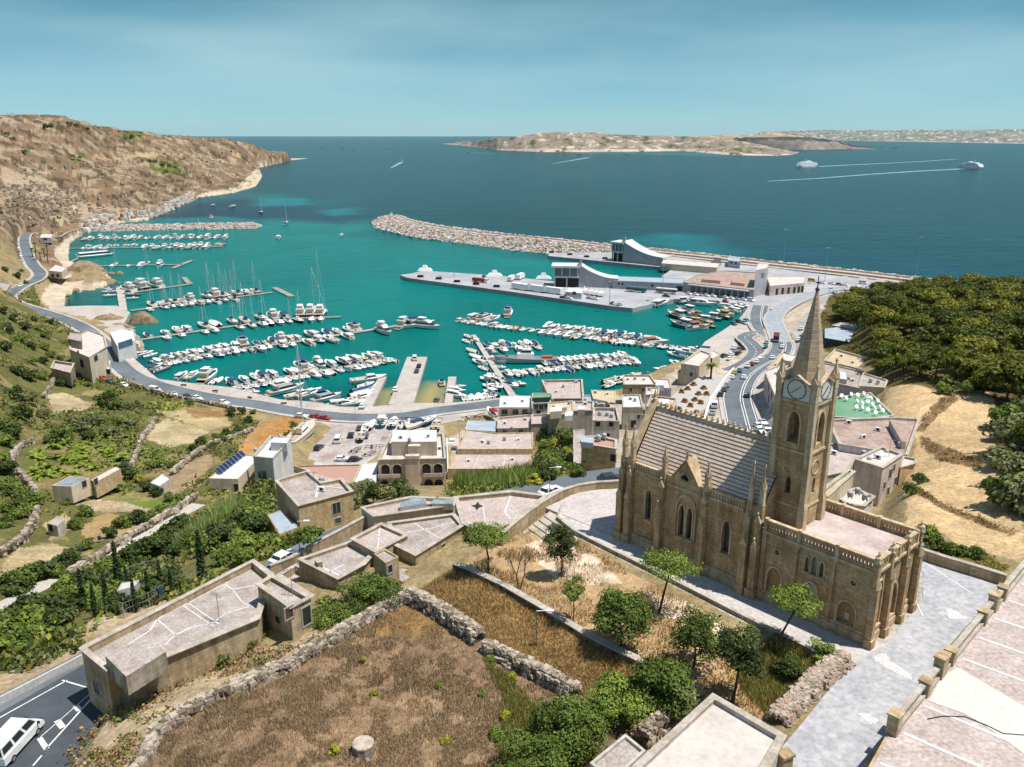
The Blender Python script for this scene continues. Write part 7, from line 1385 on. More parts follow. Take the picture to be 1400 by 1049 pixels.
def b_fish(L,hm,trim,wheel=B_w,mast=True):
 B,F=L*.32,1.2;t=proto('fishing_boat');hull(L,B,F,.7).build('hull',[hm,trim],t);deckm(L,B,F,-.5*L,.5*L,-.35,.7).build('deck',B_deck,t);mb=MB();house(mb,-.30*L,-.04*L,B*.27,B*.25,F-.3,F+1.9,.1,.0);c=mb.build('wheelhouse',wheel,t);mb=MB();house(mb,-.305*L,-.033*L,B*.275,B*.262,F+.95,F+1.5,.05,0);mb.build('window',M_glass,c)
 mb=MB();mb.box(-.36*L,.02*L,-B*.32,B*.32,F+1.9,F+2.0);mb.build('wheelhouse_roof',trim,t)
 if mast:mb=MB();mb.tube((.16*L,0,F),(.16*L,0,F+3.6),.07,.05,6);mb.bar((.16*L,0,F+3.3),(-.2*L,0,F+2.2),.05);mb.build('mast',B_teak,t)
 mb=MB();mb.box(.04*L,.24*L,-B*.2,B*.2,F-.2,F+.35);mb.build('net_bin',mat('net_heap',S(150,90,60),.95),t);return t
PB={
'm':(b_motor(None),8.5,'open white motor cruiser'),'mb':(b_motor(B_blue),8.5,'blue canopied motor cruiser'),'mc':(b_motor(B_cream),8.5,'cream canopied motor cruiser'),'mw':(b_motor(B_whc),8.5,'white hardtop motor cruiser'),'mn':(b_motor(B_whc,B_navy),8.5,'navy hulled motor cruiser'),'mr':(b_motor(B_red),8.5,'red canopied motor cruiser'),
'b':(b_big(),14,'large white flybridge yacht'),'bn':(b_big(14,None,B_blue),14,'large blue topped yacht'),'s':(b_sail(),11,'blue covered sailing yacht'),'sc':(b_sail(11,B_cream),11,'cream covered sailing yacht'),'sn':(b_sail(11,B_whc,1,B_navy),11,'navy hulled sailing yacht'),
'd':(b_dinghy(B_w,B_w),5.4,'small white open boat'),'dt':(b_dinghy(B_turq,B_w),5.4,'small turquoise open boat'),'dc':(b_dinghy(B_w,B_w,5.4,B_cream),5.4,'small cream covered boat'),'dw':(b_dinghy(B_w,B_w,5.4,B_whc),5.4,'small white covered boat'),'db':(b_dinghy(B_w,B_w,5.4,B_blue),5.4,'small blue covered boat'),'dy':(b_dinghy(B_yel,B_w),5.4,'small yellow open boat'),'dg':(b_dinghy(B_green,B_cream),5.4,'small green open boat'),'do':(b_dinghy(B_w,B_org),5.4,'small orange floored boat'),'dk':(b_dinghy(B_w,B_cream,6,None,B_whc),6,'small white sunshade boat'),'dv':(b_dinghy(B_turq,B_w,6,None,B_whc),6,'small turquoise sunshade boat'),
'r':(b_rib(),6.5,'grey inflatable boat'),'f':(b_fish(10,B_turq,B_w),10,'turquoise fishing boat'),'fg':(b_fish(10,B_green,B_yel),10,'green fishing boat'),'fw':(b_fish(10,B_w,B_org),10,'orange trimmed fishing boat'),'fn':(b_fish(11,B_navy,B_w),11,'dark blue fishing boat'),
}
USED=set();FAR={}
def merged(code):
 """one mesh for a boat too far off to show its parts"""
 if code not in FAR:
  V,F,MI,mats=[],[],[],[]
  def walk(o):
   for ch in KIDS.get(o.name,[]):
    me=ch.data;b=len(V);V.extend(tuple(v.co)for v in me.vertices);mm=[]
    for m in me.materials:
     if m not in mats:mats.append(m)
     mm.append(mats.index(m))
    for f in me.polygons:F.append(tuple(b+i for i in f.vertices));MI.append(mm[f.material_index])
    walk(ch)
  walk(PB[code][0]);me=bpy.data.meshes.new(PB[code][0].name);me.from_pydata(V,[],F);[me.materials.append(m)for m in mats];me.polygons.foreach_set('material_index',MI);me.update();FAR[code]=me
 return mesh_obj(PB[code][0].name.split('.')[0],FAR[code])
def boat(code,x,y,ang,L,label,group,cat='boat'):
 p,L0,look=PB[code];far=y>560;o=merged(code)if far else p if code not in USED else copy_tree(p);USED.add('' if far else code);s=L/L0*1.12
 o.location=(x,y,0.0);o.rotation_euler=(0,0,ang);o.scale=(s,s*random.uniform(.94,1.05),s*random.uniform(.95,1.05));tag(o,label,cat,group);return o
def along(pname,x):
 """point and direction of a pontoon under the photograph column x"""
 P=PONT[pname];best=None
 for a,b in zip(P[:-1],P[1:]):
  fx=lambda p:700+1131*p[0]/(p[1]*_c-(p[2]-H)*_s);x0,x1=fx(a),fx(b)
  if min(x0,x1)-8<=x<=max(x0,x1)+8:
   k=(x-x0)/(x1-x0);e=np.array([b[0]-a[0],b[1]-a[1]]);e/=np.linalg.norm(e);d=abs(k-.5)
   if best is None or d<best[0]:best=(d,np.array([a[0]+(b[0]-a[0])*k,a[1]+(b[1]-a[1])*k]),e)
 return best
def berth(pname,side,items,where,w=1.3):
 """boats moored end-on to a pontoon; side +1 is the far side; items are (column, code, length)"""
 items=sorted(items);n=len(items);grp='boats moored '+where;random.seed(len(where)*13+n)
 for i,(x,code,L)in enumerate(items):
  r=along(pname,x)
  if r is None:continue
  _,c,e=r;nn=np.array([-e[1],e[0]]);nn=nn if(nn[1]>0)==(side>0)else-nn;p=c+nn*(w+.4+L/2+random.uniform(0,.5));a=math.atan2(nn[1],nn[0])+random.uniform(-.06,.06)
  boat(code,p[0],p[1],a if random.random()<.8 else a+math.pi,L,f'{PB[code][2]}, {lr(i, n)} {where}',grp)
def row(x0,x1,n,codes,L0,L1,seed):
 random.seed(seed);cs=codes.split();return[(x0+(x1-x0)*(i+.5)/n+random.uniform(-.18,.18)*(x1-x0)/n,random.choice(cs),random.uniform(L0,L1))for i in range(n)]
def tok(s):
 o=[]
 for t_ in s.split():
  a,b,c=t_.split(':');o.append((float(a),b,float(c)))
 return o
MM='m m mb mw mc mw m mw m';DD='d d dw dc db dt dk do d dw'
berth('P1',1,row(115,310,17,'m mw mw b s mc',8,12,1),'mole side of the inner mole pontoon')
berth('P1',-1,row(112,316,17,'m mw b mc m',9,12,2),'near side of the inner mole pontoon')
berth('P2',1,row(112,300,15,'m mw s mc',8,10.5,3),'far side of the barge pontoon')
berth('P2',-1,row(116,152,5,'m mw mb',8,10,4)+row(196,292,11,'b m mw s b',10.5,13,5),'near side of the barge pontoon')
berth('P3',1,tok('154:sc:8 197:s:10'),'beyond the islet pontoon')
berth('P3',-1,tok('158:m:9.5 179:m:7.5 197:mw:12 222:b:12'),'below the islet pontoon')
berth('P4',1,tok('184:b:14.5 201:b:18 222:b:15.5'),'of the three beside the angled deck',1.2)
berth('P5',1,tok('211:s:11.5 221:m:8.5 229:s:10.5 240:s:11.5 250:sc:10 261:b:12 289:s:14 296:b:14.5 306:s:12 313:sc:10 328:s:12.5 342:m:11.5 355:s:11.5'),'far side of the masts pontoon')
berth('P5',-1,tok('198:m:7.5 217:s:9 227:m:7.5 237:sc:9 249:m:10 261:mc:9.5 272:m:9.5 283:s:10 295:s:10.5 307:s:11 244:d:6'),'near side of the masts pontoon')
berth('P6',1,tok('206:mb:7.5 229:mw:7.5 247:m:10 259:mw:9.5 286:s:12 301:dw:11 325:s:12 340:s:12.5 365:s:13 379:b:13 394:mb:12 409:b:15 423:b:15 437:b:15'),'far side of the tall ketch pontoon')
berth('P6',-1,tok('221:d:8 241:m:7.5 273:m:8 286:mw:8.5 323:s:10 339:s:10 354:m:9.5 363:mn:9 376:m:9.5 389:s:9 402:sn:10.5 428:m:9.5 440:m:9'),'near side of the tall ketch pontoon')
berth('P7',1,tok('215:r:5 223:dw:6 232:dk:6.5 240:mb:7 249:mc:7.5 259:mw:7.5 270:mw:8 280:m:8 292:mw:8.5 303:mw:8 314:mw:8.5 326:mn:9 337:bn:12.5 354:db:7 366:r:7 377:mb:9 389:b:11.5 402:mc:9 412:mw:8 434:mw:10.5 455:mb:9 468:m:8.5 483:m:8.5 492:bn:12'),'far side of the longest pontoon')
berth('P7',-1,tok('221:dt:6 229:d:5.5 236:dw:5.5 245:d:6 256:dk:6 266:dw:5.5 277:m:7.5 291:dv:8 303:dk:6.5 318:mw:8.5 329:d:6 340:r:7 352:m:10 363:mc:7 382:dv:8.5 395:m:7.5 412:mc:9.5 428:dv:8.5 441:m:11 465:mw:9.5'),'near side of the longest pontoon')
berth('P8',1,tok('323:mb:8 340:mw:7.5 357:d:8 366:mb:9 379:mw:8.5 402:mn:7.5 412:dw:7 423:bn:12 434:m:7.5 446:b:10.5 460:mw:9 481:mn:9.5 495:mw:10 505:dg:8 514:mc:8.5 524:mw:9'),'far side of the seafront pontoon')
berth('P8',-1,tok('332:dg:6 341:d:6.5 352:dv:6 361:dy:6 370:d:6 378:dw:6 386:dw:6 396:d:5.5 404:d:6 411:d:6 423:mw:8.5 437:m:9 446:dc:6 459:d:6 468:db:6 476:m:7 483:m:7 490:d:7 498:mc:7.5 505:d:5.5 512:dg:5.5 520:d:5.5 527:d:6'),'near side of the seafront pontoon')
berth('P11',1,tok('640:mw:10.5 652:bn:11.5 664:m:10.5 741:mw:9 752:mw:9 763:m:9.5 774:mn:9.5 786:mc:10 797:m:9.5 808:m:9.5 820:mb:9 831:mw:9.5 843:mb:9.5 855:m:9 866:mb:9'),'seaward side of the fishing quay pontoon',1.2)
berth('P11',-1,row(632,716,12,DD,5,7.5,8)+tok('722:d:6 735:d:6')+tok('752:m:9 762:mw:8 773:m:9 785:mw:9 796:dy:8.5')+row(806,900,13,'m d d dw db dv m do',6,8.5,9)+row(904,945,5,'d dt d',5,6.5,10),'near side of the fishing quay pontoon',1.2)
berth('P9',1,row(666,738,8,'d dk mw dw db m',5,7.5,11),'far side of the short side pontoon',.9)
berth('P9',-1,tok('670:dk:6 685:m:8.5 705:mw:9 718:d:6 732:d:7'),'near side of the short side pontoon',.9)
berth('P10',1,tok('750:dt:6.5 760:db:6.5 770:mn:9 779:mw:9 788:mw:8.5 797:mn:8.5 806:mn:8.5 816:mw:8.5 826:mb:8 834:m:8 843:mw:7.5 852:mw:7.5 861:m:9'),'far side of the patrol boat pontoon',1.1)
berth('P10',-1,tok('690:mc:7 700:d:7.5 709:dw:6.5 721:d:7 731:dk:6.5 741:dw:6.5 750:d:6.5 759:d:6.5 768:db:7 779:dy:6.5 793:m:8 802:dw:6.5 812:d:6.5 822:dv:6.5 832:dw:6 842:d:6 851:dy:6 860:mw:8'),'near side of the patrol boat pontoon',1.1)
# moorings along jetties and quays: placed point by point, bow towards a second point
def moored(items,where,grp=None):
 items=sorted(items,key=lambda q:(q[0],q[1]));n=len(items);random.seed(n)
 for i,(px,py,code,L,dx,dy)in enumerate(items):
  a,b=np.array(W(px,py,.3)),np.array(W(px+dx,py+dy,.3));e=b-a;boat(code,a[0],a[1],math.atan2(e[1],e[0]),L,f'{PB[code][2]}, {lr(i, n)} {where}',grp or('boats moored '+where))
moored([(638,468,'d',6,-9,-3),(640,461,'d',6,-9,-3),(650,468,'dk',6,-9,-3),(645,481,'dc',7,-9,-3),(650,489,'dw',7.5,-9,-3),(655,497,'mc',8,-9,-3),(661,505,'d',6,-9,-3),(666,521,'dv',7.5,-9,-3),(676,517,'dt',8,-9,-3),(668,530,'dt',6,-9,-3),(678,530,'dt',9.5,9,6),(671,539,'dv',7,-9,-3),(661,489,'d',5,9,2),(672,482,'dk',6,9,2),(681,495,'mw',8,9,2),(678,488,'db',6,9,2),(700,528,'mb',8,9,4),(708,526,'dy',7,9,2),(684,503,'d',5.5,9,2)],'along the slanting jetty')
moored([(604,525,'bn',7,-2,-9),(627,529,'d',5,9,0),(625,535,'mw',6.5,9,1),(624,542,'mw',8,9,2),(636,546,'d',6,-2,-8),(645,545,'dw',6,-2,-8),(655,544,'dw',6.5,-2,-8),(663,543,'d',6,-2,-8),(672,542,'dt',6.5,-2,-8)],'round the short jetty by the slipway')
moored([(505,521,'m',12,9,-1),(500,528,'d',7,8,-2),(497,534,'db',8.5,9,-2),(495,540,'dw',9,9,-2),(494,545,'m',9,9,-2),(501,547,'d',7,9,0)],'along the narrow white jetty')
moored([(392,535,'b',13,9,-2),(410,541,'m',10,9,-2),(424,540,'m',10,9,-3),(447,546,'bn',10.5,9,-2),(470,554,'mw',9,9,-1),(484,553,'d',8,9,-1),(286,517,'b',13,9,-6),(263,515,'m',9,8,-5),(249,515,'mw',8,8,-5),(221,506,'r',8,9,-3),(212,503,'mb',8,9,-3),(292,523,'d',6,6,-5),(300,521,'dw',6,6,-5),(315,522,'d',6,5,-6),(330,532,'d',7,9,2),(345,537,'d',7,9,2),(206,487,'d',6,9,-2),(198,485,'m',7.5,9,-2),(190,487,'mw',8,9,-2)],'along the seafront promenade wall')
moored([(151,400,'m',9,-9,1),(150,405,'d',7,-9,1),(152,396,'mb',8,-9,1),(178,398,'m',8,9,-1),(182,404,'r',9,9,0),(181,409,'d',7,9,0)],'at the short wide jetty')
moored([(925,434,'fn',14,-9,-3),(938,427,'f',12,-9,-2),(950,433,'fw',10,-9,-2),(932,447,'f',13,-9,-2),(945,443,'fg',11,-9,-1),(958,440,'fn',11,-9,-1),(970,437,'f',11,-9,-1),(955,450,'fw',12,9,-1),(965,447,'fg',9,-9,-1),(985,434,'fg',12,-9,-2),(990,429,'m',10,-9,-2),(1000,426,'mw',10,-9,-2),(1008,423,'mw',9,-9,-2),(1013,417,'m',10,-9,-2),(940,484,'m',11,-9,-1),(925,487,'mb',9,-9,-2),(956,480,'mb',9,-9,-1),(925,499,'m',8,-9,-3),(908,507,'mw',8,-9,0),(898,512,'db',7,-9,0),(838,522,'dy',9,9,-2),(852,522,'dy',8,9,-3),(834,528,'dt',7,8,-3),(862,518,'dg',10,9,-2)],'by the fishing boat quay')
moored([(904,417,'mw',14,9,-3),(938,414.5,'f',11,9,-1),(960,417,'mw',13,9,1),(985,417,'m',9,9,1),(995,421,'mw',9,9,1),(884,472,'fw',11,-9,1),(896,468,'mw',11,9,1)],'at the inner edge of the ferry quay')
moored([(515,313,'d',6,9,3),(525,315.5,'dw',7,9,3),(536,318,'d',6,9,2),(545,320,'mw',8,9,2),(562,324,'d',7,9,3),(592,328,'m',7,9,1),(600,329,'d',6,9,1),(622,332,'d',7,9,-2),(640,333.5,'dw',6,9,1),(650,335,'m',8,9,-1),(672,337,'d',6,9,1),(705,343,'m',7,9,-1)],'along the foot of the breakwater boulders')
moored([(174,314.5,'m',9,9,0),(188,314.5,'mw',10,9,0),(205,314.2,'d',8,9,0),(228,314,'m',10,9,0),(268,313.6,'m',10,9,0),(282,313.4,'mw',9,9,0),(304,313,'m',9,9,0)],'against the inner side of the rubble mole')
moored([(289,298,'bn',13,2,-6),(318,283,'m',13,6,-1),(291,281,'m',9,6,-1),(357,291,'s',13,4,1),(392,305,'s',12,2,5),(381,326,'mw',12,3,-4),(467,322,'m',9,3,-3),(388,308,'d',5,5,1),(104,349,'d',4,5,1)],'anchored in the open bay','boats anchored in the bay')
b_=moored([(525,455,'b',13.5,9,4)],'lone cruiser alongside the longest pontoon');moored([(555,446,'b',14,8,-3),(573,446,'bn',15,9,-1),(583,448,'b',14,9,1)],'at the outer tip of the longest pontoon')
moored([(695,430,'bn',14,3,-8)],'lying off the fishing quay pontoon')
# the twin masted yacht, the patrol boat, the tour boat, the barge
kt=b_sail(20,B_whc,2,None,1.55);p,q=W(436,425,.3),W(452,431,.3);kt.location=(p[0],p[1],0);kt.rotation_euler=(0,0,math.atan2(q[1]-p[1],q[0]-p[0]));tag(kt,'tallest two masted white yacht rising above all the others','yacht')
t=proto('patrol_boat');L,B,F=27,6,1.9;hull(L,B,F,.7).build('hull',[B_patrol,B_patrol],t);deckm(L,B,F,-.5*L,.5*L,-.05,.7).build('deck',mat('deck_grey',S(150,150,152),.8),t);mb=MB();house(mb,-.12*L,.16*L,2.1,1.9,F,F+2.2,.8,.1);house(mb,-.08*L,.08*L,1.7,1.4,F+2.2,F+4.1,.6,.1);c=mb.build('superstructure',B_w,t);mb=MB();house(mb,-.075*L,.078*L,1.69,1.57,F+2.9,F+3.6,.3,.03);mb.build('window',M_glass,c);mb=MB();mb.tube((-.5,0,F+4),(-.9,0,F+7.5),.16,.08,6);mb.bar((-.8,-1.1,F+6),(-.8,1.1,F+6),.1);mb.build('mast',B_patrol,t);mb=MB();mb.box(.27*L,.31*L,-.4,.4,F+.6,F+1.5);mb.tube((.3*L,0,F+1.3),(.38*L,0,F+1.6),.08,.06,6);mb.build('deck_gun',B_grey,t);mb=MB();mb.box(-.4*L,-.25*L,-1.2,1.2,F,F+.9);mb.build('dinghy_cradle',B_org,t)
p,q=W(719,496,0),W(686,496.5,0);t.location=(p[0],p[1],0);t.rotation_euler=(0,0,math.atan2(q[1]-p[1],q[0]-p[0]));tag(t,'long grey patrol boat with mast and deck gun','patrol boat')
t=proto('tour_boat');L,B,F=27,7,1.4;hull(L,B,F,.25).build('hull',[B_w,B_w],t);deckm(L,B,F,-.5*L,.5*L,-.02,.25).build('deck',B_w,t);mb=MB();house(mb,-.46*L,.40*L,B*.42,B*.38,F,F+.9,.8,.2);mb.build('lower_house',B_w,t);mb=MB();house(mb,-.45*L,.37*L,B*.41,B*.36,F+.9,F+2.3,1.6,.4);mb.build('window',M_glass,t);mb=MB();house(mb,-.46*L,.32*L,B*.39,B*.36,F+2.3,F+2.6,.5,.1);mb.build('roof',B_w,t);p,q=W(132,351,0),W(149,349.5,0);t.location=(p[0],p[1],0);t.rotation_euler=(0,0,math.atan2(q[1]-p[1],q[0]-p[0]));tag(t,'long white tour boat with continuous glass sides by the gangway','tour boat')
t=proto('barge');L,B,F=16,5,1.0;mb=MB();mb.loft([[(x,-B/2,F),(x,B/2,F),(x2,B/2-.3,-.3),(x2,-B/2+.3,-.3)]for x,x2 in((-L/2,-L/2+.8),(L/2,L/2-.8))]);mb.build('hull',mat('barge_brown',S(190,110,80),.8),t);mb=MB();mb.box(-L/2+.5,L/2-.5,-B/2+.4,B/2-.4,F+.003,F+.06);mb.build('deck',mat('barge_deck',S(206,140,110),.85),t);mb=MB();mb.box(-L/2+1,-L/2+3,-1.2,1.2,F+.06,F+2);mb.build('cabin',B_w,t);p,q=W(303,336,0),W(309,333,0);t.location=(p[0],p[1],0);t.rotation_euler=(0,0,math.atan2(q[1]-p[1],q[0]-p[0]));tag(t,'flat brown barge at the end of a pontoon','barge')
# car ferries and their wakes
def ferry(px,py,dx,label):
 t=proto('car_ferry');L,B,F=80,17,5.5
 mb=MB();rings=[]
 for i in range(13):f=i/12;x=(f-.5)*L;b=B/2*(1-max(0,abs(f-.5)*2-.55)**2*3.4);rings.append([(x,b,F),(x*.97,b*.9,-.5),(x*.97,-b*.9,-.5),(x,-b,F)])
 B_f=mat('ferry_white',(.9,.9,.9),.6,amt=.05,fine=.02);mb.loft(rings);mb.build('hull',B_f,t);mb=MB()
 for x0,x1,w,z0,z1 in((-.43,.43,.47,F,F+4),(-.38,.38,.46,F+4,F+7.5),(-.20,.26,.42,F+7.5,F+10.5)):mb.box(x0*L,x1*L,-w*B,w*B,z0,z1)
 s=mb.build('superstructure',B_f,t);mb=MB()
 for x0,x1,w,z0,z1 in((-.37,.37,.472,F+2.2,F+2.8),(-.33,.33,.462,F+5.6,F+6.3),(-.19,.262,.422,F+8.8,F+9.6)):mb.box(x0*L,x1*L,-w*B,w*B,z0,z1)
 mb.build('window_band',M_glass,s);mb=MB();[mb.box(x*L-2,x*L+2,y-1,y+1,F+7.5,F+14)for x in(-.08,)for y in(-4,4)];mb.build('funnel',B_w,t);mb=MB();mb.tube((.1*L,0,F+10),(.1*L,0,F+19),.35,.15,6);mb.bar((.1*L,-2.5,F+15),(.1*L,2.5,F+15),.3);mb.build('mast',B_w,t);mb=MB();mb.box(-.49*L,-.44*L,-4,4,1,F-.2);mb.build('bow_door',M_dkin,t)
 p=np.array(W(px,py,0));q=np.array(W(px+dx,py+.5,0));t.location=(p[0],p[1],0);t.rotation_euler=(0,0,math.atan2(q[1]-p[1],q[0]-p[0]));return tag(t,label,'ferry','car ferries crossing the channel')
ferry(1103,229,-20,'white car ferry heading towards the harbour, dark bow door showing');ferry(1328,230.5,10,'white car ferry heading away, in front of the far coast')
M_foam=mat('wake_foam',S(170,205,214),.8,S(70,140,158),.05,coord='World')
def wake(pts,w0,w1,label):
 P=[np.array([*W(a,b,0),.12])for a,b in pts];mb=MB();n=len(P);Ls,Rs=[],[]
 for i,p in enumerate(P):d=P[min(i+1,n-1)]-P[max(i-1,0)];d/=np.linalg.norm(d);nn=np.array([-d[1],d[0],0]);w=w0+(w1-w0)*i/(n-1);Ls.append(p+nn*w/2);Rs.append(p-nn*w/2)
 mb.add(Ls+Rs,[(i,n+i,n+i+1,i+1)for i in range(n-1)]);tag(mb.build('wake',M_foam),label,kind='stuff')
wake([(1119,228),(1160,225.8),(1210,223.5),(1260,221),(1310,217.5)],26,14,'long pale wake behind the incoming ferry');wake([(1316,231),(1250,234.5),(1190,238.5),(1120,244),(1050,248)],26,10,'long pale wake behind the outgoing ferry');wake([(549,222),(540,227),(534,230)],14,4,'foam behind the speedboat in the channel');wake([(805,215.5),(785,219),(755,224)],22,6,'white wake of the boat before the island');wake([(564,200.5),(545,200)],22,10,'foam streak of a far boat on the channel');wake([(643,208.6),(670,210),(700,210.5)],14,5,'pale wake near the end of the island')
moored([(550,221,'b',17,-3,-4),(807,214.5,'b',20,8,-2),(641,208.4,'s',26,-6,0),(423,195,'s',24,3,0),(459,193,'s',24,3,0),(441,203,'s',22,3,0),(469,203,'s',20,3,0),(484,205,'b',20,8,0),(565,200,'b',22,8,0),(534,204,'b',18,8,0),(525,203,'b',16,8,0),(858,211,'b',18,6,0),(792,212,'b',26,6,0),(876,208,'b',22,6,0),(842,207,'b',18,6,0),(910,206.5,'b',18,6,0),(762,210,'b',16,6,0)],'under way far out in the channel','boats far out in the channel')
# ================================================================ vehicles
CARC={'w':('white',mat('car_white',(.75,.75,.75),.3,amt=.05,fine=.0,spec=.5,coat=.5)),'k':('black',mat('car_black',(.02,.02,.023),.25,fine=0,spec=.5,coat=.5)),'s':('silver',mat('car_silver',(.42,.43,.45),.3,metal=.4,amt=.05,fine=0,coat=.5)),'r':('red',mat('car_red',(.42,.02,.025),.3,fine=0,coat=.5)),'b':('blue',mat('car_blue',(.03,.09,.25),.3,fine=0,coat=.5)),'g':('dark grey',mat('car_grey',(.09,.1,.11),.3,fine=0,coat=.5)),'t':('teal',mat('car_teal',(.05,.25,.3),.3,fine=0,coat=.5)),'y':('yellow',mat('car_yellow',(.6,.45,.05),.3,fine=0,coat=.5))}
M_tyre=M_black;M_rim=mat('wheel_rim',(.4,.4,.41),.4,metal=.5)
def wheels(t,xs,y,r):
 for x in xs:
  for s in(-1,1):mb=MB();mb.tube((x,s*(y-.1),r),(x,s*(y+.1),r),r,n=10);mb.tube((x,s*(y+.1),r),(x,s*(y+.115),r),r*.6,n=8,m=1);mb.build('wheel',[M_tyre,M_rim],t)
def car(colr,kind='c'):
 t=empty({'c':'car','v':'van','m':'minibus'}[kind],(0,0,-500));m=CARC[colr][1];mb=MB();gl=MB()
 if kind=='c':
  L,Wd=4.1,.86;prof=[(-2.05,.35),(-2.05,.85),(-1.75,.98),(.75,.98),(1.85,.78),(2.05,.55),(2.05,.35)];top=[(-1.7,.96),(-1.35,1.42),(.1,1.46),(.95,.96)]
 elif kind=='v':
  L,Wd=4.9,.95;prof=[(-2.4,.4),(-2.4,1.1),(1.5,1.1),(2.3,.95),(2.45,.6),(2.45,.4)];top=[(-2.38,1.08),(-2.32,1.98),(.95,1.98),(1.75,1.08)]
 else:
  L,Wd=5.5,1.0;prof=[(-2.75,.42),(-2.78,1.2),(1.95,1.2),(2.6,.98),(2.75,.6),(2.75,.42)];top=[(-2.76,1.18),(-2.7,2.2),(1.1,2.25),(2.1,1.18)]
 mb.loft([[(x,y,z)for x,z in prof]for y in(-Wd,-Wd*.98,Wd*.98,Wd)])
 tw=Wd*.82;A=[[(x,y,z)for(x,z),y in zip(top,(-Wd*.94,-tw,-tw,-Wd*.94))],[(x,y,z)for(x,z),y in zip(top,(Wd*.94,tw,tw,Wd*.94))]];mb.loft(A)
 b_=mb.build('body',m,t)
 def lerp(p,q,f):return tuple(a+(b-a)*f for a,b in zip(p,q))
 for side,s in((A[0],-1),(A[1],1)):
  p,q=lerp(side[0],side[1],.25),lerp(side[0],side[1],.88);r_,u=lerp(side[3],side[2],.88),lerp(side[3],side[2],.25);n=3 if kind=='m' else 2
  for k in range(n):
   f0,f1=k/n+.03,(k+1)/n-.03;V=[lerp(p,u,f0),lerp(p,u,f1),lerp(q,r_,f1),lerp(q,r_,f0)];V=[(a,b+s*.014,c)for a,b,c in V];gl.add(V,[(0,1,2,3)])
 for i,j,d in((3,2,.02),(0,1,-.02)):
  V=[lerp(A[0][i],A[0][j],.2),lerp(A[1][i],A[1][j],.2),lerp(A[1][i],A[1][j],.92),lerp(A[0][i],A[0][j],.92)];V=[(a+d,b*.93,c+.006)for a,b,c in V];gl.add(V,[(0,1,2,3)])
 gl.build('window',M_glass,t);wheels(t,(-.62*L/2,.62*L/2),Wd-.08,.31 if kind=='c' else.34)
 if kind=='m':
  for s in(-1,1):g=MB();g.box(2.72,2.78,s*.75-.2,s*.75+.2,.8,.98);g.build('headlight',M_pane,t);g=MB();g.box(1.7,1.85,s*1.16-.1,s*1.16+.1,1.2,1.42);g.build('mirror',M_black,t)
 return t
CP={}
def park(items,where,grp=None,on=0.12):
 items=sorted(items,key=lambda q:(q[0],q[1]));n=len(items)
 for i,it in enumerate(items):
  px,py,c,dx,dy=it[:5];kind='v' if len(c)>1 and c[1]=='v' else 'm' if len(c)>1 else 'c';z=it[5]if len(it)>5 else None;p=G(px,py)if z is None else(*W(px,py,z),z);q=G(px+dx,py+dy)if z is None else(*W(px+dx,py+dy,z),z)
  if c in CP:o=copy_tree(CP[c])
  else:o=CP[c]=car(c[0],kind)
  e=np.array(q[:2])-np.array(p[:2]);ln=np.linalg.norm(e)+1e-9;o.location=(p[0],p[1],p[2]+(on if z is None else 0));o.rotation_euler=(0,-math.atan2(q[2]-p[2],ln)*1.0,math.atan2(e[1],e[0]));nm={'c':'car','v':'van','m':'minibus'}[kind]
  tag(o,f'{CARC[c[0]][0]} {nm}, {lr(i, n)} {where}' if n>1 else f'{CARC[c[0]][0]} {nm} {where}',nm,grp or('cars '+where))
park([(127,511,'w',9,3),(134,517,'w',9,3),(141,520,'r',9,3),(151,524,'g',9,3),(170,529,'w',9,3),(212,536,'wv',9,2),(238,542,'w',9,3),(256,545,'k',9,3),(270,547,'w',9,3),(306,553,'w',9,2)],'parked along the seafront road wall')
park([(408,629,'s',6,5,2.5),(400,633,'b',6,5,2.5),(436,614,'k',6,-5,2.5),(462,604,'wv',3,-8,2.5),(480,597,'k',3,-8,2.5),(492,587,'g',3,-8,2.5),(432,572,'r',9,1,2.2),(444,574,'r',9,1,2.2),(412,571,'w',9,1,2.2),(468,630,'w',9,0,2.5),(486,631,'k',9,0,2.5),(500,598,'g',3,-8,2.5)],'around the boatyard yard')
park([(567,492,'wv',0,-9,1.4),(573,502,'k',3,-8,1.4),(570,509,'g',3,-8,1.4),(541,534,'w',4,-8,1.4)],'on the broad jetty');park([(496,557,'w',5,-7,2.2)],'at the foot of the narrow jetty');park([(597,549,'g',4,-6,2.0)],'on the sandy slip beside the short jetty');park([(618,606,'w',1,-8,3.5),(621,617,'g',1,-8,3.8)],'in the lane beside the villa')
park([(1017,518,'w',3,-9),(1021,543,'k',2,-9),(1056,491,'w',6,-8),(1069,476,'w',2,-9),(1053,427,'b',5,-6),(1136,397,'s',9,-2)],'driving on the curving road')
park([(1001,518,'w',4,-8),(994,529,'s',4,-8),(990,535,'g',4,-8),(985,542,'k',4,-8),(977,557,'wv',2,-9),(974,567,'s',2,-9),(1040,493,'w',8,-6),(1034,497,'w',8,-6),(1028,500,'r',8,-6),(1022,503,'w',8,-6),(1011,509,'t',7,-7),(1004,512,'y',7,-7),(1047,476,'t',1,-9),(1048,470,'s',1,-9),(1037,586,'w',7,4),(1043,581,'w',7,4),(1048,588,'s',7,4),(1039,592,'w',7,4)],'parked beside the curving road')
park([(1003,444,'g',8,3,2.3),(1010,441,'k',8,3,2.3),(1018,443,'s',8,3,2.3),(1021,440,'t',8,3,2.3),(1000,486,'w',8,-3,2.3),(1006,481,'s',8,-3,2.3),(1010,485,'k',8,-3,2.3),(1004,477,'w',8,-3,2.3),(1011,479,'g',8,-3,2.3),(998,492,'w',8,-3,2.3),(990,488,'k',8,-3,2.3)],'on the fishing boat quay')
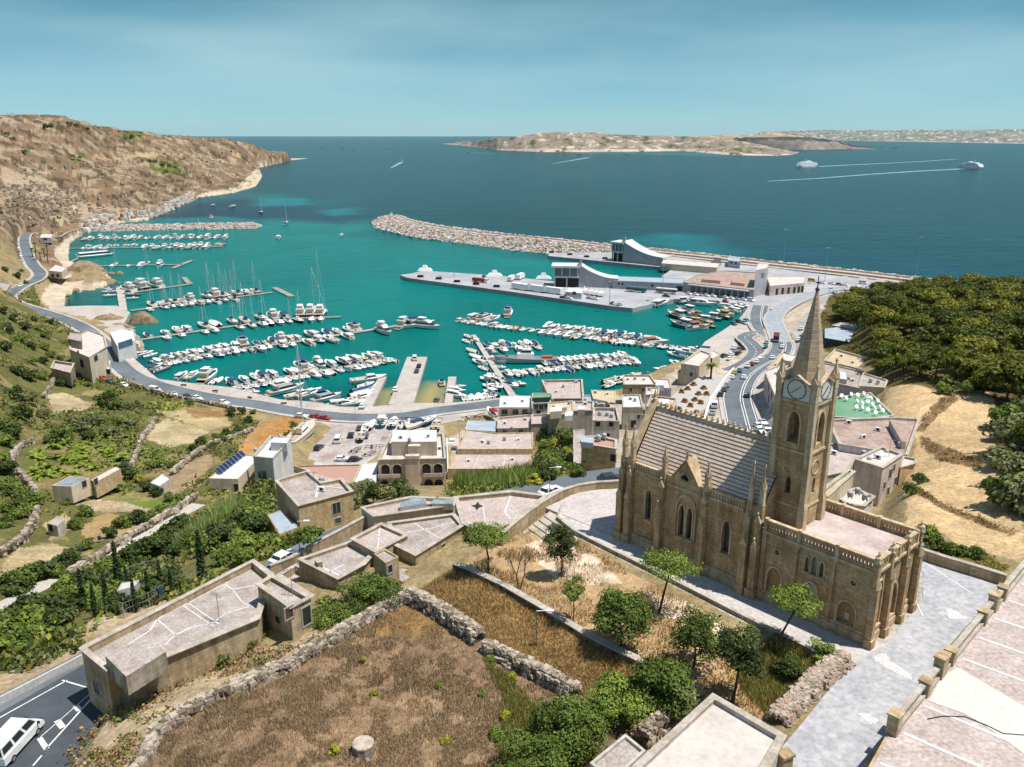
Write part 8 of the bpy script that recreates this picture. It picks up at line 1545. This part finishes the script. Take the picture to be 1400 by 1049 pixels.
park([(942,403,'w',9,2,2.3),(951,404,'w',9,2,2.3),(958,404.5,'s',9,2,2.3),(966,405.5,'w',9,2,2.3),(975,406,'w',9,2,2.3),(984,407,'g',9,2,2.3),(992,408,'w',9,2,2.3),(1000,409,'w',9,2,2.3),(1008,410,'s',9,2,2.3),(1017,411,'w',9,2,2.3),(1026,412,'wv',9,2,2.3)],'in front of the terminal hall')
park([(992,413,'r',9,3,2.3),(1004,418,'w',9,3,2.3),(1012,417,'w',9,3,2.3),(1019,419,'w',9,3,2.3),(911,406,'k',9,1,2.3),(948,410,'g',9,1,2.3)],'at the inner corner of the ferry quay')
park([(783,402,'w',9,1,2.3),(776,405,'s',9,1,2.3),(784,406,'w',9,1,2.3),(770,408,'g',9,1,2.3),(778,409,'w',9,1,2.3),(842,417,'w',6,-2,2.3),(847,418,'s',6,-2,2.3),(838,416,'g',6,-2,2.3),(806,409,'s',9,1,2.3),(814,410,'w',9,1,2.3),(662,379,'k',6,-3,2.3)],'on the near ferry pier')
park([(1110,385,'yv',9,1,2.4),(1137,389,'w',9,1,2.4),(1147,390,'k',9,1,2.4),(1155,391,'w',9,1,2.4),(1124,388,'w',9,1,2.4),(1180,388,'wv',9,1,2.4),(1205,394,'w',9,1,2.4),(1280,391,'b',9,1,2.4),(1288,392,'r',9,1,2.4)],'on the car park behind the breakwater')
park([(1095,451,'w',2,-8),(1097,459,'w',2,-8),(1092,466,'w',2,-8)],'by the cabin below the wood');park([(24,334,'s',2,8),(25,340,'w',2,8),(26,346,'g',2,8),(29,351,'w',2,8),(30,357,'s',2,8)],'parked along the hill road');park([(29,392,'w',-8,4)],'driving down the hill road')
park([(391,768,'w',9,-5,38.4)],'passing behind the parapet of the climbing road');park([(836,660,'k',9,-1,40.6)],'half hidden by the forecourt parapet');park([(754,677,'w',7,-3,40.5)],'on the road below the forecourt');park([(22,1022,'wm',41,-45,37.68)],'with dark windows on the lower road')
# --- lorries, trailers, buses
def boxveh(name,px,py,dx,dy,L,Wd,h,bm,label,cat,z=2.3,cab=None,band=None):
 p,q=W(px,py,z),W(px+dx,py+dy,z);t=empty(name,(p[0],p[1],z),math.atan2(q[1]-p[1],q[0]-p[0]),label,cat);mb=MB();mb.box(-L/2,L/2,-Wd/2,Wd/2,.75,h);mb.build('body',bm,t);wheels(t,(-L*.34,-L*.24,L*.32),Wd/2-.1,.5)
 if band:mb=MB();mb.box(-L/2-.01,L/2+.01,-Wd/2-.012,Wd/2+.012,h*.45,h*.8);mb.build('window',M_glass,t);mb=MB();mb.box(-L/2-.015,-L*.1,-Wd/2-.015,Wd/2+.015,.8,h*.42);mb.build('stripe',band,t)
 if cab:mb=MB();mb.box(L/2+.15,L/2+2.1,-Wd/2+.1,Wd/2-.1,.6,2.7,0,.06);c=mb.build('cab',cab,t);mb=MB();mb.box(L/2+1.6,L/2+2.09,-Wd/2+.2,Wd/2-.2,1.7,2.4);mb.build('windscreen',M_glass,c)
 return t
for i,(px,py)in enumerate([(713,396.5),(734,399),(755,401.5)]):boxveh('trailer',px,py,9,1.2,13,2.6,3.8,M_white,f'white box trailer on the pier edge, {ONES[i]} from the seaward end','trailer')
boxveh('lorry',711,382,6,-3,9,2.5,3.6,M_white,'white lorry parked across the near pier','lorry',cab=M_white);boxveh('lorry',699,384,6,-3,8,2.5,3.2,M_white,'shorter white lorry beside another on the near pier','lorry',cab=CARC['s'][1]);boxveh('lorry',655,386,9,1,9,2.5,2.6,mat('lorry_red',S(176,70,50),.6),'brick red lorry waiting on the near pier','lorry',cab=CARC['w'][1])
boxveh('bus',870,399.5,9,.8,12,2.5,3.1,CARC['t'][1],'teal bus beside the terminal link building','bus',band=B_w);boxveh('bus',911,401.5,9,.8,12,2.5,3.1,B_w,'white bus with yellow green rear by the terminal hall','bus',band=mat('bus_green',S(180,190,60),.5))
boxveh('bus',1061,466,1,-8,8,2.4,2.9,mat('bus_maroon',S(140,36,44),.4),'maroon bus with white roof at the road junction','bus',z=3.75,band=B_w)
# --- tents, quay gear, masts
for i,(px,py)in enumerate([(799,402),(808,403.5),(815,404.5),(821,405.5)]):
 p=W(px,py,2.3);t=empty('tent',(p[0],p[1],2.3),.1,f'white pyramid tent, {lr(i, 4)} in the line on the near pier','tent','tents on the near pier');mb=MB();mb.lathe((0,0,2.4),[(3.0,0),(1.2,.9),(.1,2.3)],4,rot=math.pi/4);mb.build('canopy',B_whc,t)
 for a,b in((1,1),(1,-1),(-1,1),(-1,-1)):mb=MB();mb.tube((a*2,b*2,0),(a*2,b*2,2.4),.05);mb.build('leg',M_steel,t)
building('white market tent with peaked roof on the near pier',[(773,399),(795,401),(798,395),(778,393)],5.6,2.3,'white','white',0,.1,name='tent',cat='tent',group=None,wins=[(785,401,2,1.6,'w')])
for pts,grp in(([(575,384),(600,387),(625,391),(651,394.5),(679,398)],'near ferry pier'),([(754,350),(779,353),(802,356),(827,358.5),(852,361),(877,363),(893,365)],'outer ferry quay')):
 for i,(px,py)in enumerate(pts):p=W(px,py,0);t=empty('fender',(p[0],p[1],-1),-.1,f'dark fender pile, {lr(i, len(pts))} along the {grp}','fender','fender piles of the '+grp);mb=MB();mb.box(-1.8,1.8,-.9,1.2,0,4.6);mb.build('pile',M_black,t);mb=MB();mb.box(-2.2,2.2,-.6,2.6,3.3,3.9);mb.build('cap',M_quay,t)
for i,(px,py)in enumerate([(581,370),(676,377),(743,381)]):p=W(px,py,2.3);mb=MB();mb.box(-5,5,-2,2,0,1.6,0,.3);mb.box(-2,2,-1.2,1.2,1.602,3.6,0,.4);tag(mb.build('mooring_block',M_white,loc=(p[0],p[1],2.3),rz=-.1),f'white stepped mooring block, {lr(i, 3)} along the pier top','mooring block','mooring blocks')
def mast(px,py,z,h,label,r=.16,heads=4,name='lamp_mast'):
 p=W(px,py,z)if z is not None else None;loc=(p[0],p[1],z)if p else G(px,py);t=empty(name,loc,0,label,'lamp post');mb=MB();mb.tube((0,0,0),(0,0,h),r,r*.5,8);mb.build('pole',M_steel,t);mb=MB()
 if heads>1:mb.tube((0,0,h-.3),(0,0,h),r*6,r*6,8);[mb.box(math.cos(a)*r*7-.3,math.cos(a)*r*7+.3,math.sin(a)*r*7-.3,math.sin(a)*r*7+.3,h-.5,h-.1)for a in(0,1.57,3.14,4.71)]
 else:mb.bar((0,0,h),(1.2,-.3,h+.25),.08);mb.box(.9,1.6,-.45,-.1,h+.18,h+.3)
 mb.build('lamp_head',M_white if heads==1 else M_steel,t)
mast(1070,367,3.8,26,'tall slim floodlight mast beside the breakwater walk');mast(1127,388,2.4,22,'floodlight mast rising behind the church spire');mast(1251,385,3.8,27,'tall floodlight mast farthest along the breakwater');mast(621,379,2.3,24,'thin floodlight mast on the end of the near pier');mast(905,412,2.3,20,'thin mast in front of the terminal link building');mast(833,421,2.3,14,'short mast on the corner of the near pier')
mast(751,681,40.6,4.6,'street lamp on the bend below the forecourt',.07,1,'street_lamp');mast(733,888,42.4,4.2,'thin lone pole with a white lamp in the ochre strip',.06,1,'street_lamp');mast(410,757,38.6,4.5,'street lamp leaning by the patio wall',.07,1,'street_lamp');mast(418,598,2.6,7,'street lamp beside the beached yacht',.08,1,'street_lamp');mast(486,575,2.2,6,'street lamp on the boatyard edge',.08,1,'street_lamp');mast(628,606,4,7,'street lamp in the lane by the warehouses',.08,1,'street_lamp');mast(411,555,2.1,12,'tall pole standing on the promenade',.12,1,'street_lamp');mast(1012,560,9,5,'street lamp beside the curving road wall',.07,1,'street_lamp')
p=W(535,295.5,3.6);t=empty('harbour_light',(p[0],p[1],3.6),0,'small white harbour light on the tip of the breakwater','lighthouse');mb=MB();mb.lathe((0,0,0),[(1.1,0),(.8,3.2),(1.2,3.4),(1.2,3.7)],8);mb.build('tower',M_white,t);mb=MB();mb.lathe((0,0,3.7),[(.6,0),(.6,1.0),(.1,1.5)],8);mb.build('lantern',M_glass,t)
# --- boatyard: yachts and boats ashore on cradles and trailers
def ashore(code,px,py,dx,dy,L,label,z=2.5,lift=1.0):
 o=boat(code,*W(px,py,z),0,L,label,'boats ashore in the boatyard');p,q=W(px,py,z),W(px+dx,py+dy,z);o.rotation_euler=(0,0,math.atan2(q[1]-p[1],q[0]-p[0]));o.location=(p[0],p[1],z+lift*.55);t=empty('boat_cradle',(p[0],p[1],z),o.rotation_euler[2],'steel cradle under the '+label,'cradle');mb=MB()
 for s in(-1,1):mb.bar((-L*.35,s*L*.09,.15),(L*.35,s*L*.09,.15),.14)
 for x in(-.25,0,.25):mb.bar((x*L,-L*.12,.22),(x*L,L*.12,.22),.12);[mb.bar((x*L,s*L*.12,.2),(x*L,s*L*.1,lift),.1)for s in(-1,1)]
 mb.build('frame',M_rust,t)
ashore('sc',414,603,8,-7,17,'large white yacht hull propped ashore',2.6,2.2)
for i,(c,px,py,dx,dy,L)in enumerate([('dv',523,581,4,-8,7),('dt',538,582,4,-8,7),('d',500,590,3,-8,6),('dw',508,585,5,-6,6),('dg',494,601,2,-7,6),('mb',576,582,7,-2,7),('dc',566,586,7,-2,6),('r',560,580,7,-2,6),('dt',588,578,6,-3,6),('d',553,586,6,-3,5),('dg',597,586,1,-7,7)]):ashore(c,px,py,dx,dy,L,f'{PB[c][2]}, {lr(i, 11)} of those ashore')
ashore('mr',673,568,-5,-4,7,'red covered boat beside the white awning house',3.2)
for i,(px,py,a)in enumerate([(512,612,.2),(541,613,1.5),(535,601,.1),(486,617,1.2),(505,622,1.1),(548,596,.1),(592,574,.1),(560,574,.2),(642,572,.4),(655,570,1.0)]):
 p=W(px,py,2.6);t=empty('boat_trailer',(p[0],p[1],2.55),a,f'empty rusty boat trailer, {lr(i, 10)} in the yard','trailer','empty boat trailers in the yard');mb=MB();[mb.bar((-2.6,s*.8,.55),(1.6,s*.8,.55),.12)for s in(-1,1)];[mb.bar((x,-.8,.55),(x,.8,.55),.12)for x in(-2.6,-1,.6,1.6)];[mb.bar((1.6,s*.8,.55),(3.4,0,.5),.1)for s in(-1,1)];mb.build('frame',M_rust,t);wheels(t,(-.8,),.95,.32)
 # --- rooftop and garden objects
def gen(name,cat,pts,label,build,group,sc=1.0):
 n=len(pts);src=None;pts=sorted(pts,key=lambda q:q[0])
 for i,q in enumerate(pts):
  x,y=W(*q[:3])
  if src is None:o=src=build();o.scale=(sc,sc,sc)
  else:o=copy_tree(src)
  o.scale=(sc,sc,sc)
  o.location=(x,y,q[2]);o.rotation_euler=(0,0,(q[0]*1.7)%1.2-.6 if name!='solar_panel' else q[3]);tag(o,label.replace('#',lr(i,n)),cat,group)
def tank():
 t=empty('water_tank');mb=MB();mb.lathe((0,0,.35),[(.55,0),(.6,.1),(.6,.95),(.45,1.15),(.15,1.25)],10);mb.build('barrel',mat('tank_plastic',S(200,206,210),.6),t);mb=MB();[mb.box(x-.1,x+.1,-.5,.5,0,.35)for x in(-.35,.35)];mb.build('support',M_concrete,t);return t
def dish():
 t=empty('satellite_dish');mb=MB();mb.tube((0,0,0),(0,0,1.0),.06);mb.build('post',M_steel,t);mb=MB();mb.lathe((0,0,0),[(.05,0),(.5,.1),(.75,.28)],12);o=mb.build('reflector',M_white,t);o.location=(0,0,1.05);o.rotation_euler=(R(58),0,.4);return t
gen('satellite_dish','satellite dish',[(1150,545,35.8),(1156,548,35.8),(1163,543,35.8),(1172,544,35.8),(1180,542,35.8),(1186,546,35.8),(1171,552,35.8),(1178,555,35.8),(1186,553,35.8),(1192,557,35.8),(1178,561,35.8),(1186,564,35.8),(1195,562,35.8),(1202,560,35.8),(1206,565,35.8),(1196,568,35.8),(1170,560,35.8),(1190,548,35.8),(1199,552,35.8)],'white dish antenna, # on the green roof terrace',dish,'dish antennas on the green roof',.62)
gen('water_tank','water tank',[(755,549,15.5),(778,553,15.5),(757,559,15.5),(815,555,24.8),(825,557,24.8),(832,555,24.8),(838,562,24.8),(820,568,24.8),(830,569,24.8),(836,571,24.8),(800,549,16.3),(770,530,12.8),(868,519,11.5),(868,549,20.1),(888,534,13.6),(905,529,10.7),(818,603,41.8),(826,601,41.8)],'grey water tank, # among the harbour rooftops',tank,'water tanks on the harbour roofs',.7)
gen('water_tank','water tank',[(376,611,24.6),(384,601,24.6),(350,619,24.6),(440,660,35.6),(560,604,20.02),(1188,633,38.2),(1198,628,38.2),(1212,623,38.2),(1180,624,38.2),(1162,681,39.2),(1172,676,39.2),(1182,684,39.2),(1230,612,36.2),(1160,520,24.62),(1190,523,29.8),(1200,525,29.8),(1148,636,33.2),(700,588,12.6),(690,602,12.6),(668,607,12.6)],'pale rooftop tank, # over the outlying houses',tank,'tanks on the outlying roofs',.7)
def panel():
 t=empty('solar_panel');mb=MB();mb.add([(-.5,-.85,.25),(.5,-.85,.25),(.5,.85,.95),(-.5,.85,.95)],[(0,1,2,3)]);mb.build('cells',mat('solar_cells',S(40,60,100),.2,spec=.5),t);mb=MB();[mb.bar(a,b,.06)for a,b in(((-.5,-.85,.22),(.5,-.85,.22)),((-.5,.85,.92),(.5,.85,.92)),((-.5,-.85,.22),(-.5,.85,.92)),((.5,-.85,.22),(.5,.85,.92)),((-.5,.85,0),(-.5,.85,.92)),((.5,.85,0),(.5,.85,.92)))];mb.build('rack',M_steel,t);return t
gen('solar_panel','solar panel',[(300+k*4.4,647-k*3.4,20.3,.9)for k in range(8)],'dark solar panel, # in the line on the cream annex',panel,'solar panels on the cream annex')
def acbox():t=empty('air_conditioner');mb=MB();mb.box(-.5,.5,-.22,.22,.12,.82);mb.build('case',M_white,t);mb=MB();mb.tube((0,-.23,.47),(0,-.2,.47),.27,n=10);mb.build('fan_grille',M_black,t);return t
gen('air_conditioner','air conditioner',[(745,526,12.8),(788,524,12.8),(760,537,12.8),(690,553,12.3),(714,550,12.3),(690,580,9.8),(718,575,9.8),(660,606,12.5),(708,603,12.5),(640,632,11.2),(700,630,11.2),(814,538,17),(830,540,17),(862,547,20.1),(858,520,11.5),(880,520,11.5),(800,554,23.6),(548,600,20.02),(585,598,20.02),(601,615,16.4),(1060,500,15),(1060,512,17),(1150,488,18.9),(1165,497,18.9),(1140,500,23.2),(1165,522,23.2),(1160,580,36.1),(1200,590,36.1),(1180,600,36.1),(1140,622,35.2),(1200,628,38.8),(960,385,7.5),(1010,378,7.5),(440,672,35.5),(140,460,13.5)],'white rooftop air conditioner, # across the houses',acbox,'rooftop air conditioners')
def aerial():t=empty('aerial');mb=MB();mb.tube((0,0,0),(0,0,3.2),.035,n=5);mb.build('pole',M_steel,t);mb=MB();mb.bar((-.7,0,3.0),(.7,0,3.0),.04);[mb.bar((x,-.35,3.0),(x,.35,3.0),.03)for x in(-.6,-.3,0,.3,.6)];mb.build('antenna',M_steel,t);return t
gen('aerial','aerial',[(750,524,12.8),(785,536,12.8),(700,548,12.3),(735,545,13.6),(770,556,15.5),(840,570,24.8),(795,552,23.6),(870,520,11.5),(860,543,20.1),(890,548,14),(560,604,19.4),(380,600,24.6),(430,670,35.5),(1075,500,15),(1150,485,18.9),(1170,515,23.2),(1185,560,35.8),(1215,585,36.1),(1215,625,38.8),(300,850,42.86),(400,815,44.8)],'thin rooftop aerial, # over the houses',aerial,'rooftop aerials')
def drum():t=empty('drum');mb=MB();mb.lathe((0,0,0),[(.42,0),(.45,.3),(.43,.32),(.45,.6),(.43,.62),(.42,.95)],10);mb.build('barrel',B_blue,t);mb=MB();mb.lathe((0,0,.95),[(.4,0),(.4,.03)],10);mb.build('lid',B_navy,t);return t
gen('drum','drum',[(73,728,20.6),(106,716,20),(136,738,22.4),(110,754,24.4),(98,760,24.8),(219,811,34.2),(169,632,16.6)],'blue plastic drum, # in the farm plots',drum,'blue drums in the farm plots',.7)
def planter():t=empty('planter');mb=MB();mb.box(-.9,.9,-.9,.9,0,.5,0,.06);mb.build('box',mat('terracotta',S(190,120,84),.9),t);o=mesh_obj('plant',SH['fresh'][0],t);o.scale=(.38,.38,.4);o.location=(0,0,.45);return t
PLZ=[(905,556),(925,536),(958,514),(985,512),(998,518),(985,536),(972,556),(964,590),(930,600),(905,585)]
slab('plaza','pale paved square with planters beside the curving road',PLZ,9.0,mat('plaza_paving',S(206,200,196),.9,scale=.3,amt=.12,coord='World'),6)
gen('planter','planter',[(932,537,9),(940,533,9),(948,527,9),(955,540,9),(950,548,9),(944,556,9),(936,550,9),(962,532,9),(966,540,9),(928,561,9),(938,568,9),(952,566,9),(958,552,9)],'square terracotta planter, # on the paved square',planter,'planters on the paved square')
def bench():t=empty('bench');mb=MB();mb.box(-1,1,-.25,.25,.42,.5);mb.build('seat',M_wood,t);mb=MB();mb.box(-1,1,.22,.3,.5,.95);mb.build('backrest',M_wood,t);[MB().box(x-.06,x+.06,-.25,.25,0,.42).build('leg',M_black,t)for x in(-.8,.8)];return t
gen('bench','bench',[(251,529,2.0),(294,537,2.0),(341,546,2.0),(388,554,2.0)],'brown bench, # along the seafront promenade',bench,'benches along the promenade')
p=G(497,1030);t=empty('well_head',p,0,'round stone well head in the brown field','well');mb=MB();mb.lathe((0,0,-.4),[(.95,0),(.92,.5),(.86,1.25)],10);mb.build('ring',WALLM[1],t);mb=MB();mb.lathe((0,0,.86),[(.9,0),(.9,.16),(.8,.22)],10);mb.build('cap',WALLM[0],t);mb=MB();random.seed(3);[mb.stone((math.cos(a)*1.05,math.sin(a)*1.05,.05),.5,.4,.4,a)for a in(2.6,3.2,3.9,4.5,5.2)];mb.build('footing',WALLM[1],t)
def fence(label,pts,h):
 P=[G(a,b)for a,b in pts];t=empty('fence',P[0],0,label,'fence');q=[Vector(p)-Vector(P[0])for p in P];mb=MB()
 for a,b in zip(q[:-1],q[1:]):
  [mb.bar(a+Vector((0,0,h*f)),b+Vector((0,0,h*f)),.05)for f in(.15,.55,1.0)];n=max(1,int((b-a).length/.5));[mb.bar(a+(b-a)*(k/n)+Vector((0,0,.1)),a+(b-a)*(k/n)+Vector((0,0,h)),.03)for k in range(n)]
 mb.build('wire_mesh',M_steel,t)
 for a in q:mb=MB();mb.tube(a,a+Vector((0,0,h+.1)),.07);mb.build('post',M_steel,t)
fence('grey wire fence round the cypress enclosure',[(140,806),(166,797),(192,790),(215,783)],2.2);fence('grey wire fence on the lower side of the enclosure',[(142,832),(170,845),(205,830),(245,806),(270,794)],2.0)
for code,(p,_,_)in PB.items():
 if code not in USED:
  for ch in list(KIDS.get(p.name,[])):
   for c2 in KIDS.get(ch.name,[]):bpy.data.objects.remove(c2)
   bpy.data.objects.remove(ch)
  bpy.data.objects.remove(p)
  # ================================================================ air
mb=MB();mb.box(-60000,60000,-400,60000,-1.0,420);hz_o=mb.build('haze',[]);tag(hz_o,'thin sea haze',kind='stuff')
mh=bpy.data.materials.new('haze');mh.use_nodes=True;t=mh.node_tree;t.nodes.remove(t.nodes['Principled BSDF']);v=t.nodes.new('ShaderNodeVolumePrincipled');v.inputs['Density'].default_value=0.9e-5;v.inputs['Color'].default_value=(.6,.88,1,1);v.inputs['Anisotropy'].default_value=.2
t.links.new(v.outputs[0],t.nodes['Material Output'].inputs['Volume']);hz_o.data.materials.append(mh)
